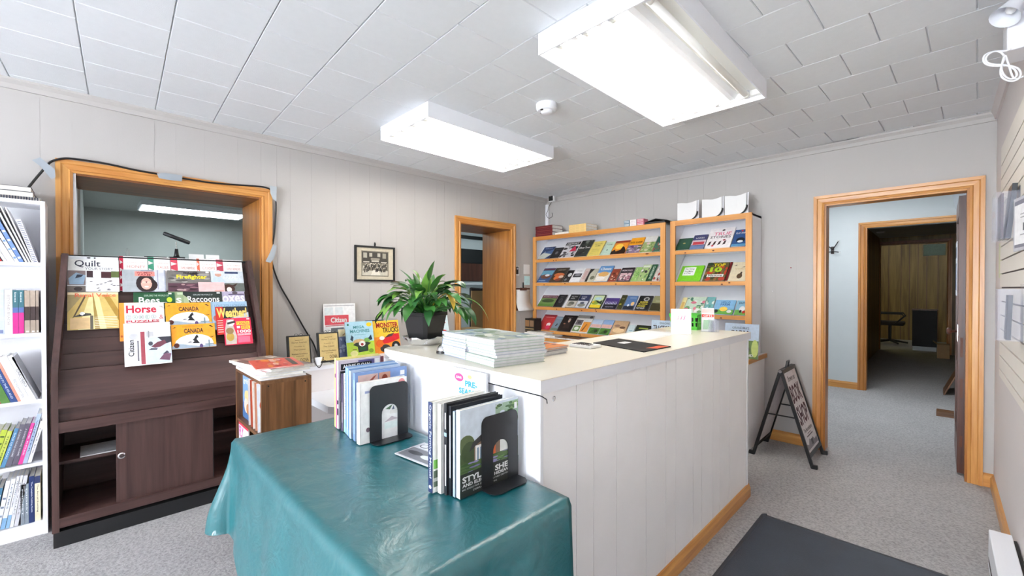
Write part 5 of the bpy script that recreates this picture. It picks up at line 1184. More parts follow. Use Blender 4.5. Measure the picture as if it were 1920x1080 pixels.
row(0.812, 'wide', 'bottom row', [
    (195, 350, .235, 'red', (200, 60, 60), [BAR((150, 40, 50), .9, 1), ('r', .2, .80, .9, .84, (236, 160, 160)), ('e', .7, .34, .16, .12, (240, 226, 226)), ('e', .72, .16, .14, .12, (220, 60, 110))]),
    (355, 440, .215, 'grey blue runner', (130, 150, 166), [('p', [(.4, .3), (.55, .5), (.7, .46), (.6, .3)], (40, 50, 50)), ('r', 0, 0, 1, .16, (110, 130, 110)), ('r', 0, .86, 1, .9, (170, 190, 206))]),
    (442, 608, .242, 'black portrait', (34, 26, 24), [('e', .56, .66, .09, .11, (220, 186, 160)), ('e', .55, .76, .09, .05, (206, 200, 190)), ('p', [(.4, .52), (.72, .52), (.8, .2), (.3, .2)], (60, 48, 44)), ('e', .3, .46, .08, .04, (180, 130, 100)), ('r', .3, .86, .7, .88, (130, 120, 110))]),
    (616, 818, .255, 'four picture white', (226, 224, 220), [BAR((150, 146, 140), .82, 1), ('e', .85, .9, .1, .07, (60, 50, 50)), ('r', .04, .42, .46, .72, (110, 100, 104)), ('r', .52, .06, .98, .62, (226, 150, 60)), ('p', [(.6, .1), (.75, .5), (.8, .5), (.7, .1)], (130, 80, 40)), ('r', .04, .06, .46, .38, (110, 140, 80)), ('e', .25, .22, .14, .1, (226, 230, 220)), ('e', .25, .57, .1, .08, (60, 56, 60))]),
    (826, 958, .205, 'left copy of the barn field', (190, 206, 226), [('r', 0, .44, 1, .66, (214, 170, 160)), ('r', 0, 0, 1, .42, (84, 130, 56)), ('p', [(.1, .05), (.7, .05), (.9, .3), (.5, .36)], (60, 100, 44)), ('e', .7, .2, .16, .1, (30, 40, 26))]),
    (962, 1092, .208, 'right copy of the barn field', (150, 180, 220), [('r', 0, .44, 1, .68, (220, 176, 164)), ('r', 0, 0, 1, .42, (84, 130, 56)), ('p', [(.1, .05), (.7, .05), (.9, .3), (.5, .36)], (60, 100, 44)), ('e', .6, .2, .16, .1, (30, 40, 26))]),
    (1098, 1282, .205, 'sandy tan', (206, 170, 130), [('e', .5, .36, .4, .16, (236, 206, 160)), ('e', .7, .56, .2, .08, (110, 80, 60)), ('r', 0, 0, 1, .12, (196, 140, 80)), ('e', .3, .66, .2, .08, (150, 120, 100))]),
    (1300, 1382, .16, 'pale blue', (206, 222, 226), [('r', .2, .5, .8, .56, (130, 170, 190)), ('e', .8, .3, .08, .08, (40, 40, 40))]),
    (1392, 1590, .165, 'green and black valley', (36, 44, 34), [('e', .5, .42, .4, .14, (110, 140, 70)), ('e', .4, .2, .3, .1, (190, 200, 190)), ('r', .2, .7, .8, .8, (160, 180, 80))]),
], 6.75, 980)
row(1.690, 'narrow', 'top row', [
    (120, 206, .158, 'dark green', (38, 76, 60), [('r', .15, .12, .85, .88, (46, 86, 68)), ('e', .5, .55, .1, .06, (190, 170, 110))]),
    (208, 296, .19, 'navy and red flag', (60, 66, 110), [('r', 0, .28, 1, .62, (216, 200, 206)), ('r', .1, .3, .9, .5, (190, 60, 70)), ('r', 0, 0, 1, .24, (110, 130, 170)), ('t', 'LAKES', .2, .72, .8, .82, WH)]),
    (299, 456, .26, 'white animal silhouette story', (240, 236, 236), [('e', .55, .88, .06, .04, (40, 40, 40)), ('t', 'TRUE', .2, .62, .9, .78, (220, 110, 140), .02), ('t', 'STORIES', .1, .47, .92, .60, (90, 80, 84), .02)] + [('p', [(.08 + .2 * i, .12), (.18 + .2 * i, .16), (.2 + .2 * i, .34), (.12 + .2 * i, .3)], (60, 40, 44)) for i in range(4)] + [('e', .3, .1, .05, .04, (200, 40, 60)), ('e', .7, .36, .06, .04, (150, 40, 60))]),
    (460, 550, .215, 'blue whale', (44, 84, 140), [('t', 'PLAY HARD', .1, .74, .9, .84, WH, .02), ('e', .56, .36, .3, .16, (20, 26, 36)), ('e', .56, .28, .2, .07, (226, 230, 236)), ('r', 0, 0, 1, .14, (90, 150, 190)), ('e', .5, .92, .08, .05, (206, 60, 60))]),
], 3.27, 1230)
row(1.392, 'narrow', 'second row', [
    (132, 272, .20, 'lime green', (126, 206, 44), [('r', .14, .36, .66, .90, (240, 242, 240)), ('t', 'The Things', .18, .72, .6, .82, (90, 100, 90)), ('t', 'You Make', .18, .58, .56, .68, (90, 100, 90)), ('t', 'in Clay', .18, .44, .5, .54, (90, 100, 90))]),
    (286, 422, .23, 'camouflage patterned nature', (90, 80, 44), photo(0, 0, 1, 1, [(100, 90, 50), (60, 66, 40), (150, 110, 60), (190, 60, 40), (40, 60, 40)], 44, 30) + [('t', 'TOP', .3, .76, .85, .94, (226, 206, 40), .04), ('t', '10', .2, .46, .75, .74, (170, 206, 40), .05), ('r', .14, .2, .9, .34, (230, 232, 226)), ('t', 'Nature', .2, .22, .84, .33, (50, 60, 50), .02)]),
    (425, 441, .23, 'dark red spined', (110, 30, 30), []),
    (443, 551, .225, 'cream bird', (226, 214, 184), [('e', .6, .24, .16, .14, (90, 70, 50)), ('e', .66, .4, .06, .06, (60, 50, 40)), ('p', [(.1, .8), (.3, .86), (.26, .80)], (110, 90, 70)), ('p', [(.6, .7), (.8, .76), (.76, .7)], (110, 90, 70)), ('t', 'THE NATURALIST', .2, .58, .85, .66, (200, 170, 120))]),
], 3.27, 1230)
row(1.092, 'narrow', 'third row', [
    (138, 166, .19, 'pale yellow narrow', (236, 222, 160), [('r', .2, .2, .8, .7, (226, 190, 110))]),
    (168, 284, .20, 'floral white and pink', (214, 226, 206), photo(0, 0, 1, .96, [(206, 226, 206), (226, 130, 150), (120, 170, 110), (240, 240, 236), (90, 140, 120)], 46, 26)),
    (287, 341, .20, 'teal garden', (120, 180, 180), photo(0, 0, 1, .8, [(120, 180, 180), (90, 150, 120), (226, 236, 230)], 47, 10)),
    (346, 472, .168, 'blue cartoon farm', (140, 190, 226), [('r', 0, 0, 1, .32, (110, 176, 80)), ('e', .5, .36, .2, .16, (244, 206, 90)), ('e', .14, .2, .12, .12, (40, 40, 44)), ('e', .8, .2, .12, .1, (236, 236, 236)), ('t', 'HELLO', .3, .76, .75, .90, (60, 110, 170), .02), ('t', 'FARM', .3, .6, .75, .74, (60, 110, 170), .02)]),
    (480, 551, .165, 'blue barn', (150, 196, 220), [('r', 0, 0, 1, .34, (120, 180, 90)), ('e', .6, .4, .26, .2, (240, 240, 240)), ('e', .5, .24, .12, .1, (40, 40, 44)), ('e', .8, .2, .14, .1, (206, 60, 50)), ('t', 'BARN', .2, .74, .8, .9, (60, 90, 120), .02)]),
], 3.27, 1230)
# big farm book at the right end of the base cabinet
a = onY(1357, 640, GY + 0.06); b = onY(1421, 640, GY + 0.06)
it = [('r', 0, .55, 1, 1, (190, 206, 226)), ('r', 0, 0, 1, .52, (110, 136, 84)), ('r', .0, .3, .65, .56, (90, 80, 70)), ('e', .62, .40, .1, .12, (150, 100, 70)), ('e', .62, .26, .13, .14, (60, 50, 60)), ('e', .9, .3, .1, .25, (200, 216, 130)), ('t', "GRANDMA'S", .22, .84, .72, .91, (100, 110, 130)), ('t', 'FARM', .2, .64, .7, .80, (60, 54, 60), .03), ('t', 'AND', .6, .06, .86, .13, WH, .03)]
book('picture_book', 'large farm picture book standing at the end of the base cabinet', 'book', b.x - a.x, .285, .008, frame((a.x, GY + 0.062, GZ + 0.003), (1, 0, 0), (0, .12, 1)), (190, 206, 226), it)
a = onY(1219, 620, GY + 0.10); b = onY(1256, 620, GY + 0.10)
it = [('r', 0, 0, 1, .3, (200, 190, 180)), ('t', "GRANDPA'S", .42, .86, .95, .94, (90, 100, 110)), ('t', 'TRACTOR', .10, .64, .95, .82, (70, 60, 60), .02), ('e', .5, .4, .3, .16, (150, 60, 50)), ('e', .3, .25, .1, .1, BK), ('e', .72, .25, .13, .13, BK)]
book('picture_book', 'light blue tractor picture book on the base cabinet before the pine post', 'book', b.x - a.x, onY(1235, 600, GY + .12).z - GZ - .004, .008, frame((a.x, GY + 0.10, GZ + 0.003), (1, 0, 0), (0, .12, 1)), (186, 204, 220), it)
# box set and book piles at the left end of the base cabinet
a, b = onY(966, 600, GY + 0.10), onY(1003, 600, GY + 0.10)
it = [('r', .05, .08, .95, .92, (44, 36, 30)), ('r', .30, .50, .50, .88, (190, 150, 100)), ('r', .52, .50, .72, .88, (150, 110, 70)), ('r', .74, .50, .94, .88, (140, 110, 84)), ('r', .34, .34, .94, .40, (160, 140, 100)), ('r', .36, .24, .8, .28, (120, 104, 80))] + [('r', .04 + .06 * i, .05, .055 + .06 * i, .95, (110, 110, 110)) for i in range(4)]
book('boxed_set', 'black boxed set with three tan photos beside the corner doorway', 'book', b.x - a.x, .205, .12, frame((a.x, GY + 0.10, GZ + 0.003), (1, 0, 0), (0, 0, 1)), (30, 26, 26), it, board=0.003, pagecol=(40, 36, 34))
zz = {0: GZ + 0.003, 1: GZ + 0.003, 2: GZ + 0.003}
for s, (u0, u1, t, cc, nm) in enumerate(((984, 1020, .022, (216, 222, 236), 'pale blue bottom book of the left pile'), (984, 1022, .018, (240, 240, 240), 'white middle book of the left pile'), (989, 1024, .012, (226, 230, 226), 'top book of the left pile'), (1012, 1048, .026, (236, 236, 238), 'thick white book'), (1032, 1070, .014, (60, 52, 50), 'dark covered lower book of the right pile'), (1060, 1104, .016, (90, 66, 60), 'brown covered book at the right'))):
    col = 0 if s < 3 else (1 if s == 3 else 2)
    a, b = onY(u0, 625, GY + 0.03), onY(u1, 625, GY + 0.03)
    z0 = zz[col] if s != 5 else GZ + 0.003
    yy = GY + 0.022 + (0.002 * s)
    book('book', nm + ' lying on the base cabinet front edge', 'book', b.x - a.x - (0.06 if s == 3 else 0.05 if s == 4 else 0), .15, t, frame((a.x, yy, z0 + t), (1, 0, 0), (0, 1, 0)), cc, [('r', .1, .3, .9, .7, shade(cc, .9))], group='books lying on the base cabinet')
    zz[col] = z0 + t + 0.0006
# things on top of the pine bookcases
z0 = 1.9825
a, b = onY(1004.8, 440, BF + 0.01), onY(1036, 440, BF + 0.01)
for k in range(3):
    book('ledger', ('bottom', 'middle', 'top')[k] + ' maroon bound volume on the wide pine bookcase', 'book', .20, b.x - a.x, .042, frame((b.x + 0.003 * (k % 2), BF + 0.004, z0 + 0.042 * (k + 1) + 0.0005 * (k + 1)), (0, 1, 0), (-1, 0, 0)), (104, 26, 36), [('r', .02, .03, .98, .97, (110, 30, 40))], [('r', .42, .1, .58, .9, (140, 70, 60)), ('r', .1, 0, .9, .03, (130, 60, 50))], group='maroon volumes on the pine bookcase', board=0.003)
    # gilt bands on the spine edge facing the room
mb = MB(); a2, b2 = onY(1040, 440, BF + 0.02), onY(1066, 440, BF + 0.02)
book('ledger', 'dark grey flat book beside the maroon volumes on the wide pine bookcase', 'book', b2.x - a2.x, .16, .028, frame((a2.x, BF + 0.02, z0 + 0.0285), (1, 0, 0), (0, 1, 0)), (70, 74, 84))
a3, b3 = onY(1067, 432, BF + 0.006), onY(1099, 432, BF + 0.006)
for k in range(3):
    book('paperback', ('bottom', 'middle', 'top')[k] + ' tan book of the pile on the wide pine bookcase', 'book', .22, b3.x - a3.x, .03, frame((b3.x, BF + 0.004, z0 + 0.0305 * (k + 1)), (0, 1, 0), (-1, 0, 0)), (236, 200, 130) if k < 3 else (120, 110, 100), [('r', 0, 0, 1, 1, (112, 104, 98))] if k == 2 else [], group='tan books on the pine bookcase')
xx = onY(1170, 420, BF + 0.01).x
for k, (du, cc, nm) in enumerate(((0, (120, 150, 170), 'blue grey'), (11, (232, 226, 226), 'white'), (24, (206, 110, 130), 'pink'))):
    for j in range(2):
        a4 = onY(1170 + du, 420, BF + 0.012).x; b4 = onY(1170 + du + (10, 12, 13)[k], 420, BF + 0.012).x
        zj = z0 + 0.0005 + 0.033 * j
        o = MB(); o.box(a4, BF + 0.012, zj, b4, BF + 0.10, zj + 0.032, cc)
        art(o, [('r', .1, .2, .9, .35, WH), ('r', .1, .6, .9, .75, WH)] if k != 1 else [('r', .2, .4, .8, .5, (206, 190, 190))], lambda u, v, q: (a4 + (b4 - a4) * u, BF + 0.012 - q, zj + 0.032 * v))
        tag(o.build('card_deck', 'printm'), '%s %s small box in the row on the wide pine bookcase' % (('lower', 'upper')[j], nm), 'box', 'small boxes on the pine bookcase')
a5, b5 = onY(1209, 416, BF + 0.012), onY(1250, 412, BF + 0.012)
o = thing('document_case', 'black folded document case on the right end of the wide pine bookcase', 'folder', ((a5.x + b5.x) / 2, BF + 0.14, z0 + 0.0003))
MB().box(a5.x, BF + 0.012, z0 + 0.0005, b5.x - 0.02, BF + 0.25, z0 + 0.02).build('lower_flap', 'black', o)
MB().prism([(a5.x, z0 + 0.0205), (a5.x + 0.12, z0 + 0.05), (b5.x - 0.005, z0 + 0.026), (b5.x - 0.005, z0 + 0.022), (a5.x + 0.12, z0 + 0.045)], 'y', BF + 0.006, BF + 0.24).build('upper_flap', 'black', o)
for k, (u0, u1, v0, v1) in enumerate(((1270, 1307, 378, 410), (1316, 1354, 371, 405), (1359, 1400, 364, 399))):
    a, b = onY(u0, v1, BF + 0.05), onY(u1, v1, BF + 0.05)
    zt_ = onY((u0 + u1) / 2, v0, BF + 0.05).z; zb = 1.985
    w, h = b.x - a.x, zt_ - zb
    o = thing('card_holder', 'white folded book shaped card holder, %s of three on the narrow bookcase' % ('left', 'middle', 'right')[k], 'card holder', ((a.x + b.x) / 2, BF + 0.09, zb), 'card holders on the narrow pine bookcase')
    bk = MB(); bk.prism([(a.x + .004, zb + .001), (b.x + .006, zb + .001), (b.x + .008, zt_ + .008), (b.x - w * .42, zt_ - .012), (a.x + .004, zt_ - .004)], 'y', BF + 0.075, BF + 0.079); bk.build('back_sheet', 'white', o)
    prof = [(a.x, zb + .0005), (a.x + w * .55, zb + .0005)]
    for i in range(8):
        t = i / 7; prof.append((a.x + w * (.55 + .42 * math.sin(t * math.pi / 2)), zb + h * (.02 + .42 * (1 - math.cos(t * math.pi / 2)))))
    arc = prof[2:]
    MB().prism(arc + [(x_ + .014, z_ - .006) for x_, z_ in arc[::-1]], 'y', BF + 0.054, BF + 0.056).build('dark_edge', 'kick', o)
    prof += [(a.x + w * .99, zt_), (a.x + w * .72, zt_ - .012), (a.x + w * .5, zt_ - .016), (a.x + w * .25, zt_ - .008), (a.x, zt_ - .004)]
    MB().prism(prof, 'y', BF + 0.050, BF + 0.053).build('front_sheet', 'paper', o)
    MB().box(a.x, BF + 0.053, zb + .0005, b.x, BF + 0.11, zb + .004).build('base', 'paper', o)
# ------------------------------------------------------------------ picture on the left wall
a, b = onX(664, 460, XA), onX(739, 528, XA)
y0, y1, z1, z0 = a.y, b.y, a.z + 0.004, b.z
o = thing('wall_picture', 'framed black and white group photograph on the left wall', 'picture', (XA + 0.01, (y0 + y1) / 2, z0))
fw_ = 0.016
mb = MB()
for q in ((y0, z0, y1, z0 + fw_), (y0, z1 - fw_, y1, z1), (y0, z0 + fw_, y0 + fw_, z1 - fw_), (y1 - fw_, z0 + fw_, y1, z1 - fw_)): mb.box(XA + 0.001, q[0], q[1], XA + 0.02, q[2], q[3])
mb.build('frame', 'kick', o)
mb = MB(); mb.box(XA + 0.002, y0 + fw_, z0 + fw_, XA + 0.008, y1 - fw_, z1 - fw_, (196, 186, 164))
A = [('r', .13, .10, .87, .90, (110, 104, 92)), ('r', .15, .13, .85, .87, (120, 114, 100)), ('r', .15, .52, .85, .87, (64, 60, 54)), ('r', .18, .68, .28, .84, (170, 164, 150)), ('r', .34, .72, .42, .84, (176, 170, 156)), ('r', .56, .72, .64, .84, (176, 170, 156)), ('r', .70, .68, .80, .84, (150, 146, 130)),
     ('r', .38, .62, .62, .68, (150, 144, 130)), ('r', .40, .56, .60, .61, (190, 184, 170)), ('r', .18, .54, .34, .57, (190, 184, 170)), ('r', .66, .54, .82, .57, (190, 184, 170)), ('r', .15, .13, .85, .28, (190, 184, 168)), ('p', [(.38, .14), (.64, .14), (.58, .30), (.44, .30)], (214, 208, 194))]
r = random.Random(9)
for k in range(34):
    x_ = .18 + .64 * ((k * 7) % 34) / 34; y_ = .28 + .20 * r.random()
    A += [('p', [(x_ - .02, y_ - .07), (x_ + .02, y_ - .07), (x_ + .012, y_ + .03), (x_ - .012, y_ + .03)], r.choice(((40, 38, 34), (70, 66, 60), (206, 200, 186), (54, 50, 46)))), ('e', x_, y_ + .045, .010, .016, (206, 198, 182))]
art(mb, A, lambda u, v, q: (XA + 0.008 + q, y0 + fw_ + (y1 - y0 - 2 * fw_) * u, z0 + fw_ + (z1 - z0 - 2 * fw_) * v), step=0.00005)
mb.build('photograph', 'printm', o)
pm_ = (y0 + y1) / 2 - 0.003
MB().tube([(XA + 0.006, pm_, z1 - 0.002), (XA + 0.010, pm_, z1 + 0.02), (XA + 0.006, pm_, z1 + 0.035)], [0.008, 0.009, 0.005], 8).build('hanger', 'kick', o)

# ------------------------------------------------------------------ black cable round the opening, grey tape
def wallpts(px, off=0.012): return [onX(u, v, XA + off) for u, v in px]
def smooth_path(pts, n=6):
    out = []
    for i in range(len(pts) - 1):
        p0 = pts[max(i - 1, 0)]; p1 = pts[i]; p2 = pts[i + 1]; p3 = pts[min(i + 2, len(pts) - 1)]
        for k in range(n):
            t = k / n
            out.append(0.5 * ((2 * p1) + (p2 - p0) * t + (2 * p0 - 5 * p1 + 4 * p2 - p3) * t * t + (3 * p1 - p0 - 3 * p2 + p3) * t ** 3))
    out.append(pts[-1]); return out
cp = [onX(54, 351, XA + 0.05)] + wallpts([(66, 336), (78, 322), (92, 306), (104, 300), (124, 297), (156, 300), (200, 307), (250, 318), (300, 327), (345, 335), (400, 343), (450, 347), (490, 350), (508, 356), (516, 370)], 0.03) + wallpts([(517, 400), (514, 440), (509, 475), (512, 500), (525, 535), (545, 570), (570, 615), (588, 645), (596, 668)], 0.014)
tag(MB().tube(smooth_path(cp), 0.0062, 8).build('cable', 'black', smooth=True), 'black cable taped along the wood casing and down the left wall', 'cable')
def tape(px, nm, off=0.028):
    ps = wallpts(px, off)
    mb = MB(); n = Vector((0.0012, 0, 0))
    k = len(ps); mb.add(ps + [p - n for p in ps], [tuple(range(k)), tuple(range(2 * k - 1, k - 1, -1))] + [(i, k + i, k + (i + 1) % k, (i + 1) % k) for i in range(k)])
    tag(mb.build('tape', 'tape', recalc=True), nm, 'tape', 'grey tape holding the cable')
tape([(60, 300), (75, 295), (86, 304), (103, 318), (104, 332), (97, 336), (88, 326), (76, 312)], 'long grey tape piece at the left end of the casing holding the cable', 0.038)
tape([(294, 325), (310, 324), (342, 329), (341, 340), (320, 338), (298, 334)], 'grey tape piece in the middle of the head casing', 0.040)
tape([(506, 348), (519, 350), (518, 378), (511, 372), (507, 362)], 'grey tape piece at the upper right casing corner', 0.038)
tape([(512, 458), (519, 461), (514, 484), (507, 493), (498, 490), (506, 474)], 'grey tape piece halfway down the right casing', 0.024)
# adapter where the cable ends, loop of cord
p = onX(597, 680, LX + 0.006)
o = thing('power_adapter', 'white cord adapter with black loop hanging over the ledge edge by the plaques', 'adapter', (LX, p.y, p.z - 0.03))
MB().prism([(p.y - 0.028, p.z + 0.04), (p.y + 0.028, p.z + 0.04), (p.y + 0.012, p.z - 0.02), (p.y - 0.012, p.z - 0.02)], 'x', LX + 0.002, LX + 0.010).build('body', 'whitemetal', o, bevel=0.002)
lp = [Vector((LX + 0.012, p.y + a_ * 0.001, p.z + b_ * 0.001)) for a_, b_ in ((-34, 50), (-30, 10), (-10, -26), (4, -36), (18, -22), (30, 12), (34, 40))]
MB().tube(smooth_path(lp), 0.003, 6).build('loop_cord', 'black', o)
q = onX(632, 689, LX + 0.012)
MB().tube(smooth_path([Vector((LX + 0.012, p.y + 0.03, p.z + 0.02)), Vector((LX + 0.014, p.y + 0.10, p.z - 0.012)), Vector((LX + 0.014, q.y + 0.05, p.z - 0.035))]), 0.0022, 6).build('thin_cord', 'black', o)

# ------------------------------------------------------------------ plaques and children books on the ledge
def plaque(u0, v0, u1, v1, lab, lean):
    xb = -3.40
    a = onX(u0, v1, xb); w = onX(u1, v1, xb).y - a.y; h = onX(u0, v0, xb).z - LZ
    o = thing('award_plaque', lab, 'plaque', matrix=frame((xb, a.y, LZ + 0.0015), (0.10, 1, 0), (-lean, 0, 1)), group='plaques on the ledge')
    mb = MB().box(0, 0, 0, w, 0.018, h); mb.build('board', 'blackm', o, local=True, bevel=0.003)
    mb = MB(); mb.box(w * .10, -0.0012, h * .06, w * .93, 0.0, h * .95, (206, 180, 120))
    art(mb, [('r', .3, .86, .7, .875, (120, 96, 50)), ('t', 'Huron Tourism', .12, .76, .88, .81, (90, 70, 40)), ('t', 'Presented to', .25, .62, .75, .66, (130, 106, 60)), ('t', 'The Citizen', .2, .5, .8, .55, (110, 86, 50)), ('t', 'Business Excellence', .1, .34, .9, .39, (90, 70, 40)), ('r', .3, .27, .7, .285, (120, 96, 50)), ('t', 'OCNA', .5, .08, .92, .2, (60, 46, 30), 0)],
        lambda u, v, q: (w * (.10 + .83 * u), -0.0013 - q, h * (.06 + .89 * v)))
    mb.build('brass_plate', 'print', o, local=True)
    for s in (0.42, 0.62):
        MB().tube([(w * s + 0.014 * math.cos(t * math.pi / 8), 0.014, h + 0.014 * math.sin(t * math.pi / 8) - 0.001) for t in range(9)], 0.0016, 6).build('easel_loop', 'black', o, local=True)
    MB().tube([(w * .3, 0.02, h * .5), (w * .3, 0.085, 0.012)], 0.002, 6).build('easel_leg', 'black', o, local=True)
plaque(540, 630, 584, 680, 'left award plaque with gold plate leaning on the white ledge', .24)
plaque(597, 624, 637, 674, 'right award plaque with gold plate leaning on the white ledge', .22)
def ledge_book(name, lab, cat, u0, u1, v0, v1, x, col, items, lean=.16, t=.006, yawx=0.0, tilt=0.0):
    a, b = onX(u0, v1, x), onX(u1, v1, x); zt = onX((u0 + u1) / 2, v0, x - 0.03).z
    h = (zt - LZ - .002) / math.cos(math.atan(lean))
    return book(name, lab, cat, b.y - a.y, h, t, frame((x, a.y, LZ + 0.002), (yawx, 1, tilt), (-lean, -tilt, 1)), col, items)
it = [('r', .04, .95, .96, .97, (190, 190, 194)), ('r', .04, .78, .3, .93, (220, 228, 230)), ('r', .36, .78, .6, .93, (222, 228, 230)), ('r', .04, .60, .78, .78, (222, 84, 96)), ('r', .06, .575, .78, .59, (200, 110, 120)), ('t', 'Citizen', .22, .64, .72, .74, WH, .03), ('r', .22, .26, .62, .54, (110, 112, 116)), ('e', .34, .40, .09, .08, (60, 60, 64)), ('e', .5, .42, .08, .10, (170, 170, 172)), ('r', .66, .2, .94, .54, (226, 230, 232))] + lines(.05, .19, (.2, .25, .3, .35, .4, .45, .5), (190, 192, 196), .012) + lines(.68, .92, (.24, .3, .36, .42, .48), (190, 192, 196), .012)
ledge_book('newspaper', 'newspaper with red masthead standing upright against the left wall', 'newspaper', 608, 668, 569, 668, XA + 0.05, (238, 238, 238), it, lean=.05, t=.002)
it = [('r', 0, .0, 1, .7, (130, 140, 180))] + photo(0, .05, 1, .66, [(130, 140, 180), (90, 100, 150), (190, 196, 220), (110, 80, 110), (200, 210, 230)], 51, 20) + [('r', 0, .72, 1, .98, (236, 220, 176)), ('p', [(.3, .78), (.7, .9), (.72, .86), (.34, .75)], (190, 140, 90))]
ledge_book('picture_book', 'blue comic style book partly hidden by the digger picture book', 'book', 637, 662, 616, 668, XA + 0.115, (150, 160, 190), it)
it = [('r', 0, 0, 1, .42, (176, 206, 70)), ('e', .1, .92, .035, .03, (40, 110, 90)), ('e', .86, .90, .10, .06, (250, 206, 50)), ('t', 'MEGA', .28, .80, .68, .88, (56, 130, 140), .02), ('t', 'MACHINES', .16, .68, .86, .77, (56, 130, 140), .02), ('r', .3, .61, .74, .63, (140, 190, 200)), ('e', .45, .42, .22, .08, (206, 170, 120)), ('e', .75, .46, .12, .06, (120, 170, 90)), ('p', [(.14, .5), (.2, .62), (.26, .56), (.22, .44)], (40, 60, 80)), ('p', [(.78, .5), (.9, .60), (.94, .46), (.86, .44)], (40, 60, 80)),
      ('p', [(.22, .34), (.34, .4), (.74, .4), (.88, .36), (.76, .3), (.76, .14), (.4, .12), (.38, .28)], (50, 60, 50)), ('e', .55, .36, .12, .08, (226, 226, 220)), ('e', .55, .34, .05, .04, (150, 40, 50)), ('r', .46, .18, .68, .26, (36, 90, 60)), ('e', .24, .1, .14, .08, (220, 216, 150)), ('r', .2, .2, .34, .22, (110, 80, 50)), ('e', .86, .14, .09, .06, (120, 150, 50))]
ledge_book('picture_book', 'blue and green digger picture book with yellow sun on the ledge', 'book', 652, 704, 603, 668, XA + 0.20, (170, 210, 226), it, lean=.2)
it = [('r', 0, .9, 1, 1, (50, 56, 100)), ('r', .2, .66, .9, .86, (50, 110, 110)), ('t', 'IN', .3, .69, .8, .83, (110, 190, 160), .03)] + photo(0, 0, 1, .55, [(60, 30, 40), (160, 50, 50), (30, 26, 36), (120, 90, 90)], 53, 14)
ledge_book('picture_book', 'dark blue and red book between the digger and monster truck books', 'book', 690, 724, 600, 660, XA + 0.12, (50, 56, 100), it)
it = [('r', 0, 0, 1, .5, (244, 150, 50)), ('t', 'MONSTER', .12, .78, .98, .94, (160, 30, 40), .04), ('t', 'TRUCKS', .35, .62, .98, .78, (60, 40, 30), .03), ('p', [(.3, .38), (.6, .56), (.98, .58), (.98, .4), (.6, .30), (.36, .28)], (214, 40, 50)), ('p', [(.4, .46), (.56, .56), (.8, .6), (.7, .5)], (90, 60, 60)), ('e', .82, .18, .17, .16, (40, 40, 44)), ('e', .82, .18, .07, .07, (196, 196, 196)), ('e', .4, .14, .2, .12, (60, 54, 54)), ('e', .2, .3, .14, .12, (236, 110, 40)), ('e', .3, .46, .1, .06, (240, 236, 230))]
ledge_book('picture_book', 'yellow monster truck picture book left of the plant pot', 'book', 704, 752, 601, 662, XA + 0.16, (246, 200, 60), it, lean=.2)
it = [('r', 0, 0, 1, .3, (130, 180, 90)), ('t', 'SUMMER', .02, .68, .9, .86, (206, 40, 60), .03), ('r', .3, .88, .8, .96, (230, 90, 80)), ('r', .3, .54, .8, .64, (150, 206, 214)), ('e', .7, .44, .2, .05, (206, 60, 60)), ('e', .4, .3, .24, .1, (90, 150, 80)), ('e', .7, .1, .2, .1, (240, 206, 90)), ('e', .2, .42, .14, .06, (226, 130, 140))]
ledge_book('picture_book', 'pale blue picture book with red title right of the plant pot', 'book', 800, 845, 588, 640, XA + 0.12, (214, 232, 236), it, lean=.2)

# ------------------------------------------------------------------ plant in black pot on foil
pc = onZ(781, 646, KZ); px_, py_ = pc.x + 0.01, pc.y + 0.045
o = thing('potted_plant', 'leafy peace lily in a black square pot on the counter end', 'plant', (px_, py_, KZ))
mb = MB(); vs = []; fs = []; n = 26
prof = [(0.0, 0.001), (0.070, 0.001), (0.088, 0.012), (0.104, 0.032), (0.112, 0.040), (0.098, 0.034), (0.070, 0.012), (0.0, 0.010)]
r = random.Random(5)
for i, (rr_, zz_) in enumerate(prof):
    for k in range(n):
        a_ = 2 * math.pi * k / n
        j = (1 + 0.10 * r.uniform(-1, 1) * (1 if 1 < i < 6 else 0.3)); dz_ = r.uniform(-.006, .006) if 2 <= i <= 5 else 0
        vs.append((px_ + rr_ * j * math.cos(a_), py_ + rr_ * j * math.sin(a_), KZ + zz_ + dz_ + 0.0005))
for i in range(len(prof) - 1):
    for k in range(n): fs.append((i * n + k, i * n + (k + 1) % n, (i + 1) * n + (k + 1) % n, (i + 1) * n + k))
mb.add(vs, fs); mb.build('foil_saucer', 'foil', o)
def oct_ring(h, z, ang):
    c_ = h * 0.22; pts = [(-h + c_, -h), (h - c_, -h), (h, -h + c_), (h, h - c_), (h - c_, h), (-h + c_, h), (-h, h - c_), (-h, -h + c_)]
    return [(px_ + x * math.cos(ang) - y * math.sin(ang), py_ + x * math.sin(ang) + y * math.cos(ang), z) for x, y in pts]
rings = [oct_ring(0.060, KZ + 0.014, .2), oct_ring(0.070, KZ + 0.06, .2), oct_ring(0.083, KZ + 0.145, .2), oct_ring(0.088, KZ + 0.147, .2), oct_ring(0.088, KZ + 0.162, .2), oct_ring(0.079, KZ + 0.162, .2), oct_ring(0.076, KZ + 0.145, .2)]
mb = MB(); vs = [p for q in rings for p in q]; fs = [tuple(range(7, -1, -1))]
for i in range(len(rings) - 1):
    for k in range(8): fs.append((i * 8 + k, i * 8 + (k + 1) % 8, (i + 1) * 8 + (k + 1) % 8, (i + 1) * 8 + k))
mb.add(vs, fs); mb.build('pot', 'black', o)
MB().add(oct_ring(0.077, KZ + 0.150, .2), [tuple(range(8))]).build('soil', 'soil', o)
r = random.Random(11)
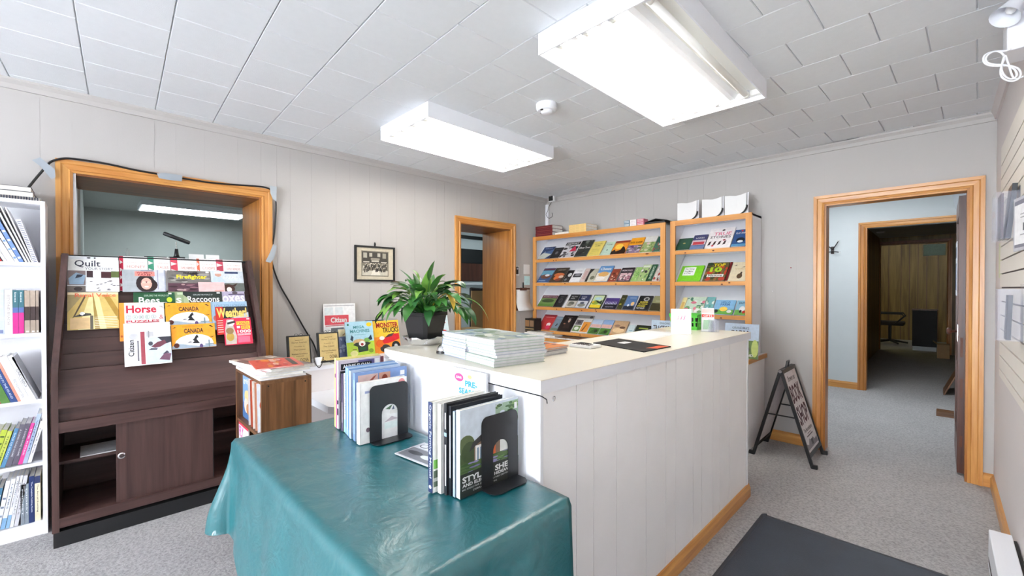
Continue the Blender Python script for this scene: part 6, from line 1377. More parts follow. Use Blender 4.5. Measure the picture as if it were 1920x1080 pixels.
def leaf(az, reach, rise, droop, L, wmax, mat, tw=0.0):
    """petiole from the pot, then an arching pointed blade"""
    c0 = Vector((px_ + 0.03 * math.cos(az) * r.random(), py_ + 0.03 * math.sin(az) * r.random(), KZ + 0.15))
    d = Vector((math.cos(az), math.sin(az), 0)); side = Vector((-math.sin(az + tw), math.cos(az + tw), 0))
    tip0 = c0 + d * reach + Vector((0, 0, rise))
    ctrl = c0 + d * reach * 0.35 + Vector((0, 0, rise * 0.75))
    st = [c0 * (1 - t) ** 2 + ctrl * 2 * t * (1 - t) + tip0 * t * t for t in [i / 6 for i in range(7)]]
    mb = MB(); mb.tube(st, [0.0028] * 5 + [0.0022, 0.0016], 5, mi=0, cap=False)
    dirv = (st[-1] - st[-2]).normalized()
    p = st[-1]; n_ = 9; vs = []
    for i in range(n_ + 1):
        t = i / n_
        w = wmax * (math.sin(math.pi * min(1, t ** 0.75)) ** 0.9 if 0 < t < 1 else 0.02)
        fold = 0.22 * w
        nrm_ = side.cross(dirv).normalized()
        if nrm_.z < 0: nrm_ = -nrm_
        vs += [p - side * w + nrm_ * fold, p, p + side * w + nrm_ * fold]
        dirv = (dirv + Vector((0, 0, -droop / n_))).normalized()
        p = p + dirv * (L / n_)
    fs = []
    for i in range(n_):
        a_ = i * 3; fs += [(a_, a_ + 1, a_ + 4, a_ + 3), (a_ + 1, a_ + 2, a_ + 5, a_ + 4)]
    mb.add(vs, fs); return mb.build('leaf', mat, o, smooth=True)
for k in range(112):
    az = k * 2.39996 + r.uniform(-.4, .4); f_ = (k + .5) / 112
    el = math.radians(80 - 70 * f_ ** 0.85 + r.uniform(-14, 14))
    R_ = 0.075 + 0.085 * r.random() + 0.02 * f_
    leaf(az, R_ * math.cos(el), R_ * math.sin(el) + .015, 0.5 + 1.3 * f_ + r.uniform(-.2, .7), r.uniform(.085, .14), r.uniform(.020, .031), r.choice(('leaf', 'leaf', 'leafd', 'leafd', 'leaf', 'leafl')), r.uniform(-.9, .9))
yl = leaf(math.radians(8), 0.115, 0.105, 3.2, 0.11, 0.021, 'leafy'); yl['label'] = 'yellow wilting leaf'
yl = leaf(math.radians(48), 0.16, 0.08, 2.0, 0.20, 0.017, 'leafl'); yl['label'] = 'long drooping leaf'
yl = leaf(math.radians(200), 0.02, 0.17, 1.9, 0.09, 0.012, 'leafl'); yl['label'] = 'yellow green top leaf'

# ------------------------------------------------------------------ things on the counter
z0 = KZ + 0.0005
e1 = onZ(926, 691, KZ); dl = Vector((-.99, .16, 0)); dirl = dl.normalized(); dird = Vector((dirl.y, -dirl.x, 0))
if dird.y < 0: dird = -dird
r = random.Random(8)
for s in range(2):
    zz_ = z0
    for k in range(9):
        t = 0.0105
        base = e1 + dirl * (0.205 * (s + 1)) + dird * r.uniform(0, .012) + dirl * r.uniform(-.004, .004)
        base.z = zz_ + t
        cc = [(206, 218, 240), (226, 232, 244), (190, 208, 236), (214, 226, 214), (236, 238, 244)][(k + s * 2) % 5] if s else [(206, 224, 200), (226, 230, 236), (190, 214, 196), (236, 238, 240), (206, 216, 236)][k % 5]
        cc = shade(cc, .86)
        its = []
        if k == 8: its = photo(.02, .05, .98, .98, [(150, 170, 160), (90, 130, 90), (206, 220, 230), (80, 120, 150), (226, 230, 220)], 61 + s, 24)
        b_ = book('magazine', '%s magazine %s in the tall counter pile' % (('right', 'left')[s] + ' side', ('lowest', 'second lowest', 'third lowest', 'fourth lowest', 'middle', 'fourth from top', 'third from top', 'second from top', 'top')[k]), 'magazine', 0.203, 0.235, t, frame(base, -dirl, dird), cc, its, group='tall magazine pile on the counter', pagecol=(206, 206, 208))
        zz_ += t + 0.0004
e3 = onZ(1002, 672, KZ); e4 = onZ(1066, 661, KZ)
zz_ = z0
for k in range(4):
    d = (e4 - e3).normalized(); u_ = Vector((-d.y, d.x, 0)); t = 0.008
    base = e3 + Vector((0.004 * (k % 2), 0.003 * k, zz_ + t - KZ))
    its = photo(0, 0, 1, 1, [(226, 140, 70), (120, 70, 90), (246, 190, 110), (80, 50, 70)], 71, 12) if k == 3 else []
    book('magazine', ('bottom', 'second', 'third', 'top')[k] + ' magazine of the small pile with the sunset cover on the counter', 'magazine', 0.21, 0.20, t, frame(base, d, u_), [(206, 206, 210), (226, 224, 222), (150, 140, 146), (226, 150, 90)][k], its, group='small magazine pile on the counter', pagecol=(206, 204, 206))
    zz_ += t + 0.0004
# bell
pb = onZ(831, 662, KZ)
o = thing('service_bell', 'chrome service bell on black base left of the magazine pile', 'bell', (pb.x, pb.y, z0))
MB().lathe([(0.0, 0.0), (0.030, 0.0), (0.029, 0.010), (0.0, 0.014)], 20, (pb.x, pb.y, z0)).build('base', 'black', o)
MB().lathe([(0.027, 0.012), (0.025, 0.024), (0.017, 0.034), (0.007, 0.038), (0.0, 0.0385)], 20, (pb.x, pb.y, z0)).build('dome', 'chrome', o, smooth=True)
MB().lathe([(0.003, 0.038), (0.003, 0.046), (0.0, 0.047)], 10, (pb.x, pb.y, z0)).build('button', 'chrome', o)
# calculator
a, b = onZ(1068, 650, KZ), onZ(1107, 655, KZ)
d = (b - a).normalized(); u_ = Vector((-d.y, d.x, 0)); w = (b - a).length
o = thing('calculator', 'small grey calculator lying on the counter beside the magazine piles', 'calculator', matrix=frame(a + Vector((0, 0, .001)), d, u_))
mx_ = WM[o.name]
MB().box(0, -0.014, 0, w, 0, 0.085).build('body', 'paper', o, local=True, bevel=0.003)
MB().box(0.01, -0.0155, 0.05, w * .6, -0.0135, 0.078).build('display', 'kick', o, local=True)
for i in range(4):
    for j in range(3): MB().box(0.01 + i * w * .22, -0.0160, 0.006 + j * .014, 0.01 + i * w * .22 + w * .14, -0.0135, 0.015 + j * .014).build('key', 'slot', o, local=True)
# black folder
P4 = [onZ(u, v, KZ) for u, v in ((1112, 644), (1207, 661), (1258, 651), (1160, 636))]
o = thing('folder', 'black presentation folder with white label lying on the counter', 'folder', ((P4[0].x + P4[2].x) / 2, (P4[0].y + P4[2].y) / 2, z0))
MB().prism([(p.x, p.y) for p in P4], 'z', z0, z0 + 0.004).build('cover', 'kick', o)
def inq(u, v): return P4[0] * (1 - u) * (1 - v) + P4[1] * u * (1 - v) + P4[2] * u * v + P4[3] * (1 - u) * v
mb = MB(); mb.add([inq(*q) + Vector((0, 0, .0052)) for q in ((.28, .42), (.42, .42), (.42, .72), (.28, .72))], [(0, 1, 2, 3)]); mb.build('label_sticker', 'paper', o)
mb = MB(); mb.add([inq(*q) + Vector((0, 0, .0052)) for q in ((.86, .35), (.99, .5), (.99, .95), (.86, .85))], [(0, 1, 2, 3)], (226, 90, 60)); mb.build('orange_corner', 'print', o)
# white paper sheets
for k, px4 in enumerate((((1146, 632), (1205, 640), (1262, 628), (1208, 622)), ((1168, 628), (1232, 633), (1268, 624), (1205, 620)))):
    P_ = [onZ(u, v, KZ) for u, v in px4]
    c_ = sum(P_, Vector()) / 4
    tag(MB().prism([(p.x, p.y) for p in P_], 'z', z0 + 0.001 * k, z0 + 0.001 * k + 0.0008).build('paper_sheet', 'paper'), ('lower', 'upper')[k] + ' white paper sheet lying behind the black folder', 'paper')
# acrylic sign with its foot
a, b = onZ(1258, 626, KZ), onZ(1296, 627, KZ)
zt_ = onY(1258, 579, a.y).z
o = thing('sign_holder', 'white sign holder with pink strokes standing on the counter', 'sign', ((a.x + b.x) / 2, a.y, z0))
dd = Vector((b.x - a.x, b.y - a.y, 0)); wv = dd.length; mxs = frame((a.x, a.y, z0), dd, (0, 0.0, 1))
o2 = MB(); 
hh = zt_ - z0
mb = MB(); iv = WM[o.name].inverted()
def S_(u, v, q): return mxs @ Vector((wv * u, -q, hh * v))
for q0, q1, c in ((0.0, -0.004, (244, 240, 242)),):
    mb.add([S_(0, 0, q0), S_(1, 0, q0), S_(1, 1, q0), S_(0, 1, q0), S_(0, 0, q1), S_(1, 0, q1), S_(1, 1, q1), S_(0, 1, q1)], [(0, 1, 2, 3), (7, 6, 5, 4), (0, 4, 5, 1), (1, 5, 6, 2), (2, 6, 7, 3), (3, 7, 4, 0)], c)
art(mb, [('r', .06, .04, .94, .96, (246, 242, 244))] + [('p', [(.30 + .15 * i, .56), (.36 + .15 * i, .58), (.42 + .15 * i, .76), (.38 + .15 * i, .72)], (240, 150 - 20 * i, 170)) for i in range(3)] + [('p', [(.25, .56), (.33, .56), (.38, .68)], (250, 200, 210))], lambda u, v, q: S_(u, v, q))
mb.build('card', 'printm', o)
MB().prism([tuple((onZ(u, v, KZ)).xy) for u, v in ((1212, 620), (1290, 629), (1298, 626), (1226, 616))], 'z', z0, z0 + 0.003).build('foot', 'acrylic', o)
# green basket
pc = onZ(1281, 618, KZ)
o = thing('basket', 'lime green plastic basket on the far end of the counter', 'basket', (pc.x, pc.y + .07, z0))
bx0, bx1, by0, by1, bh = pc.x - 0.095, pc.x + 0.085, pc.y + 0.02, pc.y + 0.17, 0.105
for nm, A_, B_ in (('side_wall', (bx0, by0), (bx1, by0)), ('side_wall', (bx1, by0), (bx1, by1)), ('side_wall', (bx1, by1), (bx0, by1)), ('side_wall', (bx0, by1), (bx0, by0))):
    A_, B_ = Vector((*A_, z0)), Vector((*B_, z0)); d = B_ - A_; n_ = Vector((d.y, -d.x, 0)).normalized(); L_ = d.length; d.normalize()
    mb = MB(); fl = 0.012
    def W3(s, z, q=0): return A_ + d * (s * L_) + n_ * (fl * z / bh + q) + Vector((0, 0, z))
    def panel(s0, s1, za, zb):
        mb.add([W3(s0, za), W3(s1, za), W3(s1, zb), W3(s0, zb), W3(s0, za, -.003), W3(s1, za, -.003), W3(s1, zb, -.003), W3(s0, zb, -.003)], [(0, 1, 2, 3), (7, 6, 5, 4), (0, 4, 5, 1), (1, 5, 6, 2), (2, 6, 7, 3), (3, 7, 4, 0)])
    panel(0, 1, 0, .022); panel(-.03, 1.03, .082, bh); panel(-.05, 1.05, bh - .006, bh)
    nn = 7
    for i in range(nn): panel(i / nn + .02, i / nn + .09, .022, .082)
    panel(0, 1, .048, .056)
    mb.build(nm, 'green', o)
MB().box(bx0, by0, z0, bx1, by1, z0 + 0.003).build('bottom', 'green', o)
for k in range(4):
    xq = bx0 + 0.02 + 0.04 * k
    tag(MB().box(xq, by0 + 0.02, z0 + 0.0035, xq + 0.03, by1 - 0.03, z0 + 0.085 + .006 * (k % 2)).build('card_pack', 'black' if k % 2 else 'paper'), ('dark', 'white')[1 - k % 2] + ' card pack in the green basket, ' + nth(k), 'card pack', 'packs in the green basket')
# brochure holder with red headed card
a, b = onZ(1314, 622, KZ), onZ(1340, 623, KZ)
zt_ = onY(1316, 577, a.y).z; hh = zt_ - z0; wv = (b - a).length
o = thing('brochure_holder', 'clear acrylic brochure holder with red headed cards on the counter', 'brochure holder', matrix=frame((a.x, a.y, z0), (b.x - a.x, b.y - a.y, 0), (0, 0, 1)))
MB().box(0, 0, 0, wv, 0.002, hh * .62).build('front_pane', 'acrylic', o, local=True)
MB().box(0, 0.045, 0, wv, 0.047, hh).build('back_pane', 'acrylic', o, local=True)
MB().box(0, 0.002, 0, wv, 0.045, 0.002).build('bottom_pane', 'acrylic', o, local=True)
mb = MB(); mb.box(.004, .012, .0025, wv - .004, .016, hh * .98, (240, 240, 236)); art(mb, [('r', .02, .62, .98, .74, (230, 80, 70)), ('r', .02, .80, .98, .97, (240, 200, 196)), ('t', 'GIFTS', .15, .64, .85, .72, WH), ('r', .1, .1, .9, .5, (206, 232, 206)), ('p', [(.1, .1), (.5, .1), (.7, .5), (.2, .5)], (170, 214, 170))], lambda u, v, q: (.004 + (wv - .008) * u, .012 - q, hh * .98 * v))
tag(mb.build('brochure', 'printm', matrix=WM[o.name].copy(), local=True), 'white brochure with red band in the clear counter holder', 'brochure')
for k in range(2):
    c2 = MB(); c2.box(wv * .55 + .012 * k, -.004 - .004 * k, .001, wv * .55 + .05 + .012 * k, -.002 - .004 * k, hh * (.55 - .06 * k))
    tag(c2.build('clear_sleeve', 'acrylic', matrix=WM[o.name].copy(), local=True), ('taller', 'shorter')[k] + ' clear plastic sleeve leaning on the brochure holder', 'sleeve')

# office chair behind the counter, only its back shows
o = thing('office_chair', 'dark office chair behind the counter, its back just visible past the plant', 'chair', (-2.55, 2.35, 0))
cx_, cy_ = -2.55, 2.35
for k in range(5):
    a_ = 2 * math.pi * k / 5 + .3
    MB().tube([(cx_, cy_, .10), (cx_ + .28 * math.cos(a_), cy_ + .28 * math.sin(a_), .06)], [.025, .016], 8).build('star_leg', 'black', o)
    MB().tube([(cx_ + .28 * math.cos(a_), cy_ + .28 * math.sin(a_) - .015, .028), (cx_ + .28 * math.cos(a_), cy_ + .28 * math.sin(a_) + .015, .028)], .028, 12).build('caster', 'black', o)
MB().tube([(cx_, cy_, .08), (cx_, cy_, .44)], .025, 12).build('gas_column', 'black', o)
MB().box(cx_ - .24, cy_ - .24, .44, cx_ + .24, cy_ + .24, .52).build('seat', 'foam', o, bevel=.03)
bm_ = MB(); bm_.prism([(cy_ - .20, .60), (cy_ + .20, .60), (cy_ + .21, .82), (cy_ + .17, .93), (cy_ + .08, .965), (cy_ - .08, .965), (cy_ - .17, .93), (cy_ - .21, .82)], 'x', cx_ - .26, cx_ - .20); bm_.build('backrest', 'foam', o, bevel=.012)
MB().box(cx_ - .27, cy_ - .04, .46, cx_ - .255, cy_ + .04, .75).build('back_bar', 'black', o)

# ------------------------------------------------------------------ small things beside the corner
p = onX(968, 507, XA); w_ = .05
o = thing('thermostat', 'small black and white thermostat on the wall beside the corner doorway', 'thermostat', (XA, p.y, p.z - .06))
MB().box(XA + .001, p.y - .035, p.z - .06, XA + .016, p.y + .035, p.z + .055).build('body', 'paper', o, bevel=.003)
MB().box(XA + .016, p.y - .022, p.z - .048, XA + .018, p.y + .022, p.z + .045).build('face', 'black', o)
MB().tube([(XA + .018, p.y, p.z + .02), (XA + .021, p.y, p.z + .02)], .013, 14).build('dial', 'chrome', o)
p = onX(987, 505, XA); tag(MB().box(XA + .001, p.y - .055, p.z - .06, XA + .003, p.y + .055, p.z + .06).build('note', 'paper'), 'white note pinned on the wall left of the pine bookcase', 'note')
p = onX(988, 526, XA); tag(MB().box(XA + .001, p.y - .05, p.z - .055, XA + .003, p.y + .05, p.z + .055, (190, 226, 230)).build('note', 'printm'), 'pale blue note below the white note left of the pine bookcase', 'note')
a, b = onX(967, 540, XA), onX(995, 581, XA)
o = thing('clipboard', 'clipboard with curled white papers hanging beside the corner doorway', 'clipboard', (XA + .01, (a.y + b.y) / 2, b.z))
MB().box(XA + .001, a.y, b.z, XA + .005, b.y - .02, a.z).build('board', 'doorw', o)
mb = MB(); vs = []; nn = 8
for i in range(nn + 1):
    t = i / nn
    for s in (0, .5, 1):
        cur = .05 * max(0, t - .6) ** 1.5 * 3
        vs.append((XA + .008 + cur * (1 + .4 * s), a.y + .004 + (b.y - a.y - .03) * s + (.03 * t ** 3 * s), a.z - .02 - (a.z - b.z - .02) * t))
fs = []
for i in range(nn):
    for s in range(2): q = i * 3 + s; fs.append((q, q + 3, q + 4, q + 1))
mb.add(vs, fs); pp = mb.build('papers', 'paper', o, smooth=True); sm = pp.modifiers.new('thickness', 'SOLIDIFY'); sm.thickness = .003
ym = (a.y + b.y) / 2 - .01
MB().box(XA + .005, ym - .06, a.z - .03, XA + .014, ym + .06, a.z + .004).build('clip', 'doorw', o, bevel=.003)
MB().tube([(XA + .006, ym, a.z), (XA + .006, ym, a.z + .07)], [.010, .007], 8).build('hanger', 'kick', o)

for u, v, nm in ((1483, 502, 'tiny red push pin in the back wall between bookcase and door'), (1449, 546, 'tiny pale nail in the back wall beside the narrow bookcase')):
    p = onY(u, v, YB)
    c_ = MB(); c_.tube([(p.x, YB - .0005, p.z), (p.x, YB - .008, p.z)], [.005, .004], 8, col=(150, 40, 50) if u > 1460 else (220, 220, 220))
    tag(c_.build('push_pin', 'print'), nm, 'pin')
# corner camera with its wire
p = onY(1034, 375, YB - .10); yy = YB - .10
a, b = onY(1028.5, 361, yy), onY(1039.5, 378, yy)
o = thing('security_camera', 'small black and white camera hanging in the ceiling corner', 'camera', (p.x, yy, onY(1034, 378, yy).z))
zb, zt_ = onY(1034, 378, yy).z, onY(1034, 361, yy).z
MB().box(p.x - .042, yy - .012, zb, p.x + .042, yy + .03, zt_).build('body', 'paper', o, bevel=.004)
MB().box(p.x - .033, yy - .016, zb + .008, p.x + .033, yy - .012, zt_ - .002).build('face', 'black', o)
zl_ = zb + (zt_ - zb) * .68
MB().tube([(p.x, yy - .016, zl_), (p.x, yy - .021, zl_)], .016, 14).build('lens', 'chrome', o)
MB().tube([(p.x, yy, zt_), (p.x, yy, zt_ + .035)], .008, 8).build('mount_stem', 'black', o)
MB().tube([(p.x, yy, zt_ + .030), (p.x, yy, ZC - .002)], [.024, .02], 12).build('mount_plate', 'black', o)
pth = [onY(u, v, YB - .03) for u, v in ((1034, 379), (1029, 388), (1027, 396), (1024, 402), (1027, 408), (1031, 409), (1036, 405), (1035, 399))]
for q_ in pth: q_.x = max(q_.x, XA + 0.01)
MB().tube(smooth_path(pth, 4), .0035, 6).build('wire', 'slot', o)
MB().box(XA + .004, YB - .03, zb - .30, XA + .05, YB - .006, zb - .01).build('cable_cover', 'white', o)

# ------------------------------------------------------------------ holders on the slatwall
def slat_holder(u0, u1, v0, v1, lab, tilt, items, ins):
    """clear literature holder: narrow end faces the door"""
    y0 = onX(u0, (v0 + v1) / 2, XC - 0.075).y
    pa = onX(u0, v0, XC - 0.085); pb = onX(u0, v1, XC - 0.085)
    yb = pa.y; ya = onX(u1, v1, XC - 0.02).y
    ya, yb = min(ya, yb), max(ya, yb)
    z0, z1 = pb.z, pa.z
    o = thing('literature_holder', lab, 'brochure holder', (XC - .05, (ya + yb) / 2, z0), 'holders on the slatwall')
    x0, x1 = XC - .088, XC - .0145
    MB().box(x1 - .002, ya, z0, x1, yb, z1).build('back_pane', 'acrylic', o)
    MB().box(x0, ya, z0, x0 + .002, yb, z1 - .02).build('front_pane', 'acrylic', o)
    MB().box(x0 + .002, ya, z0, x1 - .002, yb, z0 + .002).build('bottom_pane', 'acrylic', o)
    MB().box(x0 + .002, yb - .002, z0 + .002, x1 - .002, yb, z1 - .02).build('side_pane', 'acrylic', o)
    MB().box(x0 + .002, ya, z0 + .002, x1 - .002, ya + .002, z1 - .02).build('side_pane', 'acrylic', o)
    return x0, x1, ya, yb, z0, z1
x0, x1, ya, yb, zz0, zz1 = slat_holder(1868, 1900, 352, 448, 'upper clear holder with dark booklets at the door end of the slatwall', 0, [], 0)
book('booklet', 'dark slate booklet in the upper slatwall holder', 'booklet', yb - ya - .02, zz1 - zz0 + .01, .016, frame((x0 + .048, ya + .01, zz0 + .004), (0, 1, 0), (.08, 0, 1)), (12, 14, 22), [], [], group='booklets on the slatwall')
book('booklet', 'brown photo booklet in the upper slatwall holder', 'booklet', yb - ya - .02, zz1 - zz0 - .03, .008, frame((x0 + .026, ya + .01, zz0 + .004), (0, -1, 0) if 0 else (0, 1, 0), (0, 0, 1)), (70, 46, 46), [], [], group='booklets on the slatwall')
x0, x1, ya, yb, zz0, zz1 = slat_holder(1872, 1910, 533, 640, 'lower clear holder with one dark booklet on the slatwall', 0, [], 0)
book('booklet', 'dark slate booklet in the lower slatwall holder', 'booklet', max(.08, (yb - ya) * .7), zz1 - zz0 - .05, .014, frame((x0 + .040, ya + .02, zz0 + .004), (0, 1, 0), (0.03, 0, 1)), (12, 14, 22), [], [], group='booklets on the slatwall')
pa, pb = onX(1901, 370, XC - .03), onX(1903, 472, XC - .03)
it = [('r', .05, .06, .95, .94, (236, 236, 240)), ('r', .05, .86, .95, .94, (110, 110, 130)), ('r', .05, .06, .95, .12, (110, 110, 130)), ('r', .4, .36, .65, .5, (70, 70, 80)), ('r', .3, .60, .8, .62, (150, 150, 160)), ('r', .3, .66, .8, .68, (150, 150, 160)), ('r', .3, .28, .8, .30, (150, 150, 160))]
na = Vector((.200, 2.60, pb.z)); nd = Vector((.038, -.26, 0))
book('notice', 'white framed notice on the slatwall right of the upper holder', 'notice', nd.length, .205, .006, frame((na.x, na.y, onY(1903, 472, 2.6).z), nd, (0, 0, 1)), (190, 190, 200), it, [])
pa, pb = onX(1873, 457, XC - .004), onX(1880, 520, XC - .004)
tag(MB().box(XC - .004, pb.y, pb.z, XC - .001, pa.y, pa.z, (220, 222, 190)).build('note', 'printm'), 'narrow pale yellow note between the slatwall and the door corner', 'note')

# white spot lamp and coiled cord high on the right wall
pl_ = onX(1897, 119, XC - .05)
o = thing('wall_lamp', 'white box lamp with cone spot high on the right wall', 'lamp', (XC - .05, pl_.y, pl_.z))
yl0, yl1 = pl_.y - .16, pl_.y
MB().box(XC - .075, yl0, pl_.z, XC - .002, yl1, pl_.z + .15).build('box', 'whitemetal', o, bevel=.005)
mc = onY(1884, 33, 2.58); ax = Vector((-.42, -.42, -.80)).normalized(); pt = mc - ax * .12
MB().tube([pt, pt + ax * .03, mc], [.012, .020, .047], 20, cap=False).build('cone_shade', 'whitemetal', o, smooth=True)
MB().tube([Vector((XC - .03, pl_.y - .08, pl_.z + .148)), Vector((XC - .04, 2.58, pt.z)), pt], .008, 8).build('swivel_arm', 'whitemetal', o)
MB().lathe([(0, -.02), (.012, -.012), (.017, 0), (.012, .012), (0, .02)], 12, pt + ax * .08).build('bulb', 'paper', o, smooth=True)
cp = [(1895, 92), (1886, 95), (1872, 96), (1858, 98), (1846, 104), (1844, 114), (1852, 122), (1870, 124), (1890, 123), (1908, 128), (1914, 138), (1908, 149), (1894, 152), (1880, 146), (1876, 134), (1880, 118), (1884, 108), (1876, 98), (1862, 97), (1850, 106), (1850, 116), (1864, 121), (1884, 122), (1902, 130), (1906, 142), (1896, 148), (1884, 142), (1878, 128), (1884, 104), (1890, 118), (1900, 146), (1912, 146), (1919, 143)]
pts = [onY(u, v, 2.60 + .008 * math.sin(i * .9)) for i, (u, v) in enumerate(cp)]
tag(MB().tube(smooth_path(pts, 4), .0034, 6).build('coiled_cord', 'whitemetal', smooth=True), 'white coiled cord hanging from the lamp high on the right wall', 'cord')

# ------------------------------------------------------------------ open door and hallway things
o = thing('open_door', 'dark brown panel door standing open inside the far doorway', 'door', (.108, 4.85, .012))
dx0, dx1, dy0, dy1, dz0, dz1 = .086, .128, 4.43, 5.21, .012, 2.0
lf = MB()
for q in ((dy0, dz0, dy0 + .11, dz1), (dy1 - .11, dz0, dy1, dz1), (dy0 + .11, dz0, dy1 - .11, dz0 + .22), (dy0 + .11, .78, dy1 - .11, .92), (dy0 + .11, dz1 - .13, dy1 - .11, dz1)):
    MB().box(dx0, q[0], q[1], dx1, q[2], q[3]).build('rail', 'doorw', o)
for za, zb in ((dz0 + .22, .78), (.92, dz1 - .13)): MB().box(dx0 + .012, dy0 + .11, za, dx1 - .012, dy1 - .11, zb).build('door_panel', 'doorw', o)
kz = onY(1775, 620, 4.5).z
ls = MB().box(dx0 - .003, dy0 + .03, kz - .07, dx0, dy0 + .07, kz + .05).build('lock_plate', 'chrome', o)
MB().tube([(dx0 - .003, dy0 + .05, kz), (dx0 - .03, dy0 + .05, kz), (dx0 - .035, dy0 + .05, kz), (dx0 - .05, dy0 + .05, kz), (dx0 - .058, dy0 + .05, kz)], [.009, .009, .022, .026, .015], 14).build('door_knob', 'doorw', ls, smooth=True)
MB().tube([(dx1, dy0 + .05, kz), (dx1 + .03, dy0 + .05, kz)], .008, 8).build('knob_spindle', 'kick', ls)
for zc_, h_ in ((kz - .11, .07), (.62, .07), (.24, .04)): MB().box(dx0 + .012, dy0 - .0012, zc_ - h_, dx0 + .026, dy0, zc_ + h_).build('edge_plate', 'knot', o)
for zc_ in (1.72, .42): MB().box(dx1, dy0 + .02, zc_ - .06, dx1 + .035, dy0 + .08, zc_ + .06).build('spacer_block', 'doorw', o)
pa, pb = onX(1793, 457, dx0 - .004), onX(1791, 553, dx0 - .004)
mb = MB(); mb.box(dx0 - .006, 4.66, pb.z, dx0 - .001, 4.90, pa.z, (226, 230, 240)); art(mb, [('r', .1, .1, .9, .6, (110, 130, 170)), ('r', .1, .7, .9, .9, (60, 70, 110))], lambda u, v, q: (dx0 - .006 - q, 4.90 - .24 * u, pb.z + (pa.z - pb.z) * v))
tag(mb.build('poster', 'printm'), 'small white and blue poster on the face of the open door', 'poster')
# coat hook on the hall wall
p = onY(1561, 468, YP)
o = thing('coat_hook', 'metal coat hook with white tips on the pale hall wall', 'hook', (p.x, YP - .02, p.z - .08))
MB().box(p.x - .018, YP - .008, p.z - .06, p.x + .018, YP - .001, p.z + .04).build('back_plate', 'slot', o, bevel=.003)
for s in (-1, 1):
    for dz_, ez, ex_, nm in ((.0, .11, .075, 'upper_arm'), (-.03, -.045, .085, 'lower_arm')):
        e = Vector((p.x + s * ex_, YP - .06, p.z + ez))
        am = MB().tube([(p.x, YP - .008, p.z + dz_), (p.x + s * ex_ * .5, YP - .05, p.z + dz_ + (ez - dz_) * .4), e], .006, 8).build(nm, 'kick', o)
        MB().lathe([(0, -.012), (.010, -.006), (.012, 0), (.010, .006), (0, .012)], 10, e).build('tip', 'paper', am, smooth=True)
tag(MB().box(onZ(1756, 762, 0).x, 6.30, 0.0, onZ(1782, 762, 0).x + .02, 6.44, .05).build('door_stop', 'boxx'), 'brown wooden door wedge on the hallway carpet', 'door stop')
p = onZ(1772, 720, 0)
tag(MB().obox((p.x - .02, 7.6, .001), (0, .5, 0), (.17, 0, .42), (.012, 0, -.004)).build('leaning_frame', 'box'), 'picture frame leaning on the corridor wall near the open door', 'frame')
p = onY(1783, 395, 5.3)
o = thing('glass_shade', 'small clear glass lamp shade above the open door in the hallway', 'lamp', (.17, 5.5, 2.0))
MB().lathe([(.02, .0), (.045, .02), (.062, .12), (.064, .20)], 16, (.13, 5.6, 2.04)).build('shade', 'acrylic', o, smooth=True)
MB().tube([(.13, 5.6, 2.04), (.2, 5.6, 2.02), (.214, 5.6, 2.02)], .008, 8).build('bracket', 'brass', o)
# corridor smoke alarm and wall brackets
p = onZ(1651, 437, 2.40); tag(MB().lathe([(0, 0), (.05, 0), (.065, .015), (.065, .02)], 16, (p.x, p.y, 2.40)).build('smoke_alarm', 'paper'), 'round smoke alarm on the dim corridor ceiling', 'smoke alarm')
# back room: office chair, dark cabinet, cartons, sign
cx_, cy_ = -.86, 13.6
o = thing('office_chair', 'black office chair with armrests in the panelled back room', 'chair', (cx_, cy_, 0))
for k in range(5):
    a_ = 2 * math.pi * k / 5 + .2
    MB().tube([(cx_, cy_, .10), (cx_ + .32 * math.cos(a_), cy_ + .32 * math.sin(a_), .05)], [.03, .02], 8).build('star_leg', 'black', o)
MB().tube([(cx_, cy_, .08), (cx_, cy_, .46)], .03, 10).build('gas_column', 'black', o)
MB().box(cx_ - .26, cy_ - .25, .46, cx_ + .26, cy_ + .25, .55).build('seat', 'foam', o, bevel=.03)
MB().prism([(cy_ - .23, .62), (cy_ + .23, .62), (cy_ + .25, .9), (cy_ + .18, 1.06), (cy_ - .18, 1.06), (cy_ - .25, .9)], 'x', cx_ - .30, cx_ - .22).build('backrest', 'foam', o, bevel=.02)
for s in (-1, 1): MB().tube([(cx_ - .2, cy_ + s * .27, .74), (cx_ + .22, cy_ + s * .27, .74), (cx_ + .26, cy_ + s * .27, .68), (cx_ + .1, cy_ + s * .26, .5)], .018, 8).build('armrest', 'black', o)
a, b = onZ(1712, 652, 0), onZ(1752, 655, 0)
o = thing('dark_cabinet', 'dark cabinet with pale plinth in the panelled back room', 'cabinet', (-.22, 12.7, 0))
MB().box(-.44, 12.62, .09, -.06, 13.1, .86).build('body', 'kick', o); MB().box(-.43, 12.63, 0, -.07, 13.09, .09).build('plinth', 'hall', o)
MB().box(-.45, 12.61, .86, -.05, 13.11, .88).build('top', 'doorw', o)
o = thing('carton', 'open cardboard carton beside the dark cabinet in the back room', 'box', (.0, 11.6, 0))
MB().box(-.05, 11.5, 0, .12, 11.8, .26).build('body', 'card', o); MB().obox((-.05, 11.5, .26), (0, .3, 0), (-.06, 0, .05), (0, 0, .004)).build('flap', 'card', o)
p = onY(1752, 468, 12.18)
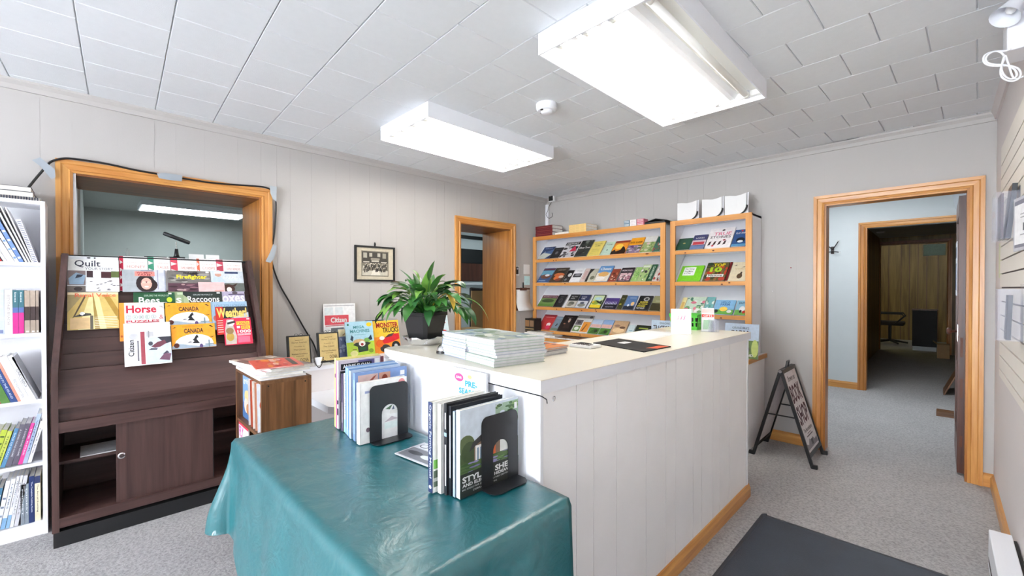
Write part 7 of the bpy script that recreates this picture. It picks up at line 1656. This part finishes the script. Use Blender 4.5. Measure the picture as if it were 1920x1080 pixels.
tag(MB().box(p.x - .16, 12.165, p.z - .12, p.x + .16, 12.17, p.z + .11, (200, 226, 206)).build('wall_sign', 'printm'), 'pale green sheet above the end of the corridor', 'sign')
# washroom behind the corner doorway
o = thing('swivel_chair', 'dark chair with grey back seen through the corner doorway', 'chair', (-5.0, 4.35, 0))
cx_, cy_ = -5.0, 4.30
for k in range(5):
    a_ = 2 * math.pi * k / 5
    MB().tube([(cx_, cy_, .08), (cx_ + .28 * math.cos(a_), cy_ + .28 * math.sin(a_), .04)], [.025, .016], 8).build('star_leg', 'black', o)
MB().tube([(cx_, cy_, .06), (cx_, cy_, .45)], .025, 10).build('gas_column', 'black', o)
MB().box(cx_ - .24, cy_ - .24, .45, cx_ + .24, cy_ + .24, .54).build('seat', 'foam', o, bevel=.03)
p0_, p1_ = onX(893, 560, cx_), onX(862, 575, cx_)
MB().prism([(cy_ - .34, .70), (cy_ + .10, .70), (cy_ + .14, .82), (cy_ + .15, 1.2), (cy_ + .08, 1.33), (cy_ - .34, 1.35)], 'x', cx_ + .12, cx_ + .18).build('backrest', 'foam', o, bevel=.02)
MB().box(cx_ + .19, cy_ - .36, .72, cx_ + .21, cy_ - .02, 1.3).build('back_cover', 'card', o)
tag(MB().box(-4.62, 3.50, .0, -4.30, 3.80, .80).build('carton', 'card', bevel=.004), 'tall brown carton low in the corner doorway', 'box')
o = thing('wash_basin', 'white wash basin glimpsed through the corner doorway', 'basin', (-5.75, 5.15, 0))
MB().lathe([(0, .74), (.12, .74), (.2, .82), (.24, .92), (.22, .92), (.18, .84), (0, .80)], 20, (-5.72, 5.2, 0)).build('bowl', 'whitemetal', o, smooth=True)
MB().tube([(-5.72, 5.2, 0), (-5.72, 5.2, .74)], [.10, .07], 14).build('pedestal', 'whitemetal', o)
o = thing('ceiling_light', 'unseen ceiling light brightening the washroom behind the corner doorway', 'ceiling light', (-5.0, 4.9, 2.44))  # out-of-view fixture that brightens the washroom
MB().box(-5.3, 4.6, 2.47, -4.7, 5.2, 2.51).build('housing', 'whitemetal', o); MB().box(-5.28, 4.62, 2.462, -4.72, 5.18, 2.468).build('diffuser', 'diff', o)
